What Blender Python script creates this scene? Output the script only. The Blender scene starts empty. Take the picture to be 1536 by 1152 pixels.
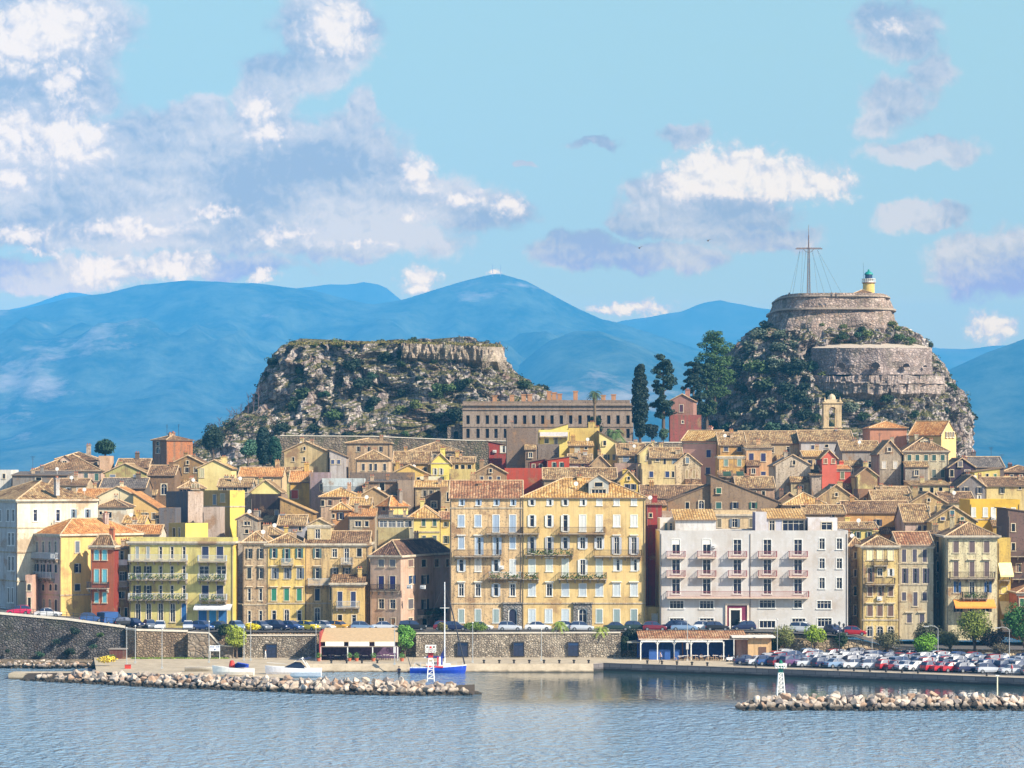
EXPOSURE = 0.9
SKYS = 0.1; HSAT = (0.10, 0.55, 1.02); WAVE = 0.5
HAZE = 0.85e-4; HAZEC = (0.11, 0.52, 0.94, 1); HAZETOP = 1230
import bpy, math, random
import numpy as np
from mathutils import Vector, Matrix, noise
R = math.radians
random.seed(7)
SC = bpy.context.scene
COL = SC.collection
F = 4425.0; CX = 768.0; HY = 710.0; CH = 31.0     # focal length in photo pixels, centre column, horizon row, eye height

def wx(px, Y): return (px - CX) / F * Y
def wz(py, Y): return CH + (HY - py) / F * Y
def at(px, py, Y): return Vector((wx(px, Y), Y, wz(py, Y)))
def yon(py, z=0.0): return (CH - z) * F / (py - HY)   # distance of a point of height z seen at row py

# ---------------------------------------------------------------- objects
def link(o, parent=None):
    COL.objects.link(o)
    if parent is not None: o.parent = parent
    return o
def tag(o, label=None, cat=None, group=None, kind=None):
    if label: o['label'] = label
    if cat: o['category'] = cat
    if group: o['group'] = group
    if kind: o['kind'] = kind
    return o
def empty(name, loc=(0, 0, 0), rz=0.0, label=None, cat=None, group=None):
    o = bpy.data.objects.new(name, None); o.empty_display_size = 0.5
    o.location = loc; o.rotation_euler = (0, 0, rz); link(o)
    return tag(o, label, cat, group)

class MB:
    def __init__(s): s.v = []; s.f = []; s.m = []; s.uv = []; s.has_uv = False
    def add(s, pts, mi=0, uv=None):
        n = len(s.v); s.v.extend([tuple(p) for p in pts]); s.f.append(tuple(range(n, n + len(pts)))); s.m.append(mi)
        if uv: s.has_uv = True; s.uv.append(uv)
        else: s.uv.append([(0, 0)] * len(pts))
        return s
    def box(s, x0, x1, y0, y1, z0, z1, mi=0):
        n = len(s.v)
        s.v += [(x0, y0, z0), (x1, y0, z0), (x1, y1, z0), (x0, y1, z0), (x0, y0, z1), (x1, y0, z1), (x1, y1, z1), (x0, y1, z1)]
        for q in ((0, 3, 2, 1), (4, 5, 6, 7), (0, 1, 5, 4), (1, 2, 6, 5), (2, 3, 7, 6), (3, 0, 4, 7)):
            s.f.append(tuple(n + i for i in q)); s.m.append(mi); s.uv.append([(0, 0)] * 4)
        return s
    def tube(s, p, q, r0, r1=None, n=6, mi=0, cap=True):
        p = Vector(p); q = Vector(q); r1 = r0 if r1 is None else r1
        d = (q - p)
        if d.length < 1e-6: return s
        d.normalize(); a = d.orthogonal().normalized(); b = d.cross(a); k = len(s.v)
        for c, r in ((p, r0), (q, r1)):
            for i in range(n):
                t = 2 * math.pi * i / n; s.v.append(tuple(c + (a * math.cos(t) + b * math.sin(t)) * r))
        for i in range(n):
            j = (i + 1) % n; s.f.append((k + i, k + j, k + n + j, k + n + i)); s.m.append(mi); s.uv.append([(0, 0)] * 4)
        if cap:
            s.f.append(tuple(k + i for i in reversed(range(n)))); s.m.append(mi); s.uv.append([(0, 0)] * n)
            s.f.append(tuple(k + n + i for i in range(n))); s.m.append(mi); s.uv.append([(0, 0)] * n)
        return s
    def path(s, pts, r, n=5, mi=0):
        for a, b in zip(pts[:-1], pts[1:]): s.tube(a, b, r, r, n, mi)
        return s
    def lathe(s, prof, c=(0, 0, 0), n=16, mi=0):
        k = len(s.v); c = Vector(c)
        for r, z in prof:
            for i in range(n):
                t = 2 * math.pi * i / n; s.v.append((c.x + r * math.cos(t), c.y + r * math.sin(t), c.z + z))
        for l in range(len(prof) - 1):
            for i in range(n):
                j = (i + 1) % n
                s.f.append((k + l * n + i, k + l * n + j, k + (l + 1) * n + j, k + (l + 1) * n + i)); s.m.append(mi); s.uv.append([(0, 0)] * 4)
        s.f.append(tuple(k + (len(prof) - 1) * n + i for i in range(n))); s.m.append(mi); s.uv.append([(0, 0)] * n)
        return s
    def mesh(s, name, mats, smooth=False):
        me = bpy.data.meshes.new(name); me.from_pydata(s.v, [], s.f)
        for m in (mats if isinstance(mats, (list, tuple)) else [mats]): me.materials.append(m)
        me.polygons.foreach_set('material_index', s.m)
        if s.has_uv:
            ul = me.uv_layers.new(name='UVMap'); flat = []
            for u in s.uv:
                for a in u: flat += [a[0], a[1]]
            ul.data.foreach_set('uv', flat)
        if smooth: me.polygons.foreach_set('use_smooth', [True] * len(me.polygons))
        me.update(); return me
    def build(s, name, mats, parent=None, smooth=False, loc=None):
        o = bpy.data.objects.new(name, s.mesh(name, mats, smooth)); link(o, parent)
        if loc is not None: o.location = loc
        return o

def place(name, me, parent=None, loc=(0, 0, 0), rz=0.0):
    o = bpy.data.objects.new(name, me); link(o, parent); o.location = loc; o.rotation_euler = (0, 0, rz); return o
def copy_tree(o, parent=None):
    c = o.copy(); COL.objects.link(c); c.parent = parent
    for ch in list(o.children): copy_tree(ch, c)
    return c

# ---------------------------------------------------------------- materials
def srgb(r, g, b):
    def l(c):
        c /= 255.0
        return c / 12.92 if c <= 0.04045 else ((c + 0.055) / 1.055) ** 2.4
    return (l(r), l(g), l(b), 1.0)
class NT:
    """small node-graph writer"""
    def __init__(s, nt): s.nt = nt; s.N = nt.nodes; s.L = nt.links
    def n(s, t, **k):
        x = s.N.new(t)
        for a, b in k.items(): setattr(x, a, b)
        return x
    def put(s, sock, v):
        if isinstance(v, bpy.types.NodeSocket): s.L.new(v, sock)
        elif v is not None: sock.default_value = v
    def math(s, op, a, b=None, c=None, clamp=False):
        x = s.n('ShaderNodeMath', operation=op, use_clamp=clamp); s.put(x.inputs[0], a)
        if b is not None: s.put(x.inputs[1], b)
        if c is not None: s.put(x.inputs[2], c)
        return x.outputs[0]
    def vmath(s, op, a, b=None, c=None):
        x = s.n('ShaderNodeVectorMath', operation=op); s.put(x.inputs[0], a)
        if b is not None: s.put(x.inputs[1], b)
        if c is not None: s.put(x.inputs[2], c)
        return x.outputs[1] if op in ('LENGTH', 'DOT_PRODUCT', 'DISTANCE') else x.outputs[0]
    def mix(s, f, a, b, bt='MIX'):
        x = s.n('ShaderNodeMix', data_type='RGBA', blend_type=bt); s.put(x.inputs[0], f); s.put(x.inputs[6], a); s.put(x.inputs[7], b); return x.outputs[2]
    def noise(s, vec, scale, detail=4, rough=0.55, dist=0.0):
        x = s.n('ShaderNodeTexNoise'); s.put(x.inputs['Vector'], vec); x.inputs['Scale'].default_value = scale
        x.inputs['Detail'].default_value = detail; x.inputs['Roughness'].default_value = rough; x.inputs['Distortion'].default_value = dist
        return x.outputs[0]
    def voro(s, vec, scale, feat='F1', out=0):
        x = s.n('ShaderNodeTexVoronoi', feature=feat); s.put(x.inputs['Vector'], vec); x.inputs['Scale'].default_value = scale; return x.outputs[out]
    def mapr(s, v, a, b, c=0.0, d=1.0, clamp=True, smooth=False):
        x = s.n('ShaderNodeMapRange', clamp=clamp)
        if smooth: x.interpolation_type = 'SMOOTHSTEP'
        s.put(x.inputs[0], v); x.inputs[1].default_value = a; x.inputs[2].default_value = b; x.inputs[3].default_value = c; x.inputs[4].default_value = d
        return x.outputs[0]
    def scale(s, vec, v):
        return s.vmath('MULTIPLY', vec, v)
def newmat(name):
    m = bpy.data.materials.new(name); m.use_nodes = True; g = NT(m.node_tree); b = g.N['Principled BSDF']
    return m, g, b
def lin(c): return tuple(c[:3]) + (1.0,)
def dim(c, k): return (c[0] * k, c[1] * k, c[2] * k, 1.0)
_mc = {}
def cached(fn):
    def w(*a):
        k = (fn.__name__,) + a
        if k not in _mc: _mc[k] = fn(*a)
        return _mc[k]
    return w
@cached
def plain(r, g_, b_, rough=0.6, metal=0.0, var=0.12):
    m, g, b = newmat('paint'); c = srgb(r, g_, b_); tc = g.n('ShaderNodeTexCoord').outputs['Object']
    n = g.noise(tc, 2.3, 3)
    g.put(b.inputs['Base Color'], g.mix(g.mapr(n, 0.3, 0.7), dim(c, 1 - var), dim(c, 1 + var)))
    b.inputs['Roughness'].default_value = rough; b.inputs['Metallic'].default_value = metal
    return m
K_ALB = 0.78
@cached
def plaster(r, g_, b_, dirt=0.4):
    """lime render: blotches, streaks running down, flaked patches and grime"""
    m, g, b = newmat('plaster'); c = srgb(r, g_, b_); lum = c[0] * .3 + c[1] * .6 + c[2] * .1; sat = (max(c[:3]) - min(c[:3])) / max(c[:3]); q = .04 + .09 * sat
    dirt = min(1.0, dirt * .9 + (.24 if dirt > .1 else .04))
    c = dim(tuple(x * (1 - q) + lum * q * t for x, t in zip(c[:3], (1.08, .97, .86))), K_ALB)
    geo = g.n('ShaderNodeNewGeometry').outputs['Position']
    big = g.noise(geo, 0.22, 5, 0.6); mid = g.noise(geo, 1.3, 5, 0.65)
    st = g.noise(g.scale(geo, (1.6, 1.6, 0.16)), 1.0, 5, 0.7)
    fine = g.noise(geo, 7.0, 3, 0.7)
    a = g.mix(g.mapr(big, 0.35, 0.68), c, dim((c[0], c[1] * 0.93, c[2] * 0.86), 0.84))
    a = g.mix(g.math('MULTIPLY', g.mapr(mid, 0.5, 0.75), 0.5), a, dim((c[0] * 1.04, c[1] * 1.06, c[2] * 1.15), 1.08))
    s1 = g.math('MULTIPLY', g.mapr(st, 0.47, 0.72), min(1.0, dirt * 1.3))
    a = g.mix(s1, a, srgb(112, 96, 80))
    p = g.math('MULTIPLY', g.mapr(g.math('ADD', big, g.math('MULTIPLY', fine, 0.3)), 0.74, 0.80), min(1.0, dirt * 1.6))
    a = g.mix(p, a, srgb(150, 118, 88))
    d2 = g.noise(geo, 3.1, 6, 0.75)
    a = g.mix(g.math('MULTIPLY', g.mapr(d2, 0.53, 0.63), min(.9, dirt * dirt * 1.1)), a, srgb(78, 68, 66))
    g.put(b.inputs['Base Color'], a); b.inputs['Roughness'].default_value = 0.88; b.inputs['Specular IOR Level'].default_value = 0.2
    bp = g.n('ShaderNodeBump'); bp.inputs['Strength'].default_value = 0.3; bp.inputs['Distance'].default_value = 0.05
    g.put(bp.inputs['Height'], g.math('ADD', fine, mid)); g.L.new(bp.outputs[0], b.inputs['Normal'])
    return m
@cached
def tiles(kind):
    """pantile roof: UV in metres, u along the eave, v down the slope"""
    pal = {'old': ((176, 146, 104), (126, 96, 72), (78, 66, 58), (206, 182, 140)),
           'orange': ((204, 148, 92), (178, 118, 72), (130, 88, 60), (222, 182, 128)),
           'dark': ((112, 84, 74), (84, 66, 62), (54, 46, 46), (150, 120, 100)),
           'red': ((166, 118, 86), (140, 96, 72), (90, 66, 56), (206, 174, 138)),
           'yellow': ((202, 166, 104), (172, 130, 78), (120, 90, 60), (222, 196, 146)),
           'brown': ((146, 114, 86), (110, 84, 66), (64, 54, 50), (184, 156, 122)),
           'grey': ((120, 112, 108), (98, 92, 92), (70, 66, 68), (150, 144, 136))}[kind]
    m, g, b = newmat('roof_tiles'); c0, c1, c2, c3 = [dim((srgb(*c)[0] * 1.06, srgb(*c)[1] * 1.0, srgb(*c)[2] * .9), 0.94) for c in pal]
    tc = g.n('ShaderNodeTexCoord').outputs['UV']; geo = g.n('ShaderNodeNewGeometry').outputs['Position']
    sp = g.n('ShaderNodeSeparateXYZ'); g.L.new(tc, sp.inputs[0])
    wob = g.math('MULTIPLY', g.noise(geo, 0.7, 2), 0.5)
    per = 0.46 if kind in ('yellow', 'red') else 0.36
    u = g.math('DIVIDE', g.math('ADD', sp.outputs[0], wob), per)
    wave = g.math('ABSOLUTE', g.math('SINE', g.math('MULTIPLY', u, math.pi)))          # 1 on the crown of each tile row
    v = g.math('FRACT', g.math('DIVIDE', g.math('ADD', sp.outputs[1], g.math('MULTIPLY', g.math('FLOOR', u), 0.17)), 0.42))
    h = g.math('ADD', wave, g.math('MULTIPLY', v, 0.25))
    vo = g.voro(g.scale(tc, (1 / per, 1 / 0.5, 1.0)), 1.0, 'F1', 1)
    sv = g.n('ShaderNodeSeparateColor'); g.L.new(vo, sv.inputs[0])
    a = g.mix(g.mapr(sv.outputs[0], 0.1, 0.75), c0, c1)
    a = g.mix(g.mapr(sv.outputs[1], 0.72, 0.9, 0, 0.8), a, c3)
    a = g.mix(g.math('MULTIPLY', g.mapr(g.noise(geo, 0.9, 6, 0.78), 0.46, 0.62), 0.92), a, c2)
    a = g.mix(g.mapr(g.noise(geo, 0.25, 4), 0.45, 0.7, 0, 0.45), a, c3)
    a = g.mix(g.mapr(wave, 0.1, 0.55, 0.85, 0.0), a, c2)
    g.put(b.inputs['Base Color'], a); b.inputs['Roughness'].default_value = 0.9; b.inputs['Specular IOR Level'].default_value = 0.15
    bp = g.n('ShaderNodeBump'); bp.inputs['Strength'].default_value = 0.7; bp.inputs['Distance'].default_value = 0.09
    g.put(bp.inputs['Height'], h); g.L.new(bp.outputs[0], b.inputs['Normal'])
    return m
@cached
def masonry(r, g_, b_, sc, contrast=0.6, moss=0.0):
    """rubble stone wall"""
    m, g, b = newmat('rubble_masonry'); c = dim(srgb(r, g_, b_), 0.9)
    geo = g.n('ShaderNodeNewGeometry').outputs['Position']
    wv = g.vmath('ADD', g.scale(geo, (1, 1, 1.35)), g.scale(g.n('ShaderNodeTexNoise').outputs[1], (0, 0, 0)))
    cell = g.voro(wv, 1.0 / sc, 'F1', 1); sv = g.n('ShaderNodeSeparateColor'); g.L.new(cell, sv.inputs[0])
    edge = g.voro(wv, 1.0 / sc, 'DISTANCE_TO_EDGE', 0)
    a = g.mix(sv.outputs[0], dim(c, 1 - contrast * 0.55), dim(c, 1 + contrast * 0.45))
    a = g.mix(g.mapr(sv.outputs[1], 0.75, 1.0, 0, 0.5), a, dim((c[0] * 1.1, c[1] * 0.86, c[2] * 0.66), 0.8))
    a = g.mix(g.math('MULTIPLY', g.mapr(edge, 0.02, 0.12, 1, 0), contrast), a, dim(c, 0.32))
    a = g.mix(g.mapr(g.noise(geo, 0.35, 6, 0.7), 0.45, 0.7, 0, 0.6), a, dim((c[0] * 0.85, c[1] * 0.8, c[2] * 0.85), 0.5))
    a = g.mix(g.mapr(g.noise(g.scale(geo, (1, 1, .18)), .45, 6, .75), .46, .64, 0, contrast * .8), a, dim((c[0] * .9, c[1] * .82, c[2] * .84), .38)); a = g.mix(g.mapr(g.noise(geo, .16, 6, .7), .55, .66, 0, .5), a, dim(c, 1.35))
    if moss > 0:
        a = g.mix(g.math('MULTIPLY', g.mapr(g.noise(geo, 0.2, 6, 0.75), 0.5, 0.62), moss), a, srgb(62, 70, 44))
    g.put(b.inputs['Base Color'], a); b.inputs['Roughness'].default_value = 0.93; b.inputs['Specular IOR Level'].default_value = 0.15
    bp = g.n('ShaderNodeBump'); bp.inputs['Strength'].default_value = 0.8; bp.inputs['Distance'].default_value = 0.15
    g.put(bp.inputs['Height'], g.math('ADD', g.mapr(edge, 0, 0.25), g.math('MULTIPLY', g.noise(geo, 3, 4), 0.6))); g.L.new(bp.outputs[0], b.inputs['Normal'])
    return m
@cached
def glass(tint=0):
    m, g, b = newmat('window_glass')
    c = {0: (22, 32, 62), 1: (16, 20, 34), 2: (40, 62, 100)}[tint]
    geo = g.n('ShaderNodeNewGeometry').outputs['Position']
    oi = g.n('ShaderNodeObjectInfo').outputs['Random']
    g.put(b.inputs['Base Color'], g.mix(g.mapr(oi, 0, 1), srgb(*c), dim(srgb(*c), 0.45)))
    b.inputs['Roughness'].default_value = 0.18; b.inputs['IOR'].default_value = 1.5
    return m
@cached
def shutter_mat(r, g_, b_):
    m, g, b = newmat('louvred_shutter'); c = srgb(r, g_, b_)
    tc = g.n('ShaderNodeTexCoord').outputs['Object']; sp = g.n('ShaderNodeSeparateXYZ'); g.L.new(tc, sp.inputs[0])
    w = g.math('FRACT', g.math('MULTIPLY', sp.outputs[2], 9.0))
    a = g.mix(g.mapr(w, 0.5, 0.9, 0, 0.35), c, dim(c, 0.45))
    oi = g.n('ShaderNodeObjectInfo').outputs['Random']
    a = g.mix(g.mapr(oi, 0, 1, 0, 0.3), a, dim(c, 0.6))
    a = g.mix(g.mapr(g.noise(tc, 2.5, 4), 0.5, 0.7, 0, 0.4), a, dim((c[0] * 1.1, c[1], c[2] * 0.9), 1.15))
    g.put(b.inputs['Base Color'], a); b.inputs['Roughness'].default_value = 0.65
    bp = g.n('ShaderNodeBump'); bp.inputs['Strength'].default_value = 0.5; bp.inputs['Distance'].default_value = 0.02
    g.put(bp.inputs['Height'], w); g.L.new(bp.outputs[0], b.inputs['Normal'])
    return m
@cached
def leaf(r, g_, b_, var=0.5):
    m, g, b = newmat('foliage'); c = srgb(r, g_, b_)
    geo = g.n('ShaderNodeNewGeometry'); P = geo.outputs['Position']
    n = g.noise(P, 1.1, 4, 0.7); n2 = g.noise(P, 6.0, 2)
    a = g.mix(g.mapr(n, 0.35, 0.65), dim(c, 1 - var), dim((c[0] * 1.15, c[1] * 1.1, c[2]), 1 + var * 0.6))
    a = g.mix(g.mapr(n2, 0.45, 0.75, 0, 0.5), a, dim((c[0] * 1.35, c[1] * 1.2, c[2] * 0.8), 1.25))
    g.put(b.inputs['Base Color'], a); b.inputs['Roughness'].default_value = 0.7; b.inputs['Specular IOR Level'].default_value = 0.25
    return m
BARK = plain(92, 76, 62, 0.9)
WHITE = plain(226, 224, 216, 0.6)
IRON = plain(62, 62, 66, 0.6, 0.3)
LIGHTIRON = plain(186, 190, 192, 0.5)
# ---------------------------------------------------------------- camera, light, world
cam_d = bpy.data.cameras.new('camera'); cam = bpy.data.objects.new('camera', cam_d); COL.objects.link(cam)
cam.location = (0, 0, CH); cam.rotation_euler = (R(90), 0, 0)
cam_d.sensor_width = 36; cam_d.lens = F / 1536 * 36; cam_d.shift_y = (HY - 576) / 1536.0
cam_d.clip_start = 1.0; cam_d.clip_end = 90000
SC.camera = cam
SUN_AZ, SUN_EL = R(124), R(36)       # azimuth from +Y towards +X
sd = Vector((math.sin(SUN_AZ) * math.cos(SUN_EL), math.cos(SUN_AZ) * math.cos(SUN_EL), math.sin(SUN_EL)))
sun_d = bpy.data.lights.new('sun', 'SUN'); sun = bpy.data.objects.new('sun', sun_d); COL.objects.link(sun)
sun_d.energy = 5.0; sun_d.angle = R(0.6); sun_d.color = (1.0, 0.91, 0.76)
sun.rotation_euler = sd.to_track_quat('Z', 'Y').to_euler(); sun.location = (200, 0, 400)
SC.view_settings.view_transform = 'Standard'; SC.view_settings.look = 'None'; SC.view_settings.exposure = EXPOSURE; SC.view_settings.gamma = 1.0
w = bpy.data.worlds.new('World'); SC.world = w; w.use_nodes = True
g = NT(w.node_tree); bg = g.N['Background']
sky = g.n('ShaderNodeTexSky'); sky.sky_type = 'NISHITA'; sky.sun_disc = False; sky.sun_elevation = SUN_EL; sky.sun_rotation = SUN_AZ
sky.air_density = 1.0; sky.dust_density = 0.6; sky.ozone_density = 1.6
D = g.n('ShaderNodeTexCoord').outputs['Generated']
sp = g.n('ShaderNodeSeparateXYZ'); g.L.new(D, sp.inputs[0])
yy = g.math('MAXIMUM', sp.outputs[1], 0.05)
cb = g.n('ShaderNodeCombineXYZ')                       # direction written as slopes right/up, in hundredths
g.put(cb.inputs[0], g.math('MULTIPLY', g.math('DIVIDE', sp.outputs[0], yy), 100.0))
g.put(cb.inputs[1], g.math('MULTIPLY', g.math('DIVIDE', sp.outputs[2], yy), 100.0))
P0 = cb.outputs[0]
def S(px, py): return ((px - CX) / F * 100, (HY - py) / F * 100, 0)
w1 = g.n('ShaderNodeTexNoise'); g.L.new(P0, w1.inputs['Vector']); w1.inputs['Scale'].default_value = 0.6; w1.inputs['Detail'].default_value = 9; w1.inputs['Roughness'].default_value = 0.56
warp = g.vmath('SUBTRACT', w1.outputs[1], (0.5, 0.5, 0.5))
Pw = g.vmath('ADD', P0, g.scale(warp, (2.0, 1.35, 0)))
w2 = g.n('ShaderNodeTexNoise'); g.L.new(P0, w2.inputs['Vector']); w2.inputs['Scale'].default_value = 1.5; w2.inputs['Detail'].default_value = 6; w2.inputs['Roughness'].default_value = 0.62
Pf = g.vmath('ADD', P0, g.scale(g.vmath('SUBTRACT', w2.outputs[1], (0.5, 0.5, 0.5)), (1.25, 0.95, 0)))
def field(P, blobs):
    """nearest-puff field and the height inside that puff"""
    acc = None
    for (px, py, rx, ry, k) in blobs:
        c = S(px, py); q = g.vmath('MULTIPLY', g.vmath('SUBTRACT', P, c), (F / 100 / rx, F / 100 / ry, 0))
        v = g.math('SUBTRACT', k, g.vmath('LENGTH', q))
        acc = v if acc is None else g.math('SMOOTH_MAX', acc, v, 0.25)
    return acc
GREY = [(50, 130, 130, 110, 1.0), (60, 40, 150, 90, 1.0), (60, 270, 210, 60, 1.0), (250, 240, 140, 80, 1.0), (400, 270, 200, 80, 1.05), (400, 180, 62, 80, 1.0), (300, 180, 60, 40, .9),
        (520, 240, 100, 70, 1.0), (580, 300, 170, 50, 1.0), (700, 315, 110, 38, 0.95), (440, 110, 90, 40, 0.9), (490, 45, 85, 70, 1.0), (545, 165, 40, 50, .75),
        (150, 345, 240, 34, 1.0), (480, 360, 240, 30, 0.95), (250, 398, 270, 24, 0.8), (60, 415, 150, 34, .9), (300, 335, 260, 44, 1.0), (880, 215, 60, 14, .7), (1030, 205, 55, 22, .8), (795, 248, 22, 9, .8),
        (1060, 320, 140, 42, 1.0), (980, 290, 50, 35, .9), (860, 375, 80, 28, .95), (990, 385, 110, 28, .95), (1150, 360, 120, 30, .75), (940, 340, 50, 24, .7),
        (1385, 322, 80, 26, .95), (1480, 395, 105, 52, 1.0), (1340, 150, 85, 55, .7), (1345, 45, 80, 60, .8), (1390, 225, 120, 26, .75), (1310, 180, 50, 40, .7), (1400, 110, 60, 60, .6)]
BRIGHT = [(80, 35, 95, 62, 1.0), (20, 60, 100, 70, .9), (95, 120, 50, 45, .8), (105, 210, 72, 58, .95), (20, 200, 66, 65, .85), (20, 270, 60, 34, .75), (385, 165, 40, 40, .8), (400, 200, 60, 26, .75),
          (505, 40, 62, 60, .95), (628, 262, 34, 34, .95), (690, 300, 55, 24, .75), (765, 308, 40, 26, .8), (30, 352, 70, 22, .8), (190, 345, 120, 24, .8), (320, 318, 80, 18, .7), 
          (430, 352, 90, 18, .75), (150, 405, 66, 28, 1.0), (260, 400, 80, 24, .95), (395, 413, 28, 12, 1.0), (632, 420, 34, 26, 1.0), (745, 410, 20, 8, .8),
          (1030, 272, 56, 38, 1.0), (1095, 262, 92, 46, 1.05), (1170, 270, 80, 42, 1.0), (1240, 278, 55, 30, 1.0), (1060, 238, 40, 24, 1.0), (1120, 238, 40, 22, 1.0),
          (950, 463, 64, 13, 1.0), (905, 466, 30, 10, .9), (1487, 492, 42, 28, 1.0), (1340, 40, 50, 40, .5), (60, 378, 80, 12, .5), (540, 365, 130, 12, .5), (620, 325, 50, 18, .5)]
def ab(P, sc, off=0.0): return g.math('ABSOLUTE', g.math('SUBTRACT', g.math('MULTIPLY', g.noise(P if not off else g.vmath('ADD', P, (off, off, 0)), sc, 1, .5), 2.0), 1.0))
def billow(P): return g.math('ADD', g.math('ADD', g.math('MULTIPLY', ab(P, 1.0), 0.9), g.math('MULTIPLY', ab(P, 2.3, 3.7), 0.55)), g.math('ADD', g.math('MULTIPLY', ab(P, 5.1, 9.1), 0.30), g.math('MULTIPLY', ab(P, 11., 5.3), 0.15)))
Pw2 = g.vmath('ADD', P0, g.scale(warp, (.9, .7, 0)))
c0 = billow(Pw2); c1 = billow(g.vmath('ADD', Pw2, (0.16, 0.22, 0)))
bump = g.math('SUBTRACT', c0, 0.42)
fg = g.math('ADD', field(Pw, GREY), g.math('MULTIPLY', bump, 0.16)); fb = g.math('ADD', field(Pf, BRIGHT), g.math('MULTIPLY', bump, 0.42))
mg = g.mapr(fg, -0.16, 0.20, 0, 1, True, True); mb = g.mapr(fb, -0.22, 0.50, 0, 1, True, True)
rel = g.math('MULTIPLY', g.math('SUBTRACT', c0, c1), 0.8)
lowhigh = g.mapr(sp.outputs[2], 0.05, 0.16)
HZ = (0.36, 0.64, 0.86, 1); TOP = (0.37, 0.66, 0.80, 1)
K = 1.0
base = g.mix(g.mapr(sp.outputs[2], 0.0, 0.14), HZ, TOP)
nish = sky.outputs[0]
gc = g.mix(g.mapr(g.math('ADD', g.math('MULTIPLY', rel, 0.22), g.noise(g.scale(P0, (.45, 1.0, 1)), 0.42, 4, .45)), 0.34, 0.64), (0.31, 0.49, 0.70, 1), (0.63, 0.71, 0.81, 1))
bc = g.mix(g.mapr(g.math('ADD', g.math('ADD', g.math('MULTIPLY', rel, 0.9), g.math('MULTIPLY', fb, 1.0)), 0.02), 0.0, 0.70), (0.56, 0.66, 0.80, 1), (0.90, 0.89, 0.88, 1))
col = g.mix(g.math('MULTIPLY', mg, 0.92), base, gc); col = g.mix(g.math('MULTIPLY', mb, 0.94), col, bc)
# the clouds and the band of sky above the mountains fade into the plain physical sky higher up and all round
near = g.math('MULTIPLY', g.mapr(sp.outputs[1], 0.86, 0.94), g.mapr(sp.outputs[2], 0.20, 0.32, 1, 0))
# beyond the hazy air the sky is brighter than it looks from here: allow for what the air takes and gives
T = g.math('EXPONENT', g.math('DIVIDE', -HAZE * HAZETOP, g.math('MAXIMUM', sp.outputs[2], 0.058)))
cbt = g.n('ShaderNodeCombineXYZ')
for i in range(3): g.put(cbt.inputs[i], g.math('SUBTRACT', 1.0, T))
gl = g.vmath('MULTIPLY', cbt.outputs[0], HSAT)
cbi = g.n('ShaderNodeCombineXYZ')
for i in range(3): g.put(cbi.inputs[i], g.math('DIVIDE', 1.0 / (2 ** EXPOSURE * SKYS), T))
comp = g.vmath('MAXIMUM', g.vmath('MULTIPLY', g.vmath('SUBTRACT', col, gl), cbi.outputs[0]), (0, 0, 0))
g.put(bg.inputs[0], nish); bg2 = g.n('ShaderNodeBackground'); g.put(bg2.inputs[0], comp); bg2.inputs[1].default_value = SKYS
mxs = g.n('ShaderNodeMixShader'); g.put(mxs.inputs[0], near); g.L.new(bg.outputs[0], mxs.inputs[1]); g.L.new(bg2.outputs[0], mxs.inputs[2]); g.L.new(mxs.outputs[0], g.N['World Output'].inputs[0])
for nd in g.N:
    if nd.bl_idname == 'ShaderNodeTexNoise': nd.noise_dimensions = '2D'
    if nd.bl_idname == 'ShaderNodeTexVoronoi': nd.voronoi_dimensions = '2D'
bg.inputs[1].default_value = SKYS
w.cycles.sampling_method = 'MANUAL'; w.cycles.sample_map_resolution = 1024

# ---------------------------------------------------------------- water
m, g, b = newmat('sea_water')
geo = g.n('ShaderNodeNewGeometry').outputs['Position']; sp = g.n('ShaderNodeSeparateXYZ'); g.L.new(geo, sp.inputs[0])
X, Y = sp.outputs[0], sp.outputs[1]
h1 = g.noise(g.scale(geo, (.60, .34, 1)), 1.0, 3, 0.55, 0.8); h2 = g.noise(g.scale(geo, (1.7, 1.1, 1)), 1.0, 2, 0.5, 0.3); h3 = g.noise(g.scale(geo, (0.03, 0.012, 1)), 1.0, 3)
h = g.math('ADD', g.math('MULTIPLY', h1, 2.2), g.math('MULTIPLY', h2, 0.45))
calm = g.math('MULTIPLY', g.mapr(Y, 384, 408, 0, 1, True, True), g.mapr(X, -14, 2, 0, 1, True, True))     # the basin behind the moles lies calmer
patch = g.mapr(h3, 0.35, 0.65)
stn = g.math('MULTIPLY', g.math('SUBTRACT', 1.0, g.math('MULTIPLY', calm, 0.95)), g.math('ADD', 0.62, g.math('MULTIPLY', patch, 0.5)))
bp = g.n('ShaderNodeBump'); bp.inputs['Distance'].default_value = 1.0; g.put(bp.inputs['Strength'], stn); g.put(bp.inputs['Height'], g.math('MULTIPLY', h, WAVE))
g.L.new(bp.outputs[0], b.inputs['Normal'])
g.put(b.inputs['Base Color'], g.mix(calm, srgb(122, 150, 170), srgb(42, 64, 66)))  # open water lightened to carry the sky's reflection in its colour
b.inputs['Roughness'].default_value = 0.07; b.inputs['IOR'].default_value = 1.333
WATER = m
mb_ = MB(); W = 60000
mb_.add([(-W, -300, 0), (W, -300, 0), (W, 80000, 0), (-W, 80000, 0)])
tag(mb_.build('water', WATER), kind='structure')

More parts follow.
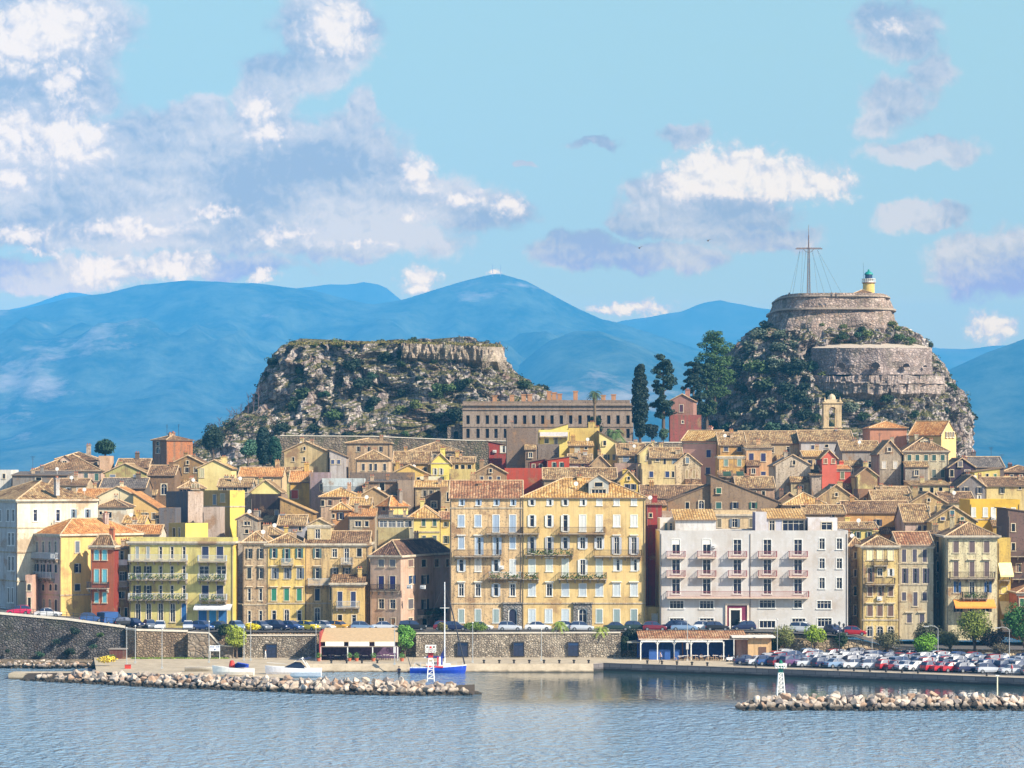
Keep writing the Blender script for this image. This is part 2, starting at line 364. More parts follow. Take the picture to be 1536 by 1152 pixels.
# ---------------------------------------------------------------- distant mountains
def mountain_mat(name, c1, c2, c3):
    m, g, b = newmat(name); geo = g.n('ShaderNodeNewGeometry').outputs['Position']
    n = g.noise(g.scale(geo, (1, .6, 1.6)), 0.0045, 10, 0.8); n2 = g.noise(g.scale(geo, (1, .5, 3)), 0.0011, 7, 0.7)
    a = g.mix(g.mapr(n, 0.40, 0.64), srgb(*c1), srgb(*c2)); a = g.mix(g.mapr(n2, 0.56, 0.66, 0, 0.6), a, srgb(*c3))  # pale and dark patches also paint lit and shaded relief over the scrub
    g.put(b.inputs['Base Color'], a); b.inputs['Roughness'].default_value = 0.95; b.inputs['Specular IOR Level'].default_value = 0.0
    return m
def interp(prof, x):
    xs = [p[0] for p in prof]; ys = [p[1] for p in prof]
    return float(np.interp(x, xs, ys))
def ridge(name, prof, Y0, depth, nx, ny, mat, jag=1.0, seed=0.0, xr=(-900, 2500)):
    """a mountain chain: crest line at distance Y0, foot depth metres nearer, ravines and spurs between"""
    vs = []; fs = []
    for j in range(ny + 1):
        t = j / ny                                    # 0 foot, crest at 0.72, then the far side
        for i in range(nx + 1):
            px = xr[0] + (xr[1] - xr[0]) * i / nx
            Y = Y0 - depth + depth * t / 0.72
            crest = max(20.0, wz(interp(prof, px), Y0)); X = wx(px, Y0)
            s = min(1.0, t / 0.72); s2 = 1 - max(0.0, (t - 0.72) / 0.28)
            sh = (s ** 1.15) * (0.15 + 0.85 * s2)
            n = noise.fractal(Vector((X * 0.0011 + seed, Y * 0.0006, seed)), 1.0, 2.0, 6)
            rv = abs(noise.noise(Vector((X * 0.0016 + seed, Y * 0.0003 + 5, 1)))) * 1.2 + 0.5 * abs(noise.noise(Vector((X * 0.005 + seed, Y * 0.001, 3))))
            k = 4 * sh * (1 - sh)
            z = crest * sh + crest * k * jag * (0.18 * n - 0.50 * rv * s + 0.04)
            if 0.55 < t < 0.85: z += crest * 0.006 * noise.fractal(Vector((X * 0.004, 0, seed)), 1.0, 2.0, 4)
            vs.append((X, Y, max(-30, z - 12 * (1 - s))))
    for j in range(ny):
        for i in range(nx):
            a = j * (nx + 1) + i; fs.append((a, a + 1, a + nx + 2, a + nx + 1))
    me = bpy.data.meshes.new(name); me.from_pydata(vs, [], fs); me.materials.append(mat)
    me.polygons.foreach_set('use_smooth', [True] * len(fs)); me.update()
    o = bpy.data.objects.new(name, me); link(o); return tag(o, kind='structure')
mm = mountain_mat('mountain_scrub', (20, 36, 28), (88, 96, 76), (188, 166, 150))
mf = mountain_mat('far_mountain', (50, 62, 56), (74, 84, 76), (100, 98, 88))
ridge('mountains', [(-900, 600), (-300, 500), (-60, 470), (0, 462), (30, 463), (100, 446), (160, 437), (210, 424), (280, 419), (340, 422), (380, 424), (430, 429), (470, 434), (520, 447), (560, 455), (600, 450), (640, 436), (690, 420), (735, 409), (750, 408), (790, 420), (830, 441), (870, 462), (905, 478), (920, 480), (980, 500), (1100, 540), (1300, 590), (1500, 640), (2500, 700)], 12500, 5200, 300, 60, mm, 1.0, 3.1)
ridge('mountains', [(-900, 640), (200, 520), (380, 438), (440, 427), (500, 417), (545, 414), (575, 421), (605, 446), (680, 500), (860, 500), (905, 478), (930, 470), (980, 468), (1020, 462), (1050, 448), (1078, 440), (1110, 447), (1160, 462), (1260, 485), (1380, 508), (1400, 513), (1440, 518), (1480, 514), (1530, 510), (1700, 530), (2500, 600)], 15200, 3000, 280, 44, mf, 0.6, 8.7)
ridge('mountains', [(-900, 660), (-200, 480), (0, 460), (60, 445), (110, 429), (150, 432), (200, 421), (240, 417), (330, 415), (400, 420), (600, 560), (2500, 700)], 17500, 2500, 240, 30, mf, 0.5, 5.5)
ridge('mountains', [(-900, 700), (700, 640), (760, 560), (820, 508), (860, 494), (900, 492), (940, 508), (990, 530), (1060, 560), (1150, 600), (1300, 640), (1380, 575), (1430, 545), (1480, 520), (1536, 500), (1600, 480), (1750, 440), (2500, 430)], 10000, 3200, 280, 44, mm, 0.8, 1.9)
# aerials on the highest summit
for dx in (-6, 6):
    p = at(745 + dx, 410, 12450); ma = MB().tube((0, 0, -20), (0, 0, 36), 2.0, 1.2, 4); o = ma.build('radio_mast', plain(150, 130, 130)); o.location = p; tag(o, 'tiny radio mast, one of a pair on the highest far summit', 'radio mast', 'radio masts on the summit')

# ---------------------------------------------------------------- the air
if HAZE > 0:
    m = bpy.data.materials.new('haze_air'); m.use_nodes = True; g = NT(m.node_tree); g.N.remove(g.N['Principled BSDF'])
    pv = g.n('ShaderNodeVolumePrincipled'); pv.inputs['Color'].default_value = HAZEC; pv.inputs['Density'].default_value = HAZE; pv.inputs['Anisotropy'].default_value = 0.0
    g.L.new(pv.outputs[0], g.N['Material Output'].inputs['Volume'])
    hb = MB().box(-9500, 9500, -400, 21000, -40, HAZETOP); ho = hb.build('haze', m); tag(ho, kind='stuff')
SC.cycles.volume_bounces = 2
# ---------------------------------------------------------------- windows, built once per kind and size
FRM = plain(196, 192, 182, 0.6); SURR = plain(206, 190, 162, 0.8, 0.0, 0.2); STONE = plain(170, 160, 146, 0.85, 0.0, 0.25)
_wm = {}
def win_meshes(w, h, style, fr):
    """frame mesh, pane mesh in window-local space: x across, z up from the sill, y into the wall"""
    w = round(w, 1); h = round(h, 1); k = (w, h, style, fr)
    if k in _wm: return _wm[k]
    f = MB(); a = 0.11                                   # surround stands 4 cm proud of the wall
    for x0, x1, z0, z1 in ((-w / 2 - a, -w / 2, -0.002, h), (w / 2, w / 2 + a, -0.002, h), (-w / 2 - a, w / 2 + a, h, h + a)):
        f.box(x0, x1, -0.05, 0.03, z0, z1, 0)
    f.box(-w / 2 - a - .08, w / 2 + a + .08, -0.14, 0.03, -0.12, -0.002, 0)
    if style in ('hood',):
        f.box(-w / 2 - .3, w / 2 + .3, -0.32, 0.02, h + .28, h + .42, 0)
    if 'a' == style[0]:                                  # round head: corner infills
        rz = h - w / 2; n = 8
        for s in (-1, 1):
            pts = [(s * w / 2, -0.03, h), (s * w / 2, -0.03, rz)] + [(s * w / 2 * math.cos(t * math.pi / 2 / n), -0.03, rz + w / 2 * math.sin(t * math.pi / 2 / n)) for t in range(1, n + 1)]
            f.add(pts if s < 0 else pts[::-1], 0)
    b = 0.07                                             # timber frame and glazing bars
    if style != 'hole':
        for x0, x1, z0, z1 in ((-w / 2, -w / 2 + b, 0, h), (w / 2 - b, w / 2, 0, h), (-w / 2 + b, w / 2 - b, 0, b), (-w / 2 + b, w / 2 - b, h - b, h)):
            f.box(x0, x1, 0.08, 0.14, z0, z1, 1)
        if w > 0.7: f.box(-0.045, 0.045, 0.07, 0.14, b, h - b, 1)
        if w > 2.0:
            for x in (-w / 4 - .03, w / 4): f.box(x, x + .08, 0.07, 0.14, b, h - b, 1)
        if h > 1.2: f.box(-w / 2 + b, w / 2 - b, 0.075, 0.13, h * .68, h * .68 + .06, 1)
    fm = f.mesh('window', [SURR if not fr else WHITE, FRM])
    p = MB(); p.box(-w / 2, w / 2, 0.16, 0.19, 0, h, 0); pm = p.mesh('pane', glass(1 if style == 'hole' else 0))
    _wm[k] = (fm, pm); return _wm[k]
_sm = {}
def shutter_mesh(w, h, col, arch=False):
    w = round(w, 2); h = round(h, 1); k = (w, h, col)
    if k in _sm: return _sm[k]
    f = MB(); f.box(-w / 2, w / 2, -0.03, 0.03, 0.02, h - .02)
    for x0, x1, z0, z1 in ((-w / 2, -w / 2 + .07, .02, h - .02), (w / 2 - .07, w / 2, .02, h - .02), (-w / 2 + .07, w / 2 - .07, h / 2 - .05, h / 2 + .05)):
        f.box(x0, x1, -0.045, -0.031, z0, z1)
    _sm[k] = f.mesh('shutter', shutter_mat(*col)); return _sm[k]
_rm = {}
def rail_mesh(L, dpt, mat, style='bars', h=1.0):
    k = (round(L, 1), round(dpt, 1), mat.name, style)
    if k in _rm: return _rm[k]
    L = round(L, 1); dpt = round(dpt, 1); f = MB(); e = .05
    runs = [((-L / 2 + e, -dpt + e), (L / 2 - e, -dpt + e)), ((-L / 2 + e, -dpt + e), (-L / 2 + e, 0)), ((L / 2 - e, -dpt + e), (L / 2 - e, 0))]
    if style == 'panel':
        for (a, b) in runs:
            f.box(min(a[0], b[0]) - .02, max(a[0], b[0]) + .02, min(a[1], b[1]) - .02, max(a[1], b[1]) + .02, 0.08, h)
    else:
        for (a, b) in runs:
            for z in (0.08, h): f.box(min(a[0], b[0]) - .035, max(a[0], b[0]) + .035, min(a[1], b[1]) - .035, max(a[1], b[1]) + .035, z, z + .06)
            n = max(2, int(math.hypot(b[0] - a[0], b[1] - a[1]) / 0.17))
            for i in range(n + 1):
                x = a[0] + (b[0] - a[0]) * i / n; y = a[1] + (b[1] - a[1]) * i / n
                f.box(x - .02, x + .02, y - .02, y + .02, .14, h)
    _rm[k] = f.mesh('railing', mat); return _rm[k]
_bm = {}
def slab_mesh(L, dpt, mat, corb=True):
    k = (round(L, 1), round(dpt, 1), mat.name, corb)
    if k in _bm: return _bm[k]
    L = round(L, 1); f = MB(); f.box(-L / 2, L / 2, -dpt, 0.02, -0.16, 0)
    if corb:
        n = max(2, int(L / 1.3) + 1)
        for i in range(n):
            x = -L / 2 + .2 + (L - .4) * i / (n - 1); f.box(x - .1, x + .1, -dpt * .75, 0.01, -0.5, -0.162); f.box(x - .1, x + .1, -dpt * .35, 0.011, -0.75, -0.502)
    _bm[k] = f.mesh('balcony', mat); return _bm[k]

def holes_face(mb, W, z0, z1, rects, xf, mi=0, dep=0.2):
    """wall face W wide between z0 and z1 with rectangular openings and their reveals; xf maps (u, y, z) to house space"""
    rects = [(max(0.02, a), min(W - 0.02, b), max(z0 + 0.02, c), min(z1 - 0.02, d)) for a, b, c, d in rects]
    us = sorted({0.0, W} | {r[0] for r in rects} | {r[1] for r in rects}); zs = sorted({z0, z1} | {r[2] for r in rects} | {r[3] for r in rects})
    for j in range(len(zs) - 1):
        if zs[j + 1] - zs[j] < 1e-5: continue
        run = None
        for i in range(len(us) - 1):
            cu = (us[i] + us[i + 1]) / 2; cz = (zs[j] + zs[j + 1]) / 2
            inside = any(r[0] < cu < r[1] and r[2] < cz < r[3] for r in rects)
            if not inside:
                if run is None: run = us[i]
            if (inside or i == len(us) - 2) and run is not None:
                e = us[i] if inside else us[i + 1]
                mb.add([xf(run, 0, zs[j]), xf(e, 0, zs[j]), xf(e, 0, zs[j + 1]), xf(run, 0, zs[j + 1])], mi); run = None
    for a, b, c, d in rects:
        for p in (((a, 0, c), (a, 0, d), (a, dep, d), (a, dep, c)), ((b, 0, c), (b, dep, c), (b, dep, d), (b, 0, d)),
                  ((a, 0, c), (a, dep, c), (b, dep, c), (b, 0, c)), ((a, 0, d), (b, 0, d), (b, dep, d), (a, dep, d))):
            mb.add([xf(*q) for q in p], mi)

def ground_z(Y): return 6.0 + max(0, Y - 500) * 0.125 if Y < 690 else 29.75 + max(0, (Y - 690)) * 0.0
def yauto(ye): return 508 + (805 - ye) * 1.15

def roof_mesh(kind, w, d, ze, rh, tile, o=0.35, ridge_mat=None):
    mb = MB(); T = 0.16
    x0, x1, y0, y1 = -o, w + o, -o, d + o
    def slope(pts, e0, e1):
        e0 = Vector(e0); e1 = Vector(e1); ax = (e1 - e0).normalized(); P = [Vector(p) for p in pts]
        nrm = (P[1] - P[0]).cross(P[2] - P[0]).normalized()
        if nrm.z < 0: P.reverse(); nrm = -nrm
        dn = ax.cross(nrm)
        uv = [((p - e0).dot(ax), (p - e0).dot(dn)) for p in P]
        mb.add(P, 0, uv)
        mb.add([p - Vector((0, 0, T)) for p in reversed(P)], 1, [(0, 0)] * len(P))
        for i in range(len(P)):
            a, b = P[i], P[(i + 1) % len(P)]
            mb.add([a, a - Vector((0, 0, T)), b - Vector((0, 0, T)), b], 1, [(0, 0)] * 4)
    def z(h): return ze + h
    lines = []
    if kind == 'hip':
        s = rh / (min(w, d) / 2); zo = -o * s
        if w >= d:
            i = (d / 2 + o); A, B = (x0 + i, d / 2, z(rh)), (x1 - i, d / 2, z(rh))
            c = [(x0, y0, z(zo)), (x1, y0, z(zo)), (x1, y1, z(zo)), (x0, y1, z(zo))]
            slope([c[0], c[1], B, A], c[0], c[1]); slope([c[1], c[2], B], c[1], c[2]); slope([c[2], c[3], A, B], c[2], c[3]); slope([c[3], c[0], A], c[3], c[0])
            lines = [(A, B), (A, c[0]), (B, c[1])]
        else:
            i = (w / 2 + o); A, B = (w / 2, y0 + i, z(rh)), (w / 2, y1 - i, z(rh))
            c = [(x0, y0, z(zo)), (x1, y0, z(zo)), (x1, y1, z(zo)), (x0, y1, z(zo))]
            slope([c[0], c[1], A], c[0], c[1]); slope([c[1], c[2], B, A], c[1], c[2]); slope([c[2], c[3], B], c[2], c[3]); slope([c[3], c[0], A, B], c[3], c[0])
            lines = [(A, B), (A, c[0]), (A, c[1]), (B, c[2])]
    elif kind == 'gx':
        s = rh / (d / 2); zo = -o * s; g_ = 0.18
        a, b = (-g_, y0, z(zo)), (w + g_, y0, z(zo)); A, B = (-g_, d / 2, z(rh)), (w + g_, d / 2, z(rh)); c, e = (w + g_, y1, z(zo)), (-g_, y1, z(zo))
        slope([a, b, B, A], a, b); slope([c, e, A, B], c, e); lines = [(A, B), (b, B), (a, A)]
    elif kind == 'gy':
        s = rh / (w / 2); zo = -o * s; g_ = 0.18
        a, b = (x0, d + g_, z(zo)), (x0, -g_, z(zo)); A, B = (w / 2, -g_, z(rh)), (w / 2, d + g_, z(rh)); c, e = (x1, -g_, z(zo)), (x1, d + g_, z(zo))
        slope([a, b, A, B], a, b); slope([c, e, B, A], c, e); lines = [(A, B), (b, A), (c, A)]
    elif kind == 'shed':
        s = rh / d; a, b, c, e = (-.2, y0, z(-o * s)), (w + .2, y0, z(-o * s)), (w + .2, y1, z(rh + o * s)), (-.2, y1, z(rh + o * s)); slope([a, b, c, e], a, b)
    elif kind == 'shedl':      # high on the left
        s = rh / w; a, b, c, e = (x0, -.2, z(rh + o * s)), (x1, -.2, z(-o * s)), (x1, d + .2, z(-o * s)), (x0, d + .2, z(rh + o * s)); slope([a, b, c, e], b, c)
    elif kind == 'shedr':
        s = rh / w; a, b, c, e = (x0, -.2, z(-o * s)), (x1, -.2, z(rh + o * s)), (x1, d + .2, z(rh + o * s)), (x0, d + .2, z(-o * s)); slope([a, b, c, e], e, a)
    for p, q in lines: mb.tube(Vector(p) + Vector((0, 0, .03)), Vector(q) + Vector((0, 0, .03)), .13, .13, 5, 2)
    return mb.mesh('roof', [tiles(tile), plain(120, 100, 84, 0.9), ridge_mat or plain(184, 156, 120, 0.9, 0, 0.35)])

def chimney(parent, x, y, zb, zt, col, s=0.9):
    mb = MB(); mb.box(x - s / 2, x + s / 2, y - .35, y + .35, zb, zt); mb.box(x - s / 2 - .1, x + s / 2 + .1, y - .45, y + .45, zt - .002, zt + .14, 0)
    for dx in (-.22, .22): mb.box(x + dx - .1, x + dx + .1, y - .12, y + .12, zt + .142, zt + .45, 1)
    return mb.build('chimney', [plaster(*col, 0.6), plain(160, 96, 66)], parent)
def antenna(parent, x, y, zb, h=2.6):
    mb = MB(); mb.tube((x, y, zb), (x, y, zb + h), .045, .035, 4)
    for k in range(3): mb.tube((x - .5 + .1 * k, y, zb + h - .1 - .25 * k), (x + .5 - .1 * k, y, zb + h - .1 - .25 * k), .03, .03, 4)
    return mb.build('aerial', IRON, parent)

HOUSES = []
def house(label, x0, x1, ye, wall, roof='hip', rh=12, tile='old', Y=None, x2=None, th=0.0, d=11.0, wins=(), shut=(86, 96, 92), dirt=0.4, base=None, bal=(), chim=(), ant=(),
          cornice=None, fr=0, cat='house', side=None, band=(), pw=0.0, awn=(), ac=(), group=None, name='house', ridge_mat=None, par=0.6, left=None, dorm=()):
    """x0..x1 front columns, x2 far end of the turned side, ye eave row, all read off the photograph at distance Y"""
    if Y is None: Y = yauto(ye)
    if cat == 'hotel' or 'palace with' in label or 'of the long palace' in label or 'cream mansion' in label: fr = 1
    if not wins and cat == 'house' and roof in ('gy', 'gx', 'hip', 'shed', 'shedl', 'shedr') and 'blank' not in label and x1 - x0 > 18:
        wr = random.Random(int(x0 * 3 + ye)); nn = 2 if x1 - x0 < 36 else 3; xw = [x0 + (x1 - x0) * (i + 1 + wr.uniform(-.18, .18)) / (nn + 1) for i in range(nn)]; yw = ye + wr.uniform(4, 6)
        wins = ((wr.choice(('hole', 's', 'q', 'o', 'r')), yw, yw + wr.uniform(7, 10), wr.uniform(4, 5.5), tuple(xw), wr.choice(((96, 84, 76), (60, 90, 84), (60, 66, 88), (130, 120, 104)))),) + ((('hole', ye - rh * .42, ye - rh * .42 + 5, 3.5, ((x0 + x1) / 2,)),) if roof == 'gy' and wr.random() < .6 else ())
    t = R(th); c, s = math.cos(t), math.sin(t); XN = wx(x1, Y); k = (x0 - CX) / F
    w = (XN - k * Y) / (c + k * s)
    if x2 is not None and th > 0:
        k2 = (x2 - CX) / F; d = (k2 * Y - XN) / (s - k2 * c)
    XL, YL = XN - w * c, Y + w * s
    zb = (ground_z(Y + d) - 1.0) if base is None else base
    zf = zb if base is not None else ground_z(Y) - 2.5
    zf = min(zb, zf)
    ze = wz(ye, Y) - zf
    root = empty(name, (XL, YL, zf), -t, label, cat, group); HOUSES.append((root, w, d))
    def ufront(px): kk = (px - CX) / F; return (kk * YL - XL) / (c + kk * s)
    def yfront(u): return YL - u * s
    def uside(px): kk = (px - CX) / F; return (kk * Y - XN) / (s - kk * c)
    def zat(py, Yw): return wz(py, Yw) - zf
    openings = {0: [], 1: []}; todo = []
    for wn in wins:
        st, yt, yb, ww, xs = wn[:5]; scol = wn[5] if len(wn) > 5 else shut
        for px in xs:
            sidef = px > x1 and x2 is not None and th > 0
            u = uside(px) if sidef else ufront(px); Yw = Y + u * c if sidef else yfront(u)
            fac = (s if sidef else c); fac = max(fac, .35)
            m_ = Yw / F; wm = max(0.5, ww * m_ / fac); zt, zz = zat(yt, Yw), zat(yb, Yw)
            W = d if sidef else w
            if u - wm / 2 < 0.05 or u + wm / 2 > W - 0.05: u = min(max(u, wm / 2 + .06), W - wm / 2 - .06)
            if wm > W - 0.2: continue
            wm = round(wm, 1); hh = round(zt - zz, 1)
            inwall = zt < ze - 0.05
            if inwall: openings[1 if sidef else 0].append((u - wm / 2, u + wm / 2, zz, zz + hh))
            todo.append((sidef, u, zz, wm, hh, st, scol, inwall))
    mb = MB(); F0 = lambda u, y, z: (u, y, z); F1 = lambda u, y, z: (w - y, u, z)
    # overlapping openings would break the wall grid only visually; keep them apart
    holes_face(mb, w, 0, ze, openings[0], F0)
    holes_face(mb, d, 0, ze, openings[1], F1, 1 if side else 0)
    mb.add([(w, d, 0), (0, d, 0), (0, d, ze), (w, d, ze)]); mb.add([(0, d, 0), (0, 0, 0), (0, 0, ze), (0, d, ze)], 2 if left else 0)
    rm = rh * Y / F
    if roof == 'gy': mb.add([(0, 0, ze), (w, 0, ze), (w / 2, 0, ze + rm)]); mb.add([(w, d, ze), (0, d, ze), (w / 2, d, ze + rm)])
    elif roof == 'gx': mb.add([(w, 0, ze), (w, d, ze), (w, d / 2, ze + rm)], 1 if side else 0); mb.add([(0, d, ze), (0, 0, ze), (0, d / 2, ze + rm)])
    elif roof == 'shed': mb.add([(w, 0, ze), (w, d, ze), (w, d, ze + rm)], 1 if side else 0); mb.add([(0, d, ze), (0, 0, ze), (0, d, ze + rm)]); mb.add([(w, d, ze), (0, d, ze), (0, d, ze + rm), (w, d, ze + rm)])
    elif roof == 'shedl': mb.add([(0, 0, ze), (w, 0, ze), (0, 0, ze + rm)]); mb.add([(0, d, ze), (0, 0, ze), (0, 0, ze + rm), (0, d, ze + rm)])
    elif roof == 'shedr': mb.add([(0, 0, ze), (w, 0, ze), (w, 0, ze + rm)]); mb.add([(w, 0, ze), (w, d, ze), (w, d, ze + rm), (w, 0, ze + rm)], 1 if side else 0)
    if roof == 'flat':       # parapet
        p = par; q = .3
        mb.add([(0, 0, ze), (w, 0, ze), (w, 0, ze + p), (0, 0, ze + p)]); mb.add([(w, 0, ze), (w, d, ze), (w, d, ze + p), (w, 0, ze + p)], 1 if side else 0)
        mb.add([(w, d, ze), (0, d, ze), (0, d, ze + p), (w, d, ze + p)]); mb.add([(0, d, ze), (0, 0, ze), (0, 0, ze + p), (0, d, ze + p)])
        mb.add([(q, q, ze + p - .004), (q, q, ze), (w - q, q, ze), (w - q, q, ze + p - .004)]); mb.add([(w - q, q, ze + p - .004), (w - q, q, ze), (w - q, d - q, ze), (w - q, d - q, ze + p - .004)])
        mb.add([(w - q, d - q, ze), (q, d - q, ze), (q, d - q, ze + p), (w - q, d - q, ze + p)])
        mb.add([(0, 0, ze + p), (w, 0, ze + p), (w - q, q, ze + p), (q, q, ze + p)]); mb.add([(w, 0, ze + p), (w, d, ze + p), (w - q, d - q, ze + p), (w - q, q, ze + p)])
        mb.add([(w, d, ze + p), (0, d, ze + p), (q, d - q, ze + p), (w - q, d - q, ze + p)]); mb.add([(0, d, ze + p), (0, 0, ze + p), (q, q, ze + p), (q, d - q, ze + p)])
    wm_ = wall if isinstance(wall, bpy.types.Material) else plaster(*wall, dirt)
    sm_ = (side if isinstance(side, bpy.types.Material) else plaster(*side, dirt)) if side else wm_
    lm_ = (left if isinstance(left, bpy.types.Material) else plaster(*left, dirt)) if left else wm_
    wobj = mb.build('wall', [wm_, sm_, lm_], root)
    if roof == 'flat':
        r_ = MB(); r_.box(.3, w - .3, .3, d - .3, ze - .25, ze + .08); rf = r_.build('roof', plain(168, 160, 150, 0.9, 0, .3), root)
    elif roof == 'none': rf = wobj
    else:
        rf = place('roof', roof_mesh(roof, w, d, ze, rm, tile, ridge_mat=ridge_mat), root)
    hr = random.Random(hash((round(x0), round(ye), len(label))) & 0xffff if False else int(x0 * 7 + ye * 13 + len(label)))
    if roof in ('hip', 'gx', 'gy', 'shed') and not chim and cat == 'house' and hr.random() < .9:
        if hr.random() < .45: c2 = hr.uniform(.1, .9) * w; chimney(rf, c2, d * hr.uniform(.2, .4), ze, ze + rm * .5 + hr.uniform(.5, 1.2), (214, 186, 150), hr.uniform(.4, .7))
        if hr.random() < .3: dd_ = MB(); ux = hr.uniform(.2, .8) * w; dd_.lathe([(.0, 0), (.25, .05), (.38, .16)], (0, 0, 0), 10); dd_.v = [(v[0] + ux, d * .2 - v[2], v[1] + ze + rm * .4 + .9) for v in dd_.v]; dd_.tube((ux, d * .2, ze), (ux, d * .2, ze + rm * .4 + .7), .04, .04, 4); dd_.build('satellite_dish', WHITE, rf)
        cx_ = hr.uniform(.15, .85) * w; chimney(rf, cx_, d * hr.uniform(.45, .7), ze + .1 * rm, ze + rm + hr.uniform(.1, 1.0), wall if not isinstance(wall, bpy.types.Material) else (190, 160, 130), hr.uniform(.6, 1.0))
    if not ant and cat == 'house' and hr.random() < .4: antenna(rf, w * hr.uniform(.2, .8), d * .5, ze + rm * .6, hr.uniform(2, 3.4))
    if cat in ('house', 'hotel'):
        for uu in ([.18] if w < 9 else [.18, w - .2] if w < 22 else [.18, w * .48, w - .2]):
            MB().tube((uu, -.07, 0), (uu, -.07, ze - .3), .055, .055, 5).build('drainpipe', plain(120, 108, 96, .7), root)
    if cat == 'house' and base is None and w > 5 and hr.random() < .75:
        aw_ = w * hr.uniform(.35, .6); ax = hr.choice((0.05, w - aw_ - .05)); at_ = ze - hr.uniform(3.1, 4.6); ad = hr.uniform(2.2, 3.6); am = MB()
        am.box(ax, ax + aw_, -ad, -.003, 0, at_); an_ = am.build('annex', plaster(*[int(c_ * hr.uniform(.82, 1.0)) for c_ in (wall if isinstance(wall, tuple) else (200, 170, 130))], .6), root)
        am = MB(); am.add([(ax - .2, -ad - .3, at_ - .12), (ax + aw_ + .2, -ad - .3, at_ - .12), (ax + aw_ + .2, -.01, at_ + 1.0), (ax - .2, -.01, at_ + 1.0)], 0, [(0, 0), (aw_, 0), (aw_, ad), (0, ad)]); am.add([(ax - .2, -ad - .3, at_ - .26), (ax - .2, -.01, at_ + .86), (ax + aw_ + .2, -.01, at_ + .86), (ax + aw_ + .2, -ad - .3, at_ - .26)], 1)
        am.add([(ax - .2, -ad - .3, at_ - .26), (ax + aw_ + .2, -ad - .3, at_ - .26), (ax + aw_ + .2, -ad - .3, at_ - .12), (ax - .2, -ad - .3, at_ - .12)], 1)
        am.add([(ax, -ad, at_), (ax, -.003, at_), (ax, -.003, at_ + 1)], 1); am.add([(ax + aw_, -ad, at_), (ax + aw_, -.003, at_ + 1), (ax + aw_, -.003, at_)], 1)
        am.build('annex_roof', [tiles(hr.choice(('old', 'brown', 'old', tile))), plain(120, 100, 84, 0.9)], an_)
        fm, pm = win_meshes(.8, 1.1, 'r', 0); fo = place('window', fm, an_, (ax + aw_ * .5, -ad - .21, at_ - 1.9)); place('pane', pm, fo)
    if cornice:
        cb_ = MB(); cc = cornice; cb_.box(-cc, w + cc, -cc, -.002, ze - .34, ze - .02); cb_.box(w + .002, w + cc, 0, d, ze - .34, ze - .02); cb_.box(-cc, -.002, 0, d, ze - .34, ze - .02)
        cb_.box(-cc * .5, w + cc * .5, -cc * .5, -.002, ze - .6, ze - .342); cb_.build('cornice', plaster(226, 214, 190, .3) if pw == 0 else plaster(214, 206, 196, .3), root)
    for py in band:
        zz = zat(py, Y); b_ = MB(); b_.box(-.06, w + .08, -.1, -.002, zz - .12, zz + .12)
        if x2: b_.box(w + .002, w + .1, 0, d, zz - .12, zz + .12)
        b_.build('string_course', plaster(216, 200, 170, .45), root)
    for sidef, u, zz, wm, hh, st, scol, inwall in todo:
        base_st = 'a' if st[0] == 'a' else ('hole' if st == 'hole' else ('hood' if st[-1] == 'h' and st != 'h' else 'r'))
        fm, pm = win_meshes(wm, hh, base_st, fr)
        off = 0 if inwall else -0.21
        pos = (w - off, u, zz) if sidef else (u, off, zz); rz = R(90) if sidef else 0
        if sidef: pos = (w - off, u, zz)
        fo = place('window', fm, root, pos, rz); po = place('pane', pm, fo)
        code = st.replace('a', '', 1) if st[0] == 'a' else st
        if code.startswith('o'):      # open shutters folded back on the wall
            sw = round(wm * 0.5, 2); me = shutter_mesh(sw, hh, scol)
            for sg in (-1, 1): place('shutter', me, fo, (sg * (wm / 2 + sw / 2 + .02), -.09, 0))
        elif code.startswith('s'):    # closed
            sw = round(wm / 2 - .01, 2); me = shutter_mesh(sw, hh, scol)
            for sg in (-1, 1): place('shutter', me, fo, (sg * (wm / 4), .03, 0))
        elif code.startswith('q'):    # one leaf closed
            sw = round(wm / 2 - .01, 2); me = shutter_mesh(sw, hh, scol); place('shutter', me, fo, (-wm / 4, .03, 0)); place('shutter', me, fo, (wm / 2 + wm / 4 + .02, -.09, 0))
        elif code.startswith('d'):    # half-drawn roller blind
            b_ = MB(); hb_ = hh * .35; b_.box(-wm / 2 + .03, wm / 2 - .03, .04, .07, hh - hb_, hh); b_.build('blind', plain(*scol, 0.7), fo)
    for bl in bal:       # (y of slab, x left, x right, depth, railing kind)
        py, a, b, dep = bl[:4]; kind = bl[4] if len(bl) > 4 else 'iron'
        sidef = a >= x1 - 1 and x2 is not None and th > 0
        ua, ub = (uside(a), uside(b)) if sidef else (ufront(a), ufront(b)); uc = (ua + ub) / 2; L = abs(ub - ua)
        Yw = Y + uc * c if sidef else yfront(uc)
        mt = {'iron': IRON, 'white': LIGHTIRON, 'pink': plain(150, 84, 84, .6), 'panel': plain(206, 200, 196, .6), 'rust': plain(82, 70, 64, .8)}[kind]
        sm = slab_mesh(L, dep, plaster(190, 176, 156, .7) if kind != 'pink' else plain(214, 188, 164), kind not in ('pink',))
        pos = (w, uc, zat(py, Yw)) if sidef else (uc, 0, zat(py, Yw))
        bo = place('balcony', sm, root, pos, R(90) if sidef else 0); place('railing', rail_mesh(L, dep, mt, 'panel' if kind == 'panel' else 'bars'), bo)
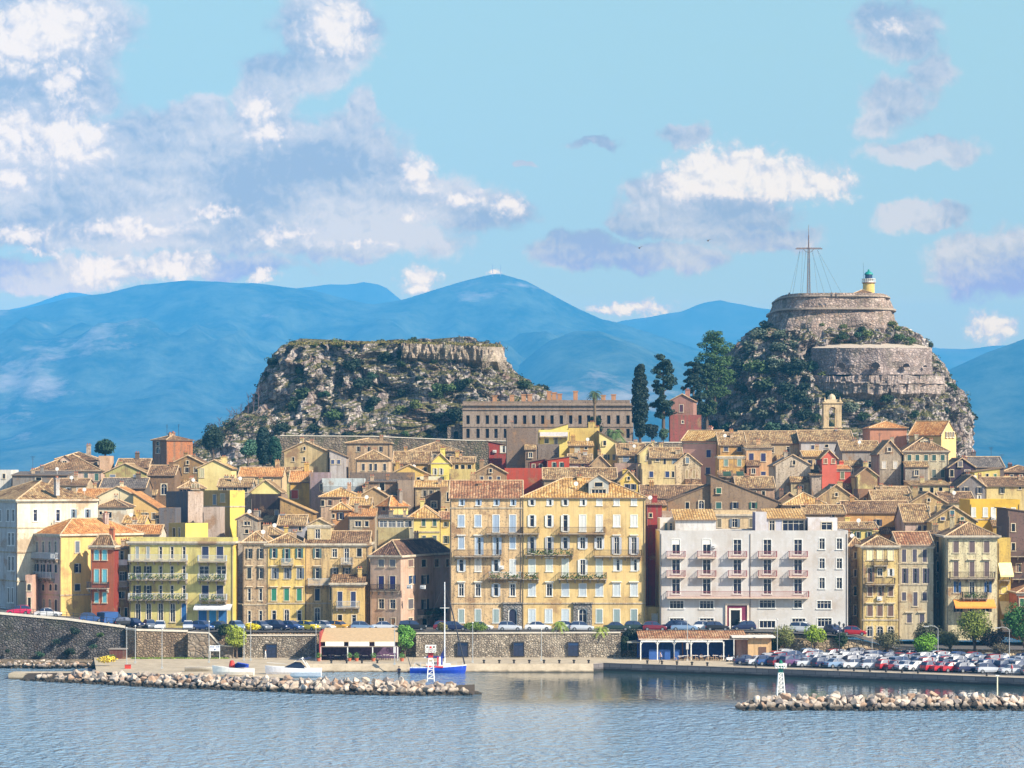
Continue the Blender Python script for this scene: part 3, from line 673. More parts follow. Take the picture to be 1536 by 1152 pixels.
        if len(bl) > 5:              # potted plants along the rail
            pm_ = MB(); rr = random.Random(int(py * a))
            for i in range(int(L * 26)):
                x = rr.uniform(-L / 2 + .2, L / 2 - .2); zc = rr.uniform(.05, .9) * rr.choice((.6, 1.1)); q = Vector((x, -dep - .02 + rr.uniform(-.15, .2), zc)); a_ = Vector((rr.gauss(0, 1), rr.gauss(0, 1), rr.gauss(0, 1))).normalized() * .13; b2 = a_.orthogonal()
                pm_.add([q - a_, q - b2, q + a_, q + b2])
            pm_.build('potted_plants', leaf(66, 84, 48), bo)
    for ch in chim:
        px, pt = ch[:2]; sz = ch[2] if len(ch) > 2 else .9; u = ufront(px) if px < x1 + 30 else w * .8; u = min(max(u, .5), w - .5)
        yy = d * .5 if roof != 'flat' else d * .3; Yc = Y + yy * c
        u = (wx(px, Yc) - XL) / max(.4, c) if th < 25 else u; u = min(max(u, .4), w - .4)
        chimney(rf, u, yy, ze + (.2 * rm if roof in ('hip', 'gx', 'gy') else 0.0), zat(pt, Yc), wall if not isinstance(wall, bpy.types.Material) else (190, 160, 130), sz)
    for an in ant:
        u = min(max(ufront(an), .5), w - .5); antenna(rf, u, d * .5, ze + rm * .8)
    for aw in awn:       # (y top, y bottom, x left, x right, projection, colour)
        yt, yb, a, b, pr, col = aw; ua, ub = ufront(a), ufront(b); zt, z2 = zat(yt, Y), zat(yb, Y)
        m_ = MB(); m_.add([(ua, -pr, z2), (ub, -pr, z2), (ub, 0, zt), (ua, 0, zt)]); m_.add([(ua, 0, zt - .03), (ub, 0, zt - .03), (ub, -pr, z2 - .03), (ua, -pr, z2 - .03)])
        m_.add([(ua, -pr - .001, z2 - .3), (ub, -pr - .001, z2 - .3), (ub, -pr, z2), (ua, -pr, z2)]); m_.build('awning', plain(*col, 0.8), root)
    for px, py in ac:
        u = ufront(px); z_ = zat(py, Y); m_ = MB(); m_.box(u - .42, u + .42, -.4, -.02, z_ - .3, z_ + .3); m_.lathe([(.22, 0), (.22, .02)], (u, -.41, z_), 8)
        m_.build('air_conditioner', plain(206, 204, 200), root)
    for dm in dorm:      # (x centre, half width, y base, y eave, y apex, window colour)
        px, hw, yb, yl, ya = dm[:5]; yy = d * .22; Yc = Y + yy; u = (wx(px, Yc) - XL); hw_ = hw * Yc / F
        z0, z1, z2 = zat(yb, Yc) - 1.0, zat(yl, Yc), zat(ya, Yc); dd = d * .3
        m_ = MB(); L_ = lambda a_, y_, z_: (u + a_, yy + y_, z_)
        m_.add([L_(-hw_, 0, z0), L_(hw_, 0, z0), L_(hw_, 0, z1), L_(0, 0, z2), L_(-hw_, 0, z1)]); m_.add([L_(hw_, 0, z0), L_(hw_, dd, z0), L_(hw_, dd, z1), L_(hw_, 0, z1)]); m_.add([L_(-hw_, dd, z0), L_(-hw_, 0, z0), L_(-hw_, 0, z1), L_(-hw_, dd, z1)])
        do = m_.build('dormer', [wm_], rf)
        r_ = MB()
        for sg in (-1, 1):
            e = sg * (hw_ + .2); zz = z1 - .1; pts = [L_(e, -.2, zz), L_(0, -.2, z2 + .1), L_(0, dd, z2 + .1), L_(e, dd, zz)]
            if sg < 0: pts.reverse()
            r_.add(pts, 0, [(0, 0), (0, 1), (3, 1), (3, 0)]); r_.add([(p[0], p[1], p[2] - .12) for p in reversed(pts)], 0)
        r_.build('dormer_roof', [tiles(tile)], do)
        hh = round((z1 - zat(yb, Yc)) * .75, 1); fm, pm = win_meshes(hw_ * .9, max(.6, hh), 'r', 0)
        fo = place('window', fm, do, (u, yy - .2, zat(yb, Yc) + .15)); place('pane', pm, fo)
    return root
# ---------------------------------------------------------------- the terrace of houses along the shore, left to right
TEAL = (58, 104, 104); BROWN = (116, 88, 74); LBLUE = (160, 178, 198); WHT = (222, 222, 214); DK = (44, 46, 52); GREEN = (44, 128, 100); TURQ = (120, 196, 206); GREYB = (120, 136, 148); PALE = (206, 212, 200)
CREAM = (242, 232, 204)
house('tall cream mansion with grey blue street face at the left edge', -34, 26, 749, (214, 214, 212), 'hip', 27, 'old', Y=497, x2=147, th=58, side=(246, 236, 206), dirt=.12, base=4.5, cornice=.5, band=(792, 829, 872),  # front greyed for shade, side creamed for sunlight, in the wall colours
      wins=[('r', 764, 782, 5, (0, 12, 20, 53, 87)), ('q', 764, 777, 5, (109, 130), GREYB), ('r', 799, 818, 5, (-2, 14, 19.5)), ('r', 835, 856, 5, (-2, 14, 19.5)), ('r', 882, 904, 4, (13, 19)), ('hole', 882, 904, 5, (-2,))], shut=(60, 80, 100), chim=((40, 718),))
house('pink and yellow corner house with arched windows and orange roof', 47, 91, 801, (226, 196, 184), 'hip', 22, 'orange', Y=492, x2=214, th=52, side=(250, 210, 118), dirt=.12, base=4.5, cornice=.4, band=(893,),  # pink front stands for shade, yellow side for sunlight, in the paint colours
      wins=[('a', 812, 829, 4.4, (55.5, 65, 74.5, 83.5)), ('ao', 846, 859, 3.4, (55.5,)), ('ao', 846, 866, 3.4, (65, 74.5)), ('as', 846, 859, 4.4, (84,)), ('as', 876, 886, 4.2, (56, 65, 76, 84)), ('a', 899, 912, 4.2, (56, 66, 75)), ('as', 899, 917, 4.2, (84,), DK),
            ('s', 812, 829, 5.5, (116,), (104, 112, 122)), ('o', 846, 859, 4.5, (116,)), ('s', 876, 886, 7, (116,)), ('o', 846, 859, 4.5, (150,)), ('r', 812, 829, 5, (150,))], shut=(44, 50, 66), bal=((838, 50, 89, .8, 'white'), (867, 56, 82, .8, 'white')))
house('low pink annex with one dark door left of the arched window house', 38, 49, 868, (232, 188, 164), 'flat', 0, Y=491.5, d=8, dirt=.15, base=4.5, wins=[('as', 876, 886, 5, (43.5,), DK), ('hole', 896, 918, 4.4, (44,))])
house('brick red house with turquoise shutters and an iron balcony', 136, 171, 818, (206, 104, 62), 'hip', 15, 'brown', Y=490, d=14, dirt=.2, base=4.2, side=(150, 52, 36), x2=178, th=14, cornice=.35,  # side wall given a darker red to carry its shade
      wins=[('as', 825, 840, 6.6, (145, 157), TURQ), ('s', 854, 874, 6.6, (145, 157), TURQ), ('as', 889, 904, 6.4, (145, 157), TURQ)], bal=((882, 133, 164, 1.0, 'iron'),))
house('narrow ochre house with stacked balconies beside the red house', 171, 193, 822, (214, 186, 120), 'shed', 8, 'brown', Y=494, d=10, dirt=.4, base=4.2, wins=[('o', 858, 872, 7, (183,), DK), ('r', 887, 898, 11, (182,)), ('hole', 912, 928, 4, (178,)), ('hole', 912, 928, 4, (189,)), ('r', 826, 842, 5, (183,))],
      bal=((848, 172, 193, 1.2, 'panel'), (880, 171, 193, 1.2, 'white')), ac=((177, 829), (177, 834)))
house('lime yellow four storey apartment block with long white balconies and a blue shop front', 194, 350, 812, (232, 218, 128), 'flat', 0, Y=490, d=13, x2=357, th=5, side=(250, 216, 84), dirt=.14, base=4.0, cornice=.45,  # right side strip coloured brighter for the sun on it
      wins=[('s', 820, 838, 4.4, (206, 222), (150, 160, 160)), ('r', 820, 838, 4.6, (241, 258, 276)), ('o', 849, 868, 5, (206, 222), DK), ('r', 849, 868, 4.8, (241, 258, 276)), ('o', 878, 898, 5, (206, 222), DK), ('r', 878, 898, 4.8, (241, 258, 276)),
            ('s', 820, 838, 9.5, (308, 330), (38, 50, 84)), ('r', 849, 868, 14, (306, 332)), ('s', 878, 898, 9.5, (308, 330), (40, 48, 80)), ('a', 905, 933, 7, (207, 223, 241, 259)), ('as', 905, 933, 7.6, (276,), (40, 100, 160)),
            ('s', 914, 936, 13, (304, 334), (52, 110, 168)), ('s', 914, 936, 11, (319,), (70, 150, 200))],
      bal=((841, 194, 282, 1.3, 'white'), (869, 194, 282, 1.3, 'white', 1), (899, 194, 282, 1.3, 'white', 1), (842, 298, 341, 1.3, 'white'), (870, 298, 340, 1.3, 'white', 1), (900, 301, 341, 1.3, 'white', 1)),
      awn=((906, 912, 293, 349, 1.8, (206, 204, 204)),))
house('yellow rooftop penthouse box on the lime yellow apartment block', 253, 278, 787, (206, 184, 112), 'flat', 0, Y=498, x2=312, th=50, side=(250, 226, 92), dirt=.1, base=18.5, par=.25, wins=[('hole', 792, 808, 4, (261,)), ('r', 792, 808, 3, (269,))], cat='rooftop room')  # ochre front and bright side hold shade and sunlight as colour
house('weathered beige tower house with black shutters right of the dark alley', 364, 400, 812, (204, 178, 142), 'hip', 14, 'old', Y=492, d=13, dirt=.75, base=4.0, cornice=.3, band=(907,), fr=0,
      wins=[('o', 823, 838, 4.2, (374, 391)), ('sh', 852, 868, 6, (374,)), ('oh', 852, 868, 4.2, (391,)), ('rh', 883, 901, 4.6, (374, 391)), ('a', 916, 934, 4.8, (374, 391))], shut=(36, 44, 48), bal=((848, 366, 383, .0001, 'rust'),)[:0])
house('golden yellow house with emerald shutters on its second floor', 400, 457, 815, (246, 212, 112), 'hip', 14, 'old', Y=492, d=13, dirt=.35, base=4.0, cornice=.45, band=(905,),
      wins=[('o', 823, 837, 5.5, (411,), TEAL), ('o', 823, 843, 5.5, (430,), TEAL), ('o', 823, 837, 5, (449,), TEAL), ('qh', 852, 868, 7.4, (411, 430, 449), (104, 112, 122)), ('sh', 883, 901, 7.4, (411, 430, 449), GREEN), ('a', 916, 931, 6, (411, 449)), ('a', 914, 936, 7.4, (430,))],
      bal=((847, 422, 440, .9, 'white'),), shut=(90, 104, 110))
house('faded yellow house with a pedimented attic tower and a white balustrade balcony', 457, 553, 815, (226, 192, 130), 'gx', 17, 'brown', Y=493, d=13, dirt=.55, base=4.0, cornice=.4, band=(905,),
      wins=[('o', 823, 837, 6, (476,), (78, 104, 104)), ('r', 823, 836, 7, (502,)), ('r', 822, 843, 7, (520,)), ('hole', 822, 835, 7, (539,)), ('oh', 852, 868, 6, (476,), (64, 76, 72)), ('o', 852, 868, 5, (502,), DK), ('o', 852, 867, 5, (520,), DK), ('hole', 851, 858, 7, (539,)), ('s', 883, 901, 7, (476,), (38, 48, 78)), ('a', 912, 936, 8, (476,)), ('hole', 882, 900, 4, (497,))],
      bal=((848, 464, 490, .0001, 'white'),)[:0] + ((877, 462, 497, 1.1, 'white'), (846, 511, 530, 1.0, 'white')))
house('attic tower with a small cross-barred window under a low pediment', 461, 496, 787, (224, 200, 146), 'gy', 9, 'old', Y=495, d=9, dirt=.45, base=18.0, wins=[('r', 794, 808, 7, (476.5,))], cat='attic tower', cornice=.2)
house('small ochre house with two blue doors below a heap of broken roof tiles', 497, 546, 874, (232, 196, 116), 'shed', 15, 'brown', Y=488, d=6.5, dirt=.4, base=4.0, cornice=.4,
      wins=[('s', 887, 911, 7, (510, 530), (38, 50, 90)), ('hole', 922, 934, 6, (510,)), ('r', 922, 936, 6, (531,))], bal=((911, 504, 540, .7, 'white'),))
house('rosy beige corner house under a dark hipped roof with white patches', 555, 601, 833, (226, 192, 164), 'hip', 22, 'dark', Y=489, x2=680, th=22, side=(216, 182, 158), dirt=.2, base=4.0, cornice=.35,
      wins=[('s', 839, 850, 8, (572, 589), (120, 120, 124)), ('s', 864, 884, 8, (572, 589), (44, 44, 110)), ('r', 899, 913, 8, (572, 589)), ('r', 927, 933, 8, (572,)), ('s', 927, 938, 6, (590,), (160, 120, 80)),
            ('s', 839, 850, 7, (616,), (120, 96, 88)), ('hole', 839, 850, 7, (636, 655)), ('q', 863, 876, 6, (616,), (44, 70, 110)), ('o', 863, 876, 5, (637,), DK), ('s', 899, 913, 7, (616,), (96, 92, 96)), ('o', 899, 914, 5, (637,), DK), ('r', 927, 934, 6, (616,)), ('hole', 926, 938, 7, (637,)), ('hole', 928, 936, 6, (655,)), ('hole', 839, 850, 5, (671,))],
      bal=((886, 556, 600, .35, 'rust'), (921, 626, 660, 1.3, 'iron', 1)), ac=((615, 880), (635, 880)))
# the long palace: a weathered pink west part and a painted yellow east part
C1 = (692, 717, 744, 769); C2 = (798, 824, 848, 874, 899, 925, 951)
house('weathered salmon half of the long palace with faded blue shutters', 675, 783, 746, (240, 204, 148), 'gx', 25, 'red', Y=490, d=14, dirt=.8, base=4.0, cornice=.0, band=(762, 905),
      wins=[('q', 749, 758, 5.5, C1, LBLUE), ('s', 773, 790, 9, (692, 717), LBLUE), ('s', 773, 798, 9, (744, 769), LBLUE), ('sh', 806, 823, 8, (692,), LBLUE), ('qh', 806, 832, 8, (717, 744), LBLUE), ('sh', 806, 823, 8, (769,), LBLUE),
            ('oh', 839, 857, 6, (692, 744), (200, 206, 210)), ('sh', 839, 857, 8, (717,), (196, 190, 180)), ('s', 839, 862, 8, (769,), (204, 208, 206)), ('rh', 876, 894, 7.5, (692, 717, 769), WHT), ('o', 876, 894, 6, (744,), (190, 196, 204)), ('s', 914, 934, 8.5, (692, 717, 744), (150, 168, 166)), ('as', 914, 938, 11, (769,), (30, 36, 66))],
      bal=((800, 730, 783, 1.1, 'rust'), (834, 682, 752, 1.1, 'rust'), (867, 732, 783, 1.2, 'white', 1)), ac=((752, 851),))
house('painted yellow half of the long palace with white shutters and a pale striped roof', 783.2, 968, 745, (246, 212, 138), 'hip', 28, 'yellow', Y=490, d=14.1, dirt=.14, base=4.0, cornice=.0, band=(905,),
      wins=[('o', 749, 758, 5.5, (798, 848), (210, 208, 200)), ('q', 749, 758, 6, (824, 874), WHT), ('s', 749, 758, 7.5, (899, 925, 951), WHT),
            ('o', 773, 790, 6, (798, 824), WHT), ('o', 773, 797, 6, (848,), WHT), ('s', 773, 797, 9, (874, 899), WHT), ('s', 773, 790, 9, (925, 951), WHT),
            ('o', 806, 830, 6, (798, 824), (180, 180, 180)), ('o', 806, 823, 6, (848,), (190, 190, 190)), ('oh', 806, 823, 7, (874,), (220, 220, 220)), ('o', 806, 823, 7, (899,), (210, 210, 210)), ('oh', 806, 831, 7, (925, 951), (190, 190, 194)),
            ('s', 839, 862, 9, (798,), PALE), ('sh', 839, 857, 9, (824,), PALE), ('s', 839, 864, 9, (848, 899), PALE), ('o', 839, 862, 7, (874,), WHT), ('qh', 839, 856, 8, (925, 951), WHT),
            ('rh', 876, 894, 8.5, (824,), WHT), ('s', 876, 894, 9.5, (798, 848, 874, 899), (190, 200, 206)), ('sh', 876, 894, 10, (925, 951), (198, 206, 208)), ('s', 914, 934, 10, (798, 823, 848), (196, 208, 214)), ('s', 914, 934, 9, (899, 925, 951), (140, 160, 160)), ('a', 914, 938, 12, (874,))],
      bal=((800, 783.5, 809, 1.1, 'rust'), (800, 839, 908, 1.1, 'rust'), (832, 788, 860, 1.2, 'rust', 1), (834, 891, 962, 1.1, 'rust'), (868, 783.5, 809, 1.2, 'rust', 1), (868, 838, 910, 1.2, 'rust', 1)))
house('dark red house seen in the slot between the palace and the white hotel', 969, 993, 756, (176, 62, 62), 'shed', 4, 'red', Y=506, d=12, dirt=.5, base=4.0, side=(150, 60, 50), wins=[('hole', 770, 776, 4, (976,))])
house('small yellow gatehouse with a round headed white door beside the hotel', 964, 991, 916, (238, 204, 124), 'flat', 0, Y=492, d=5, dirt=.4, base=4.0, wins=[('as', 921, 938, 8, (982,), (214, 212, 204))])
HC = (1014, 1060, 1106, 1151, 1197)
house('long white hotel with rows of small pink balconies and a maroon portal', 990, 1272, 798, (222, 219, 214), 'flat', 0, Y=488, d=15, dirt=.06, base=3.6, par=.25, left=(246, 226, 176), cat='hotel', name='hotel',
      wins=[('d', 809, 831, 12, HC[:2], (226, 222, 214)), ('r', 809, 832, 12, HC[2:]), ('r', 839, 861, 12, HC), ('r', 868, 891, 12, HC), ('r', 808, 824, 8, (1233, 1259)), ('r', 838, 853, 8, (1233, 1259)), ('r', 867, 883, 8, (1233, 1259)),
            ('r', 901, 913, 21, (1015, 1060, 1236)), ('r', 900, 912, 24, (1151,)), ('r', 900, 912, 12, (1197,)), ('r', 927, 940, 21, (1015, 1060, 1237)), ('r', 931, 942, 24, (1151,)), ('r', 928, 944, 20, (1198,)), ('hole', 915, 947, 14, (1103,))],
      bal=tuple((836, x - 14, x + 14, 1.1, 'pink') for x in HC) + tuple((865, x - 14, x + 14, 1.1, 'pink') for x in HC) + ((896, 1000, 1213, 1.2, 'pink'),), ac=((1070, 819), (1072, 905))[:1])
HOTEL = HOUSES[-1][0]
# portal, maroon field with a pale inner frame
def hotel_bits():
    Yh = 488; zf = HOTEL.location.z; XL = HOTEL.location.x; u = lambda p: wx(p, Yh) - XL; z = lambda q: wz(q, Yh) - zf
    m = MB(); m.box(u(1088), u(1123), -.30, -.004, z(908), z(905)); m.box(u(1088), u(1090.5), -.30, -.004, z(950), z(908) - .002); m.box(u(1120.5), u(1123), -.30, -.004, z(950), z(908) - .002); m.build('portal_frame', plain(222, 200, 176), HOTEL)
    m = MB(); m.box(u(1090.6), u(1095), -.1, -.006, z(950), z(908.2)); m.box(u(1112), u(1120.4), -.1, -.006, z(950), z(908.2)); m.box(u(1095), u(1112), -.1, -.006, z(912), z(908.2)); m.build('portal_panel', plain(116, 36, 66), HOTEL)
    m = MB(); m.box(u(1093.5), u(1096), -.2, -.104, z(950), z(912)); m.box(u(1110), u(1112.5), -.2, -.104, z(950), z(912)); m.box(u(1096), u(1110), -.2, -.104, z(915), z(912.4)); m.build('door_frame', plain(226, 216, 200), HOTEL)
    m = MB()
    for x in (1115.5,): m.lathe([(0, 0), (.9, -.25), (.85, -.3)], (u(x), -.9, z(930)), 10)
    m.build('umbrella', WHITE, HOTEL)
hotel_bits()
for px in (769, 874):
    root = [r for r, w_, d_ in HOUSES if ('salmon half' if px == 769 else 'yellow half') in r['label']][0]; zf = root.location.z; XL = root.location.x; u = wx(px, 490) - XL; z = lambda q: wz(q, 490) - zf
    m = MB(); m.box(u - 1.55, u - .78, -.28, -.054, 0, z(906)); m.box(u + .78, u + 1.55, -.28, -.054, 0, z(906)); m.box(u - .78, u + .78, -.28, -.054, z(912.5), z(906)); m.box(u - 1.75, u + 1.75, -.5, -.002, z(905.6), z(903.6)); m.build('portal', masonry(150, 146, 140, .5, .3), root)
house('white rooftop wing with three narrow windows at the left end of the hotel roof', 990, 1030, 779, (232, 230, 226), 'flat', 0, Y=496, d=9, dirt=.1, base=19, par=.2, wins=[('s', 784, 796, 4, (999, 1014), (96, 120, 130)), ('r', 784, 796, 4, (1006.5,))], cat='rooftop room')
house('white rooftop block under a striped tile roof on the left of the hotel roof', 1013, 1074, 779, (232, 230, 226), 'shed', 14, 'yellow', Y=493, d=9, dirt=.12, base=19, cat='rooftop room')
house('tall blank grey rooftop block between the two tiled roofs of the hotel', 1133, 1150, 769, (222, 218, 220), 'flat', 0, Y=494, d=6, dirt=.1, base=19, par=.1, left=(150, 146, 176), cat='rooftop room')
house('rooftop terrace room with a wide blue glass front under a striped tile roof', 1150, 1208, 777, (206, 208, 222), 'shed', 13, 'yellow', Y=495, d=9, dirt=.1, base=19, wins=[('r', 781, 796, 8, (1158,)), ('r', 780, 797, 32, (1190,))], cat='rooftop room')
house('white rooftop box with a blue triple window at the right end of the hotel roof', 1212, 1256, 778, (236, 234, 236), 'flat', 0, Y=494, d=9, dirt=.1, base=19, par=.15, wins=[('r', 783, 795, 16, (1240,))], cat='rooftop room')
house('narrow brown recessed wing with stacked windows right of the white hotel', 1274, 1293, 816, (190, 158, 122), 'hip', 10, 'brown', Y=496, d=11, dirt=.85, base=3.4, wins=[('q', 828, 838, 4.5, (1283,)), ('q', 854, 865, 4.5, (1283,)), ('hole', 880, 893, 4.5, (1283,)), ('q', 908, 923, 4.5, (1283,)), ('a', 940, 952, 7, (1283,))], shut=BROWN)
house('peeling yellow house with brown shutters and an arcade behind the trees', 1293, 1347, 818, (240, 210, 130), 'hip', 14, 'brown', Y=489, d=13, dirt=.65, base=3.4, cornice=.4, band=(930,),
      wins=[('s', 825, 840, 8, (1305, 1320, 1336), (240, 228, 180)), ('q', 852, 873, 6, (1305,)), ('r', 852, 864, 7, (1320,)), ('q', 853, 864, 6, (1335,), WHT), ('sh', 880, 894, 7.5, (1305, 1336)), ('q', 880, 894, 5, (1320,)), ('sh', 908, 924, 8, (1305, 1320, 1336)), ('a', 940, 955, 9, (1305, 1320, 1336))],
      shut=BROWN, bal=((848, 1310, 1331, .9, 'rust'), (876, 1297, 1342, 1.0, 'rust')), dorm=((1318, 7, 815, 804, 799),), ac=((1319, 898),))
house('beige five floor house with tall narrow windows and thin string ledges', 1347.2, 1400, 817, (216, 202, 166), 'gx', 18, 'red', Y=490, d=13, dirt=.35, base=3.4, cornice=.3, band=(845, 877),
      wins=[('s', 824, 843, 6.5, (1356, 1372, 1387)), ('q', 852, 875, 6.5, (1356, 1372, 1387)), ('s', 888, 901, 6.5, (1356, 1387)), ('s', 888, 909, 6, (1373,)), ('sh', 921, 934, 7, (1364, 1383))], shut=(84, 78, 92))
house('grey stained side wing joined to the cream corner house', 1402, 1420, 803, (176, 162, 138), 'shed', 6, 'brown', Y=497, d=9, dirt=.8, base=3.4, wins=[('s', 812, 829, 7, (1408.5,)), ('hole', 842, 858, 7, (1408.5,)), ('hole', 872, 889, 6, (1408.5,))], shut=(60, 62, 80))
house('cream corner house with an orange awning and iron balconies', 1420, 1496, 803, (238, 224, 176), 'hip', 19, 'brown', Y=488, d=14, dirt=.6, base=3.4, cornice=.6,
      wins=[('s', 812, 829, 8, (1434, 1458, 1480)), ('sh', 842, 865, 7, (1434, 1458, 1480)), ('q', 872, 889, 7, (1434, 1480), (52, 90, 140)), ('r', 872, 896, 7, (1458,)), ('o', 909, 918, 6, (1437, 1481), DK), ('r', 909, 925, 7, (1458,))], shut=(110, 92, 90),
      bal=((867, 1424, 1492, 1.0, 'rust'), (897, 1443, 1480, 1.1, 'iron', 1)), awn=((899, 909, 1430, 1491, 2.2, (236, 150, 62)),))
house('tall ochre yellow slice of a house with slanting cloth awnings', 1496.5, 1516, 812, (226, 190, 80), 'flat', 0, Y=497, d=10, dirt=.35, base=3.4, wins=[('s', 880, 890, 8, (1506,), (230, 210, 120)), ('hole', 850, 862, 9, (1506,))],
      awn=((844, 862, 1497, 1517, 2.5, (222, 214, 160)), (902, 918, 1499, 1520, 2.5, (216, 208, 170)), (930, 944, 1500, 1522, 2.5, (222, 214, 196))), bal=((870, 1497, 1514, 1.2, 'iron'),))
house('tall purple brown ruinous house cut off by the right edge', 1512, 1580, 772, (132, 104, 96), 'shedl', 10, 'dark', Y=503, d=12, dirt=.9, base=3.4, wins=[('hole', 786, 797, 5, (1520,)), ('hole', 815, 826, 5, (1520,)), ('q', 846, 858, 7, (1528,))], bal=((834, 1512, 1540, 1.2, 'rust'), (868, 1516, 1540, 1.2, 'iron')), shut=BROWN)
house('low terracotta house with a green framed window at the right edge', 1526, 1580, 888, (204, 110, 72), 'hip', 12, 'red', Y=489, d=9, dirt=.3, base=3.4, cornice=.3, wins=[('s', 898, 909, 6, (1533,), (40, 90, 60))])

# ---------------------------------------------------------------- the old town climbing behind
H = house
H('grey mould stained concrete tower block with a pale sunlit side', 249, 282, 742, (104, 104, 112), 'flat', 0, x2=305, th=42, side=(206, 184, 166), dirt=.5, Y=540)  # pale side colour has the sunlight painted in
H('lower grey concrete annex left of the mould stained tower', 238, 263, 767, (112, 112, 118), 'flat', 0, Y=528, d=9, dirt=.8)
H('pale pinkish blank concrete annex right of the mould stained tower', 304, 330, 766, (208, 188, 172), 'flat', 0, Y=530, d=9, dirt=.35)
H('yellow flat roofed house with a shaded loggia and bright block at its right', 303, 345, 738, (214, 178, 96), 'flat', 0, x2=367, th=38, side=(250, 228, 84), dirt=.12, Y=552, wins=[('s', 742, 757, 5, (322,), GREYB), ('s', 741, 753, 7, (334,), (170, 168, 140))], band=(760,), par=.3)  # ochre front paints the shade, vivid side the sun
H('grey house with a tiny dormer and round attic window above the palace alley', 355, 385, 778, (190, 176, 156), 'gy', 8, 'brown', Y=527, d=9, dirt=.7, wins=[('r', 782, 788, 4, (368, 373)), ('hole', 794, 800, 5, (370,))])
H('black mould stained ruin wall with two pale framed windows', 376, 422, 746, (92, 76, 76), 'flat', 0, Y=543, x2=432, th=20, side=(150, 130, 110), dirt=.9, wins=[('s', 767, 778, 5, (388,), (150, 150, 156)), ('s', 765, 780, 5, (415,), (150, 150, 156))])
H('low tiled annex in front of the mould stained ruin', 386, 420, 800, (214, 190, 150), 'hip', 10, 'old', Y=509, d=9, dirt=.4)
H('grey blue house under a long tiled roof left of the attic tower', 417, 458, 787, (180, 180, 186), 'gx', 14, 'old', Y=520, d=10, dirt=.3, wins=[('hole', 789, 796, 4, (450,))], chim=((418, 772),))
H('ochre stone gable with a pale sloping coping', 420, 470, 768, (202, 160, 92), masonry and 'shedl', 22, 'yellow', Y=538, d=9, dirt=.6, wins=[('hole', 766, 774, 5, (442,))][:0])
H('mauve grey house wall right of the golden house with the red door', 464, 492, 713, (168, 148, 154), 'flat', 0, Y=580, d=10, dirt=.4, wins=[('hole', 726, 736, 4, (482,))])
H('golden house with a red door on its terrace', 434, 465, 722, (244, 196, 92), 'gx', 16, 'orange', Y=586, d=10, dirt=.2, wins=[('s', 735, 748, 10, (442,), (196, 74, 48))], chim=((460, 696),))
H('orange roofed long house behind the golden house', 358, 424, 714, (240, 206, 150), 'gx', 13, 'orange', Y=606, d=11, dirt=.2, chim=((416, 692),))
H('yellow blank gable facing the harbour with dark roofs at its left', 376, 420, 737, (250, 236, 150), 'gy', 17, 'old', Y=565, d=13, dirt=.08)
H('low house with round headed dark windows under weathered tiles', 327, 377, 729, (176, 172, 164), 'gx', 11, 'old', Y=571, d=9, dirt=.4, wins=[('a', 731, 738, 6, (337, 353)), ('s', 731, 738, 6, (368,), DK)])
H('small house with twin windows beside the pale yellow blank gable', 268, 300, 731, (226, 208, 170), 'hip', 10, 'old', Y=573, d=9, dirt=.3, wins=[('q', 731.5, 742, 4, (272, 278, 284)), ('s', 726, 734, 4, (290, 297), (150, 140, 110))], shut=(70, 70, 84))
H('pale yellow blank gabled house with a stout chimney', 296, 346, 702, (248, 230, 152), 'gy', 12, 'yellow', Y=612, d=13, dirt=.1, wins=[('s', 703, 716, 6, (303,), (190, 186, 150))], chim=((336, 686, 1.3),))
H('brown ochre gabled house under dark mossy roofs', 253, 310, 697, (178, 140, 86), 'gy', 14, 'brown', Y=628, d=15, dirt=.5)
H('old dark roofed house with arched loggia behind the olive house', 222, 262, 712, (150, 118, 86), 'gx', 14, 'brown', Y=602, d=12, dirt=.7, wins=[('a', 726, 742, 9, (246,))], chim=((257, 694),))
H('reddish brown hilltop house with arched openings and a low hipped roof', 229, 250, 659, (168, 128, 104), 'hip', 7, 'brown', Y=668, x2=289, th=55, side=(196, 122, 72), dirt=.6, wins=[('a', 671, 680, 7, (237,)), ('hole', 663, 668, 6, (237,))], ant=(231, 257), base=24)
H('low grey roofed house below the reddish hilltop house', 174, 222, 700, (118, 104, 92), 'gx', 12, 'brown', Y=625, d=11, dirt=.6, chim=((206, 680),))
H('olive yellow gabled house with two blue windows and a satellite dish', 157, 218, 709, (206, 196, 122), 'gy', 14, 'old', Y=612, x2=None, d=15, dirt=.2, wins=[('s', 712, 722, 8, (169, 204), (120, 132, 150))])
H('pale house with a cluttered balcony right of the olive gable', 217, 241, 710, (222, 212, 180), 'shed', 6, 'old', Y=615, d=10, dirt=.4, wins=[('r', 713, 722, 6, (224, 234))], bal=((731, 217, 240, 1.3, 'iron'),))
H('large pink house with an attic storey and skylit roofs on the left hilltop', 48, 152, 705, (232, 200, 178), 'hip', 24, 'brown', Y=620, d=16, dirt=.2, cornice=.2, wins=[('s', 710, 720, 6, (112, 129), (80, 100, 104)), ('s', 710, 721, 6, (145,), (70, 110, 100))], dorm=((97, 7, 703, 689, 684),))
H('upper storey with dark windows on the large pink hilltop house', 84, 143, 688, (206, 186, 164), 'hip', 10, 'brown', Y=629, d=9, base=22, dirt=.3, wins=[('r', 689, 694, 7, (109, 128))], chim=((133, 668),), cat='attic storey')
H('blank peach tower wall right of the large pink hilltop house', 148, 164, 688, (226, 188, 152), 'flat', 0, Y=624, d=7, dirt=.25, base=18)
H('long low grey shed roof house in front of the large pink house', 18, 101, 712, (150, 146, 140), 'shed', 5, 'grey', Y=600, d=11, dirt=.5, wins=[('hole', 716, 722, 8, (58,))])
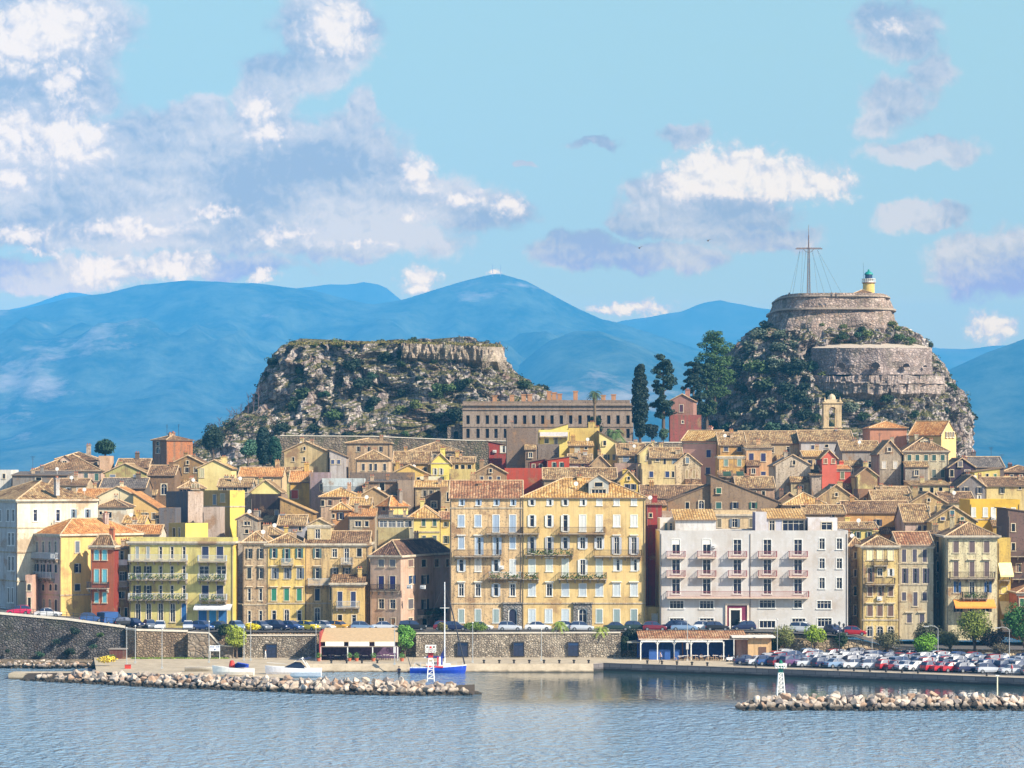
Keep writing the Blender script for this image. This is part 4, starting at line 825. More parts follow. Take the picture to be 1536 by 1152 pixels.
H('small white cube house at the left edge of the town', -12, 17, 709, (236, 232, 220), 'flat', 0, Y=608, d=9, dirt=.15, wins=[('s', 711, 718, 4, (6,), DK)])
H('hidden low roof with white skylights behind the cream mansion', 73, 130, 727, (214, 190, 150), 'gx', 9, 'brown', Y=585, d=11, dirt=.3)
H('cream gabled house between two bright orange roofs', 147, 204, 744, (252, 236, 190), 'gy', 14, 'orange', Y=560, d=13, dirt=.1, wins=[('hole', 756, 764, 3, (200,))])
H('orange roofed wing left of the cream gabled house', 112, 168, 747, (244, 214, 150), 'gx', 14, 'orange', Y=568, d=12, dirt=.1)
H('low orange roofed house right of the cream gable', 200, 240, 764, (244, 200, 120), 'shedl', 25, 'orange', Y=556, d=14, dirt=.1)
H('dark grey roof wedge behind the cream gable', 150, 218, 731, (120, 110, 100), 'gx', 14, 'grey', Y=585, d=11, dirt=.6)
H('small white house with a barred window below the cream gable', 146, 190, 759, (242, 234, 210), 'hip', 10, 'brown', Y=538, d=10, dirt=.12, wins=[('r', 768, 777, 9, (163,)), ('hole', 767, 772, 2.5, (151,))], chim=((174, 744, .5),))
H('yellow roofed low house behind the orange hipped roof', 184, 216, 784, (250, 210, 110), 'gx', 10, 'yellow', Y=520, d=9, dirt=.1)
H('orange roofed low wing left of the grey concrete annex', 186, 240, 800, (240, 226, 200), 'gx', 12, 'orange', Y=510, d=9, dirt=.2)
# middle
H('large cream gabled hall with three round holes below the left cliff', 425, 492, 677, (236, 208, 148), 'gy', 15, 'old', Y=642, x2=498, th=8, d=14, dirt=.3, wins=[('hole', 670, 675, 3, (457,)), ('hole', 686, 692, 3.5, (440, 456))])
H('small white walled house with blue windows next to the cream gabled hall', 494, 519, 684, (206, 196, 190), 'shedl', 10, 'old', Y=640, d=10, dirt=.3, wins=[('s', 690, 696, 4.5, (499, 508), (70, 84, 120))])
H('old hip roofed house with white patches on its brown wall', 519, 585, 664, (202, 168, 126), 'hip', 7, 'old', Y=668, d=13, dirt=.6)
H('pink house with a row of four narrow dark windows', 534, 583, 688, (234, 202, 162), 'hip', 13, 'old', Y=640, d=12, dirt=.15, wins=[('s', 695.5, 706, 4, (545, 556, 563.5, 577), (54, 56, 70))])
H('wide low tiled house right of the hip roofed house', 614, 690, 676, (206, 176, 130), 'hip', 13, 'old', Y=655, d=14, dirt=.4, bal=((684, 668, 688, 1, 'iron'),))
H('vivid yellow gable with two white windows', 645, 676, 695, (254, 236, 100), 'gy', 15, 'old', Y=618, d=13, dirt=.05, wins=[('q', 703, 712, 4, (652, 661), (200, 196, 180))], band=(695,))
H('ochre long house under a broad tiled roof with skylights beside the vivid yellow gable', 590, 645, 694, (232, 184, 104), 'gx', 17, 'old', Y=622, d=12, dirt=.25, wins=[('hole', 701, 708, 5, (638,))])
H('amber low gabled roof house in the middle of the town', 583, 645, 712, (248, 204, 100), 'gy', 15, 'orange', Y=600, d=12, dirt=.2)
H('small white house with a red trimmed roof below the vivid yellow gable', 630, 665, 716, (246, 238, 200), 'flat', 0, Y=592, d=8, dirt=.1, par=.2)
H('long black stained parapet wall of a flat roofed house', 525, 620, 713, (136, 118, 104), 'flat', 0, Y=583, d=9, dirt=.9)
H('brown open shed with a dark doorway', 552, 596, 722, (172, 140, 112), 'shed', 3, 'grey', Y=573, d=7, dirt=.5, wins=[('hole', 724, 736, 8, (573,))])
H('blank grey brown concrete cube in the middle of the town', 596, 620, 722, (176, 154, 132), 'flat', 0, Y=570, d=8, dirt=.35, par=.2)
H('house behind a white cloth terrace screen', 483, 546, 722, (214, 226, 228), 'flat', 0, Y=577, d=7, dirt=.25, bal=((738, 484, 545, 1.0, 'iron'),), wins=[('hole', 724, 733, 6, (500,))][:0])
H('sandy stone gable with a pale coping in the middle of the town', 534, 587, 747, (196, 164, 118), 'gy', 16, 'old', Y=556, d=12, dirt=.5, wins=[('hole', 753, 760, 6, (557,))])
H('low pink house under a patchy yellow tiled roof', 480, 538, 744, (220, 184, 150), 'hip', 12, 'yellow', Y=557, d=11, dirt=.5, wins=[('hole', 750, 759, 5, (484, 512)), ('q', 750, 758, 5, (494,))], shut=BROWN)
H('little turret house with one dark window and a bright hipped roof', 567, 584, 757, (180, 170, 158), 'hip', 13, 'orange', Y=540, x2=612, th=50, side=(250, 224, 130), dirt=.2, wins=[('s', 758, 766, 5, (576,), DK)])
H('salmon orange house with open black shutters', 497, 524, 763, (238, 172, 110), 'hip', 9, 'yellow', Y=532, d=10, dirt=.1, wins=[('o', 769, 779, 5, (511,), (40, 46, 74)), ('hole', 771, 777, 4, (500,))])
H('low terrace house with a green parasol behind the faded yellow house', 523, 562, 774, (190, 176, 150), 'shed', 10, 'orange', Y=528, d=9, dirt=.5, wins=[('r', 782, 790, 9, (537,)), ('r', 782, 790, 6, (550,))])
H('orange walled low house left of the little turret', 524, 556, 757, (240, 190, 110), 'gx', 10, 'yellow', Y=543, d=9, dirt=.3)
H('olive blank wall below a glazed roof terrace with a white canopy', 565, 613, 792, (206, 192, 138), 'flat', 0, Y=506, d=9, dirt=.2, par=.1, x2=None)
H('glazed roof terrace room under a white flat canopy', 567, 620, 777, (180, 176, 160), 'shed', 4, 'grey', Y=510, d=8, dirt=.2, wins=[('r', 781, 791, 11, (575, 588, 601, 612))], bal=((792, 567, 613, 1.2, 'white'),), ridge_mat=WHITE, base=12)
H('lemon yellow house with four small green shuttered windows beside the palace', 613, 659, 775, (252, 232, 130), 'hip', 16, 'yellow', Y=512, d=12, dirt=.08, band=(798,), wins=[('s', 778.5, 789, 5.5, (635.5, 652), (74, 110, 100)), ('s', 804, 815, 5.5, (619, 636, 652), (90, 110, 100))])
H('narrow pale yellow house squeezed against the palace', 659, 676, 778, (250, 224, 130), 'gx', 10, 'red', Y=514, d=10, dirt=.2, wins=[('q', 783, 790, 5, (668,)), ('q', 804, 815, 6, (668,))])
H('ruinous stone house with a dark arch and hanging roof', 638, 668, 744, (128, 108, 92), 'shedr', 12, 'brown', Y=560, d=10, dirt=.9, wins=[('a', 752, 762, 9, (651,))])
H('narrow sandy house with stacked small windows left of the palace roof', 660, 676, 735, (208, 178, 128), 'flat', 0, Y=553, d=8, dirt=.5, wins=[('hole', 738, 752, 3, (672,)), ('hole', 763, 768, 6, (668,))])
H('flat roofed yellow house with a long parapet above the palace roof', 674, 713, 708, (238, 214, 130), 'flat', 0, Y=590, d=11, dirt=.3)
H('small grey roofed house left of the dark red house', 676, 712, 693, (240, 206, 120), 'gx', 8, 'old', Y=625, d=10, dirt=.3)
H('low tiled wing below the flat roofed yellow house', 622, 672, 730, (232, 204, 150), 'gx', 9, 'yellow', Y=572, d=9, dirt=.4)
H('mossy hipped roof house just behind the left end of the palace roof', 712, 760, 709, (190, 160, 120), 'gy', 13, 'brown', Y=576, d=12, dirt=.6)
# centre right behind the palace
H('deep red house with a white window and an air conditioner below the barracks', 732, 762, 667, (184, 66, 60), 'shedl', 6, 'old', Y=655, d=10, dirt=.3, wins=[('q', 669, 679, 7, (754,), WHT)], ac=((742, 677),))
H('tall blank grey brown tower block below the barracks', 759, 804, 643, (148, 128, 112), 'flat', 0, Y=640, d=10, dirt=.7, par=.15, chim=((768, 634, .5),))
H('bright yellow modern house with a balcony above a grey wall', 808, 853, 648, (252, 232, 120), 'flat', 0, Y=650, d=10, dirt=.06, wins=[('s', 658, 665, 6, (820,), (90, 104, 84)), ('s', 657, 667, 5, (834,), (120, 120, 110))], bal=((655, 809, 852, 1.2, 'panel'),), par=.5)
H('sloping glass roofed attic on top of the bright yellow modern house', 822, 852, 644, (250, 230, 120), 'shedr', 9, 'grey', Y=653, d=7, base=30, dirt=.1, cat='attic storey')
H('ochre yellow middle wing with a block chimney', 853, 899, 646, (232, 200, 104), 'flat', 0, Y=652, d=10, dirt=.15, chim=((888, 634, 1.6), (901, 641, .9)))
H('pale yellow gabled wing sloping down to the right with small windows', 899, 926, 663, (252, 232, 150), 'shedl', 16, 'yellow', Y=646, d=9, dirt=.08, wins=[('hole', 661, 668, 4, (907,)), ('q', 682, 690, 6, (908,)), ('s', 682, 690, 4, (921,), GREYB)])
H('stained grey retaining house below the bright yellow modern house', 806, 839, 667, (150, 136, 124), 'flat', 0, Y=642, d=8, dirt=.8, par=.1)
H('little ochre cabin with a pinkish lean-to roof', 853, 890, 668, (206, 164, 92), 'shed', 7, 'yellow', Y=636, d=8, dirt=.2, wins=[('s', 670, 678, 7, (866,), (190, 180, 160)), ('hole', 670, 674, 4, (879,))])
H('white low house under a weathered tiled slope', 853, 888, 694, (222, 216, 204), 'gx', 13, 'old', Y=620, d=11, dirt=.3, wins=[('o', 695, 700, 5, (874,), BROWN)])
H('sandy stone gable right of the white low house', 886, 914, 697, (202, 172, 128), 'gy', 14, 'old', Y=616, d=12, dirt=.6)
H('tall crimson walled house with a sloping top', 793, 820, 692, (130, 22, 24), 'shedr', 5, 'red', Y=612, d=8, dirt=.1, base=16)
H('vermilion walled house beside the crimson one', 820, 854, 689, (214, 74, 42), 'shedr', 5, 'red', Y=610, d=8, dirt=.1, base=16)
H('low vermilion house with peeling white patches', 757, 815, 705, (206, 78, 50), 'flat', 0, Y=597, d=9, dirt=.25, par=.4, wins=[('hole', 704.5, 707, 6, (762,))][:0])
H('long mossy tiled roof house behind the palace', 815, 925, 718, (170, 150, 120), 'gx', 16, 'old', Y=585, d=12, dirt=.4, chim=((858, 712, .8),))
H('tiled house with pale blue doors on a balcony', 926, 968, 682, (214, 196, 164), 'gx', 17, 'old', Y=640, d=12, dirt=.3, wins=[('s', 683, 693, 10, (939, 957), (150, 166, 184))], bal=((696, 928, 963, 1.2, 'iron'),))
H('mauve plastered lower house with a red doorway', 922, 962, 699, (196, 166, 150), 'flat', 0, Y=622, d=10, dirt=.4, wins=[('hole', 703, 708, 5, (953,)), ('s', 712, 720, 4, (957,), (150, 60, 60))])
H('small golden gable poking above the palace roof', 929, 957, 721, (250, 214, 96), 'gy', 15, 'yellow', Y=575, d=10, dirt=.08)
H('sandy walled house with a blue square window above the palace roof', 957, 986, 701, (226, 200, 150), 'flat', 0, Y=600, d=10, dirt=.3, wins=[('s', 707, 715, 6, (977,), (48, 62, 110))])
H('glazed belvedere with a pale pediment on the palace roof', 883, 913, 722, (196, 196, 186), 'gy', 10, 'yellow', Y=491.2, d=6, base=20, dirt=.1, wins=[('hole', 724, 730, 12, (898,)), ('r', 734, 741, 22, (898,))], cat='belvedere')
# right
H('cream house with a roof terrace and two bright blue windows', 962, 1012, 701, (240, 214, 150), 'flat', 0, Y=596, d=11, dirt=.25, wins=[('s', 707, 716, 6, (977, 1001), (44, 60, 110)), ('hole', 707, 716, 2, (1014,))])
H('tiled house with arched window set back above the cream roof terrace', 976, 1024, 686, (232, 206, 140), 'gx', 15, 'old', Y=612, d=12, dirt=.3, wins=[('a', 687, 692, 5, (986,)), ('s', 688, 698, 3, (997,), DK), ('s', 688, 699, 7, (1012,), GREYB)])
H('pale yellow gabled end of a tiled house above the palace', 958, 992, 680, (246, 226, 150), 'gy', 14, 'old', Y=632, d=12, dirt=.15)
H('tall flaking white and brown house wall with two small windows', 1012, 1051, 696, (226, 206, 168), 'gy', 16, 'old', Y=606, d=12, dirt=.75, wins=[('s', 686, 695, 5, (1031,), GREYB), ('s', 705, 717, 4, (1030, 1041), (170, 150, 110))])
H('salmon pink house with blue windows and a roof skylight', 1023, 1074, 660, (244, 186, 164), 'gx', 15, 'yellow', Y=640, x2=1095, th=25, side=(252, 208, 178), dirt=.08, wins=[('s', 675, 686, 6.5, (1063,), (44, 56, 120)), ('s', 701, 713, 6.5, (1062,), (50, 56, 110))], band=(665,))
H('ochre orange house under a broad tiled roof', 1079, 1119, 667, (232, 176, 96), 'gx', 19, 'old', Y=632, d=15, dirt=.35, wins=[('s', 670, 677, 6, (1089, 1109), (84, 84, 100))])
H('lower ochre house with white framed green shutters', 1077, 1117, 684, (236, 186, 96), 'flat', 0, Y=622, d=8, dirt=.45, par=.2, wins=[('s', 689, 699, 6, (1089, 1109), (120, 150, 140))], cornice=.2)
H('peach orange house with navy shutters and red roof hatches', 1118, 1158, 671, (238, 188, 134), 'shed', 8, 'old', Y=625, d=10, dirt=.3, cornice=.2, wins=[('s', 680, 692, 7, (1127, 1145), (50, 50, 96)), ('s', 707, 713, 7, (1145,), (50, 60, 110))])
H('broad sagging tiled roof house below the fortress rock', 1112, 1206, 664, (206, 180, 136), 'gx', 18, 'old', Y=642, d=15, dirt=.4, chim=((1192, 650, .5),))
H('flaking white gabled house with a black stained gable', 1162, 1216, 697, (222, 204, 178), 'gy', 15, 'grey', Y=600, d=14, dirt=.8, wins=[('hole', 690, 697, 4, (1191,)), ('hole', 722, 727, 4, (1199,))])
H('big brown stone gable falling to the right with three shuttered windows', 1066, 1170, 752, (166, 140, 112), 'shedl', 40, 'old', Y=552, d=13, dirt=.5, wins=[('s', 732, 740, 7, (1078,), (20, 100, 76)), ('s', 753, 763, 8, (1078,), (50, 96, 90)), ('o', 753, 763, 6, (1102,), (44, 50, 72)), ('o', 753, 763, 6, (1130,), (54, 100, 80))])
H('lower half of the big brown gable with a round headed pale window', 1000, 1066, 752, (172, 146, 114), 'shedr', 26, 'brown', Y=553, d=13, dirt=.5, wins=[('hole', 753, 763, 6, (1031,)), ('a', 751, 763, 8, (1052,))])
H('beige shuttered house directly behind the hotel roof', 1070, 1134, 771, (236, 208, 160), 'flat', 0, Y=520, d=9, dirt=.35, cornice=.3, wins=[('s', 778, 791, 6, (1079, 1127), (120, 112, 90)), ('o', 778, 791, 8, (1102,), (110, 120, 130))])
H('dark long tiled roof house right of the palace', 962, 1066, 746, (200, 150, 80), 'gx', 18, 'brown', Y=566, d=12, dirt=.6)
H('orange plastered low house tucked right of the palace roof', 966, 1000, 757, (236, 168, 72), 'shed', 6, 'red', Y=530, d=8, dirt=.4)
H('white low parapet house with two tiny chimneys left of the hotel roof', 984, 1014, 772, (224, 214, 200), 'flat', 0, Y=512, d=7, dirt=.2, chim=((988, 766, .8), (1006, 768, .8)))
H('awning shaded low house under the ochre houses', 1082, 1122, 716, (150, 120, 92), 'shed', 6, 'brown', Y=592, d=9, dirt=.6, awn=((707, 712, 1084, 1096, 1.5, (40, 66, 48)), (707, 712, 1104, 1115, 1.5, (44, 66, 50))))
H('low tiled roof house with rooftop clutter left of the flaking white house', 1105, 1162, 731, (196, 160, 130), 'gx', 16, 'old', Y=578, d=11, dirt=.6, chim=((1121, 714), (1150, 722, .7)))
H('small dark gabled attic roof right of the big brown gable', 1168, 1200, 751, (140, 112, 92), 'gy', 12, 'dark', Y=560, d=10, dirt=.6)
H('pinkish low house under a wide yellowed hipped roof', 1176, 1240, 756, (226, 186, 140), 'hip', 17, 'yellow', Y=545, d=12, dirt=.4, wins=[('hole', 760, 764, 6, (1190, 1204))])
H('low roofs with a brown wall just above the right end of the hotel', 1206, 1268, 770, (200, 166, 120), 'gx', 12, 'old', Y=530, d=11, dirt=.6, wins=[('hole', 772, 777, 4, (1250,))])
# far right
H('grey white house with a tiled roof and a triple window at its right', 1200, 1280, 661, (206, 200, 196), 'gx', 16, 'old', Y=640, d=13, dirt=.2, wins=[('s', 668, 674, 5, (1219,), (54, 60, 96)), ('hole', 667, 671, 5, (1240,)), ('o', 667, 678, 6, (1261,), (100, 106, 130))], chim=((1254, 645, .5), (1283, 658, .6)))
H('grey long house with a lower tiled roof', 1262, 1320, 675, (180, 172, 164), 'gx', 14, 'old', Y=622, d=12, dirt=.4, wins=[('r', 692, 702, 9, (1307,)), ('hole', 703, 706, 5, (1280,))])
H('flat orange roofed strip house left of the coral house', 1205, 1235, 684, (222, 190, 140), 'gx', 8, 'yellow', Y=612, d=10, dirt=.3)
H('coral red house with a raised central gable and white trim', 1231, 1276, 703, (232, 98, 76), 'gx', 5, 'orange', Y=598, d=11, dirt=.08, cornice=.25, wins=[('s', 708, 718, 5, (1251, 1263.5), (120, 128, 96)), ('s', 709, 717, 3.5, (1234.5,), (150, 150, 150))])
H('raised coral gable with two dim windows', 1233, 1255, 686, (238, 112, 88), 'gy', 11, 'orange', Y=597.3, d=10, base=20, dirt=.06, wins=[('s', 688, 695, 4.5, (1238.5, 1250), (150, 108, 80))], cat='attic gable')
H('small cream yellow gable with a blank face', 1285, 1316, 713, (238, 218, 140), 'gy', 12, 'old', Y=588, d=10, dirt=.4, chim=((1298, 695, .9),))
H('grey stone tall gabled house with white upper gable', 1318, 1352, 679, (190, 174, 150), 'gy', 19, 'old', Y=606, d=13, dirt=.6, wins=[('r', 671, 677, 5, (1334,)), ('s', 692, 703, 6, (1326, 1343), (212, 206, 196))])
H('off white house with ten green shuttered windows and a dormered roof', 1355, 1423, 676, (222, 208, 172), 'hip', 20, 'brown', Y=606, d=14, dirt=.5, cornice=.3, wins=[('s', 682, 691, 6, (1364, 1376, 1389, 1401, 1414), (50, 90, 84)), ('s', 704, 716, 6, (1364, 1376, 1401, 1414), (100, 112, 104)), ('s', 704, 718, 6, (1389,), (90, 100, 130))], dorm=((1389, 9, 670, 660, 656),))
H('salmon church wall behind the off white shuttered house', 1305, 1360, 641, (222, 152, 116), 'hip', 10, 'orange', Y=650, d=14, dirt=.15, base=24, cat='church')
H('orange roofed church with a golden gable and three arched windows', 1364, 1412, 651, (248, 204, 120), 'gx', 20, 'orange', Y=640, x2=1434, th=35, side=(250, 210, 130), dirt=.1, base=18, wins=[('a', 648, 656, 3.5, (1419, 1424, 1429))], cat='church')
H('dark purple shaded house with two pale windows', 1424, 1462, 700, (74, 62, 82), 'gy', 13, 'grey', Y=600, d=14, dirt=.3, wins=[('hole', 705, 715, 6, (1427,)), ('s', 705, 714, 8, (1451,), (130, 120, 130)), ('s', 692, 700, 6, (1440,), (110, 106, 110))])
H('grey slate roofed house running right from the dark purple house', 1455, 1506, 700, (120, 110, 110), 'gx', 15, 'grey', Y=606, d=13, dirt=.4)
H('small lemon house with a green window', 1460, 1500, 707, (246, 226, 120), 'shedr', 5, 'old', Y=590, d=10, dirt=.15, wins=[('s', 711, 717, 4, (1493,), (40, 120, 90)), ('hole', 711, 716, 4, (1481,))])
H('grey gabled house with open slate shutters', 1438, 1478, 729, (150, 144, 142), 'gy', 16, 'brown', Y=574, d=13, dirt=.5, wins=[('o', 731, 740, 5, (1449,), (50, 54, 70)), ('o', 731, 740, 5, (1469,), (50, 54, 70)), ('q', 743, 750, 4, (1468,), WHT)])
H('long yellowed house wall at the right edge with one shuttered window', 1478, 1560, 728, (240, 214, 138), 'gx', 12, 'brown', Y=580, d=12, dirt=.35, wins=[('o', 731, 740, 4, (1503,), (60, 72, 70)), ('hole', 730, 734, 3, (1530,))])
H('dark roofed house on the skyline at the right edge', 1504, 1560, 707, (110, 84, 74), 'hip', 9, 'brown', Y=612, d=12, dirt=.6, ant=(1510,), chim=((1515, 697, .8),))
H('vivid chrome yellow palace with white arched windows', 1455, 1530, 754, (252, 204, 30), 'flat', 0, Y=540, d=13, dirt=.06, band=(779,), wins=[('as', 762, 775, 6, (1460, 1478, 1490, 1505, 1520), WHT), ('s', 785, 796, 5, (1490,), (190, 180, 160)), ('r', 786, 797, 5, (1506,)), ('s', 812, 824, 5, (1505,), (220, 210, 150))], ac=((1490, 777),))
H('long weathered tile roof with a warm ochre wall', 1266, 1366, 768, (226, 172, 100), 'gx', 16, 'brown', Y=536, d=12, dirt=.3, wins=[('o', 779, 789, 6, (1317,), (60, 60, 84)), ('hole', 782, 786, 4, (1284, 1296))][:1])
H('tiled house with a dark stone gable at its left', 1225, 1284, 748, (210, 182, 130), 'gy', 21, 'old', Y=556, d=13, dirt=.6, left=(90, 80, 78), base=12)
H('pinkish grey house with a bordered double window', 1356, 1396, 782, (214, 184, 168), 'gx', 25, 'old', Y=523, d=13, dirt=.4, wins=[('s', 788, 799, 6, (1379, 1388), (80, 74, 96))], chim=((1371, 776, .8),))
H('yellow gable with white coping and little square windows', 1396, 1464, 781, (230, 196, 126), 'gy', 22, 'old', Y=518, d=12, dirt=.5, wins=[('s', 766, 776, 6, (1428,), (70, 110, 120)), ('s', 776, 780, 6, (1414,), (60, 70, 110)), ('s', 776, 780, 5, (1443,), (40, 90, 80))])
H('jumbled tiled roof house in the right middle of the town', 1310, 1366, 752, (210, 184, 132), 'gx', 16, 'old', Y=562, d=12, dirt=.5)
H('roof with a yellow sided chimney stack left of the grey gabled house', 1366, 1420, 754, (220, 190, 130), 'gy', 16, 'old', Y=558, d=13, dirt=.5, chim=((1373, 733, 1.0),))
H('low dark roofed house under the grey gabled house', 1412, 1462, 752, (222, 210, 170), 'gx', 14, 'brown', Y=566, d=12, dirt=.5, wins=[('s', 759, 767, 6, (1447,), (70, 110, 120))])
H('brown brick chimney house above the long weathered tile roof', 1287, 1310, 738, (166, 124, 92), 'flat', 0, Y=570, d=7, dirt=.5, wins=[('hole', 747, 752, 4, (1297,))])
H('pale yellow low house behind the peeling yellow house', 1258, 1316, 792, (246, 222, 120), 'gx', 8, 'old', Y=512, d=10, dirt=.2, base=6)
H('cream low house with roof clutter at the foot of the off white shuttered house', 1366, 1426, 727, (236, 214, 150), 'shed', 6, 'old', Y=590, d=10, dirt=.5, chim=((1383, 718, .9), (1410, 722, .7)))
H('broad stained house flank below the flaking white gabled house', 1216, 1232, 712, (200, 180, 160), 'shed', 8, 'old', Y=596, d=10, dirt=.7)
H('buff low house at the foot of the grey stone gabled house', 1318, 1366, 738, (214, 190, 140), 'gx', 8, 'old', Y=580, d=10, dirt=.5)
# ---------------------------------------------------------------- ground
QX, QL, QR = 895, 464.0, 429.0
def quayY(px):                     # distance of the quay edge for a photo column
    if px <= QX: return 461.0
    return QL + (QR - QL) * (px - QX) / (1536 - QX)
gm, g, b = newmat('town_ground'); geo = g.n('ShaderNodeNewGeometry').outputs['Position']
g.put(b.inputs['Base Color'], g.mix(g.mapr(g.noise(geo, .3, 5), .4, .6), srgb(120, 104, 86), srgb(76, 74, 58))); b.inputs['Roughness'].default_value = .95
mb = MB(); xs = list(range(-260, 300, 20)); ys = [497, 520, 560, 600, 640, 690, 760, 900, 1000]
def tz(Y): return (4.4 if Y <= 497 else ground_z(Y) - 1.2)
for j in range(len(ys) - 1):
    for i in range(len(xs) - 1):
        mb.add([(xs[i], ys[j], tz(ys[j])), (xs[i + 1], ys[j], tz(ys[j])), (xs[i + 1], ys[j + 1], tz(ys[j + 1])), (xs[i], ys[j + 1], tz(ys[j + 1]))])
tag(mb.build('terrain', gm), kind='structure')
# concrete quay
cm, g, b = newmat('quay_concrete'); geo = g.n('ShaderNodeNewGeometry').outputs['Position']
n = g.noise(geo, .5, 6, .7); a = g.mix(g.mapr(n, .35, .65), srgb(160, 144, 120), srgb(186, 170, 144)); a = g.mix(g.mapr(g.noise(geo, 3, 4, .7), .52, .7, 0, .35), a, srgb(120, 108, 92))
sp = g.n('ShaderNodeSeparateXYZ'); g.L.new(geo, sp.inputs[0]); j1 = g.math('FRACT', g.math('DIVIDE', sp.outputs[0], 5.2)); a = g.mix(g.mapr(j1, 0, .012, .35, 0), a, srgb(90, 84, 76))
wetq = g.mapr(g.math('ADD', sp.outputs[2], g.math('MULTIPLY', g.noise(geo, .8, 4), .5)), .30, .60)
a = g.mix(wetq, srgb(74, 66, 52), a); g.put(b.inputs['Base Color'], a); b.inputs['Roughness'].default_value = .9
qs, g, b = newmat('quay_stone'); geo = g.n('ShaderNodeNewGeometry').outputs['Position']; sp = g.n('ShaderNodeSeparateXYZ'); g.L.new(geo, sp.inputs[0])
bk = g.n('ShaderNodeTexBrick'); bk.inputs['Scale'].default_value = 1.0; bk.inputs['Brick Width'].default_value = 1.7; bk.inputs['Row Height'].default_value = .55; bk.inputs['Mortar Size'].default_value = .03
cbx = g.n('ShaderNodeCombineXYZ'); g.put(cbx.inputs[0], sp.outputs[0]); g.put(cbx.inputs[1], sp.outputs[2]); g.L.new(cbx.outputs[0], bk.inputs['Vector'])
bk.inputs['Color1'].default_value = srgb(132, 124, 122); bk.inputs['Color2'].default_value = srgb(104, 98, 98); bk.inputs['Mortar'].default_value = srgb(60, 56, 56)
wet = g.mapr(g.math('ADD', sp.outputs[2], g.math('MULTIPLY', g.noise(geo, .8, 3), .4)), .45, .75)   # tide line: weed and wet stone below it
g.put(b.inputs['Base Color'], g.mix(wet, srgb(46, 44, 40), bk.outputs[0])); b.inputs['Roughness'].default_value = .8
mb = MB(); zt = 1.25
px_pts = [420, 520, 600, 680, 760, 850, 890]
edge = [(wx(p, 461), 461.0) for p in px_pts] + [(wx(p, quayY(p)), quayY(p)) for p in (905, 1000, 1100, 1200, 1300, 1400, 1536, 1700, 1900)]
for (xa, ya), (xb, yb) in zip(edge[:-1], edge[1:]):
    mb.add([(xa, ya, zt), (xb, yb, zt), (xb, 498, zt), (xa, 498, zt)], 0)
    flat = xb <= wx(892, 461)
    if flat: mb.add([(xa, ya - 2.6, -1.2), (xb, yb - 2.6, -1.2), (xb, yb, zt), (xa, ya, zt)], 0)      # sloping slip of the western quay
    else: mb.add([(xa, ya, -2), (xb, yb, -2), (xb, yb, zt), (xa, ya, zt)], 1)
tag(mb.build('quay', [cm, qs]), kind='structure')
# western beach terrace
mb = MB(); wy = lambda p: 444 + (461 - 444) * min(1, max(0, (p - 30) / 390.0))
pts = [150, 200, 260, 320, 420]
mb.add([(wx(150, 450), 446, 1.0), (wx(330, 440), 436, 1.0), (wx(440, 440), 432, 1.0), (wx(440, 461), 461, 1.23), (wx(440, 485), 485, 1.23), (wx(140, 485), 485, 1.23)])
tag(mb.build('promenade', cm), kind='structure')
mb = MB(); mb.box(wx(16, 446), wx(150, 446), 444, 449, -1.0, .85); mb.box(wx(-300, 480), wx(160, 480), 470, 478, -1, .9, 1)
tag(mb.build('shore_ledge', [cm, masonry(150, 134, 112, .9, .8)]), kind='structure')
# street on top of the harbour wall
am, g, b = newmat('asphalt'); geo = g.n('ShaderNodeNewGeometry').outputs['Position']
g.put(b.inputs['Base Color'], g.mix(g.mapr(g.noise(geo, 1.2, 5), .3, .7), srgb(72, 70, 70), srgb(96, 92, 88))); b.inputs['Roughness'].default_value = .85
def streetz(px):
    return float(np.interp(px, [-400, 0, 100, 200, 240, 1150, 1280, 1340, 1900], [9.0, 8.15, 7.2, 5.75, 5.3, 5.25, 4.5, 2.6, 1.9]))
mb = MB(); cols = list(range(-300, 1800, 20))
for a_, b_ in zip(cols[:-1], cols[1:]):
    za, zb_ = streetz(a_), streetz(b_)
    mb.add([(wx(a_, 480), 479.0, za), (wx(b_, 480), 479.0, zb_), (wx(b_, 500), 500, zb_), (wx(a_, 500), 500, za)])
tag(mb.build('street', am), kind='structure')
# car park tarmac
mb = MB(); cp = list(range(1100, 1900, 40))
for a_, b_ in zip(cp[:-1], cp[1:]):
    ya, yb = quayY(a_) + 3.2, quayY(b_) + 3.2; mb.add([(wx(a_, ya), ya, zt + .006), (wx(b_, yb), yb, zt + .006), (wx(b_, 479), 479, zt + .006), (wx(a_, 479), 479, zt + .006)])
tag(mb.build('car_park', am), kind='structure')

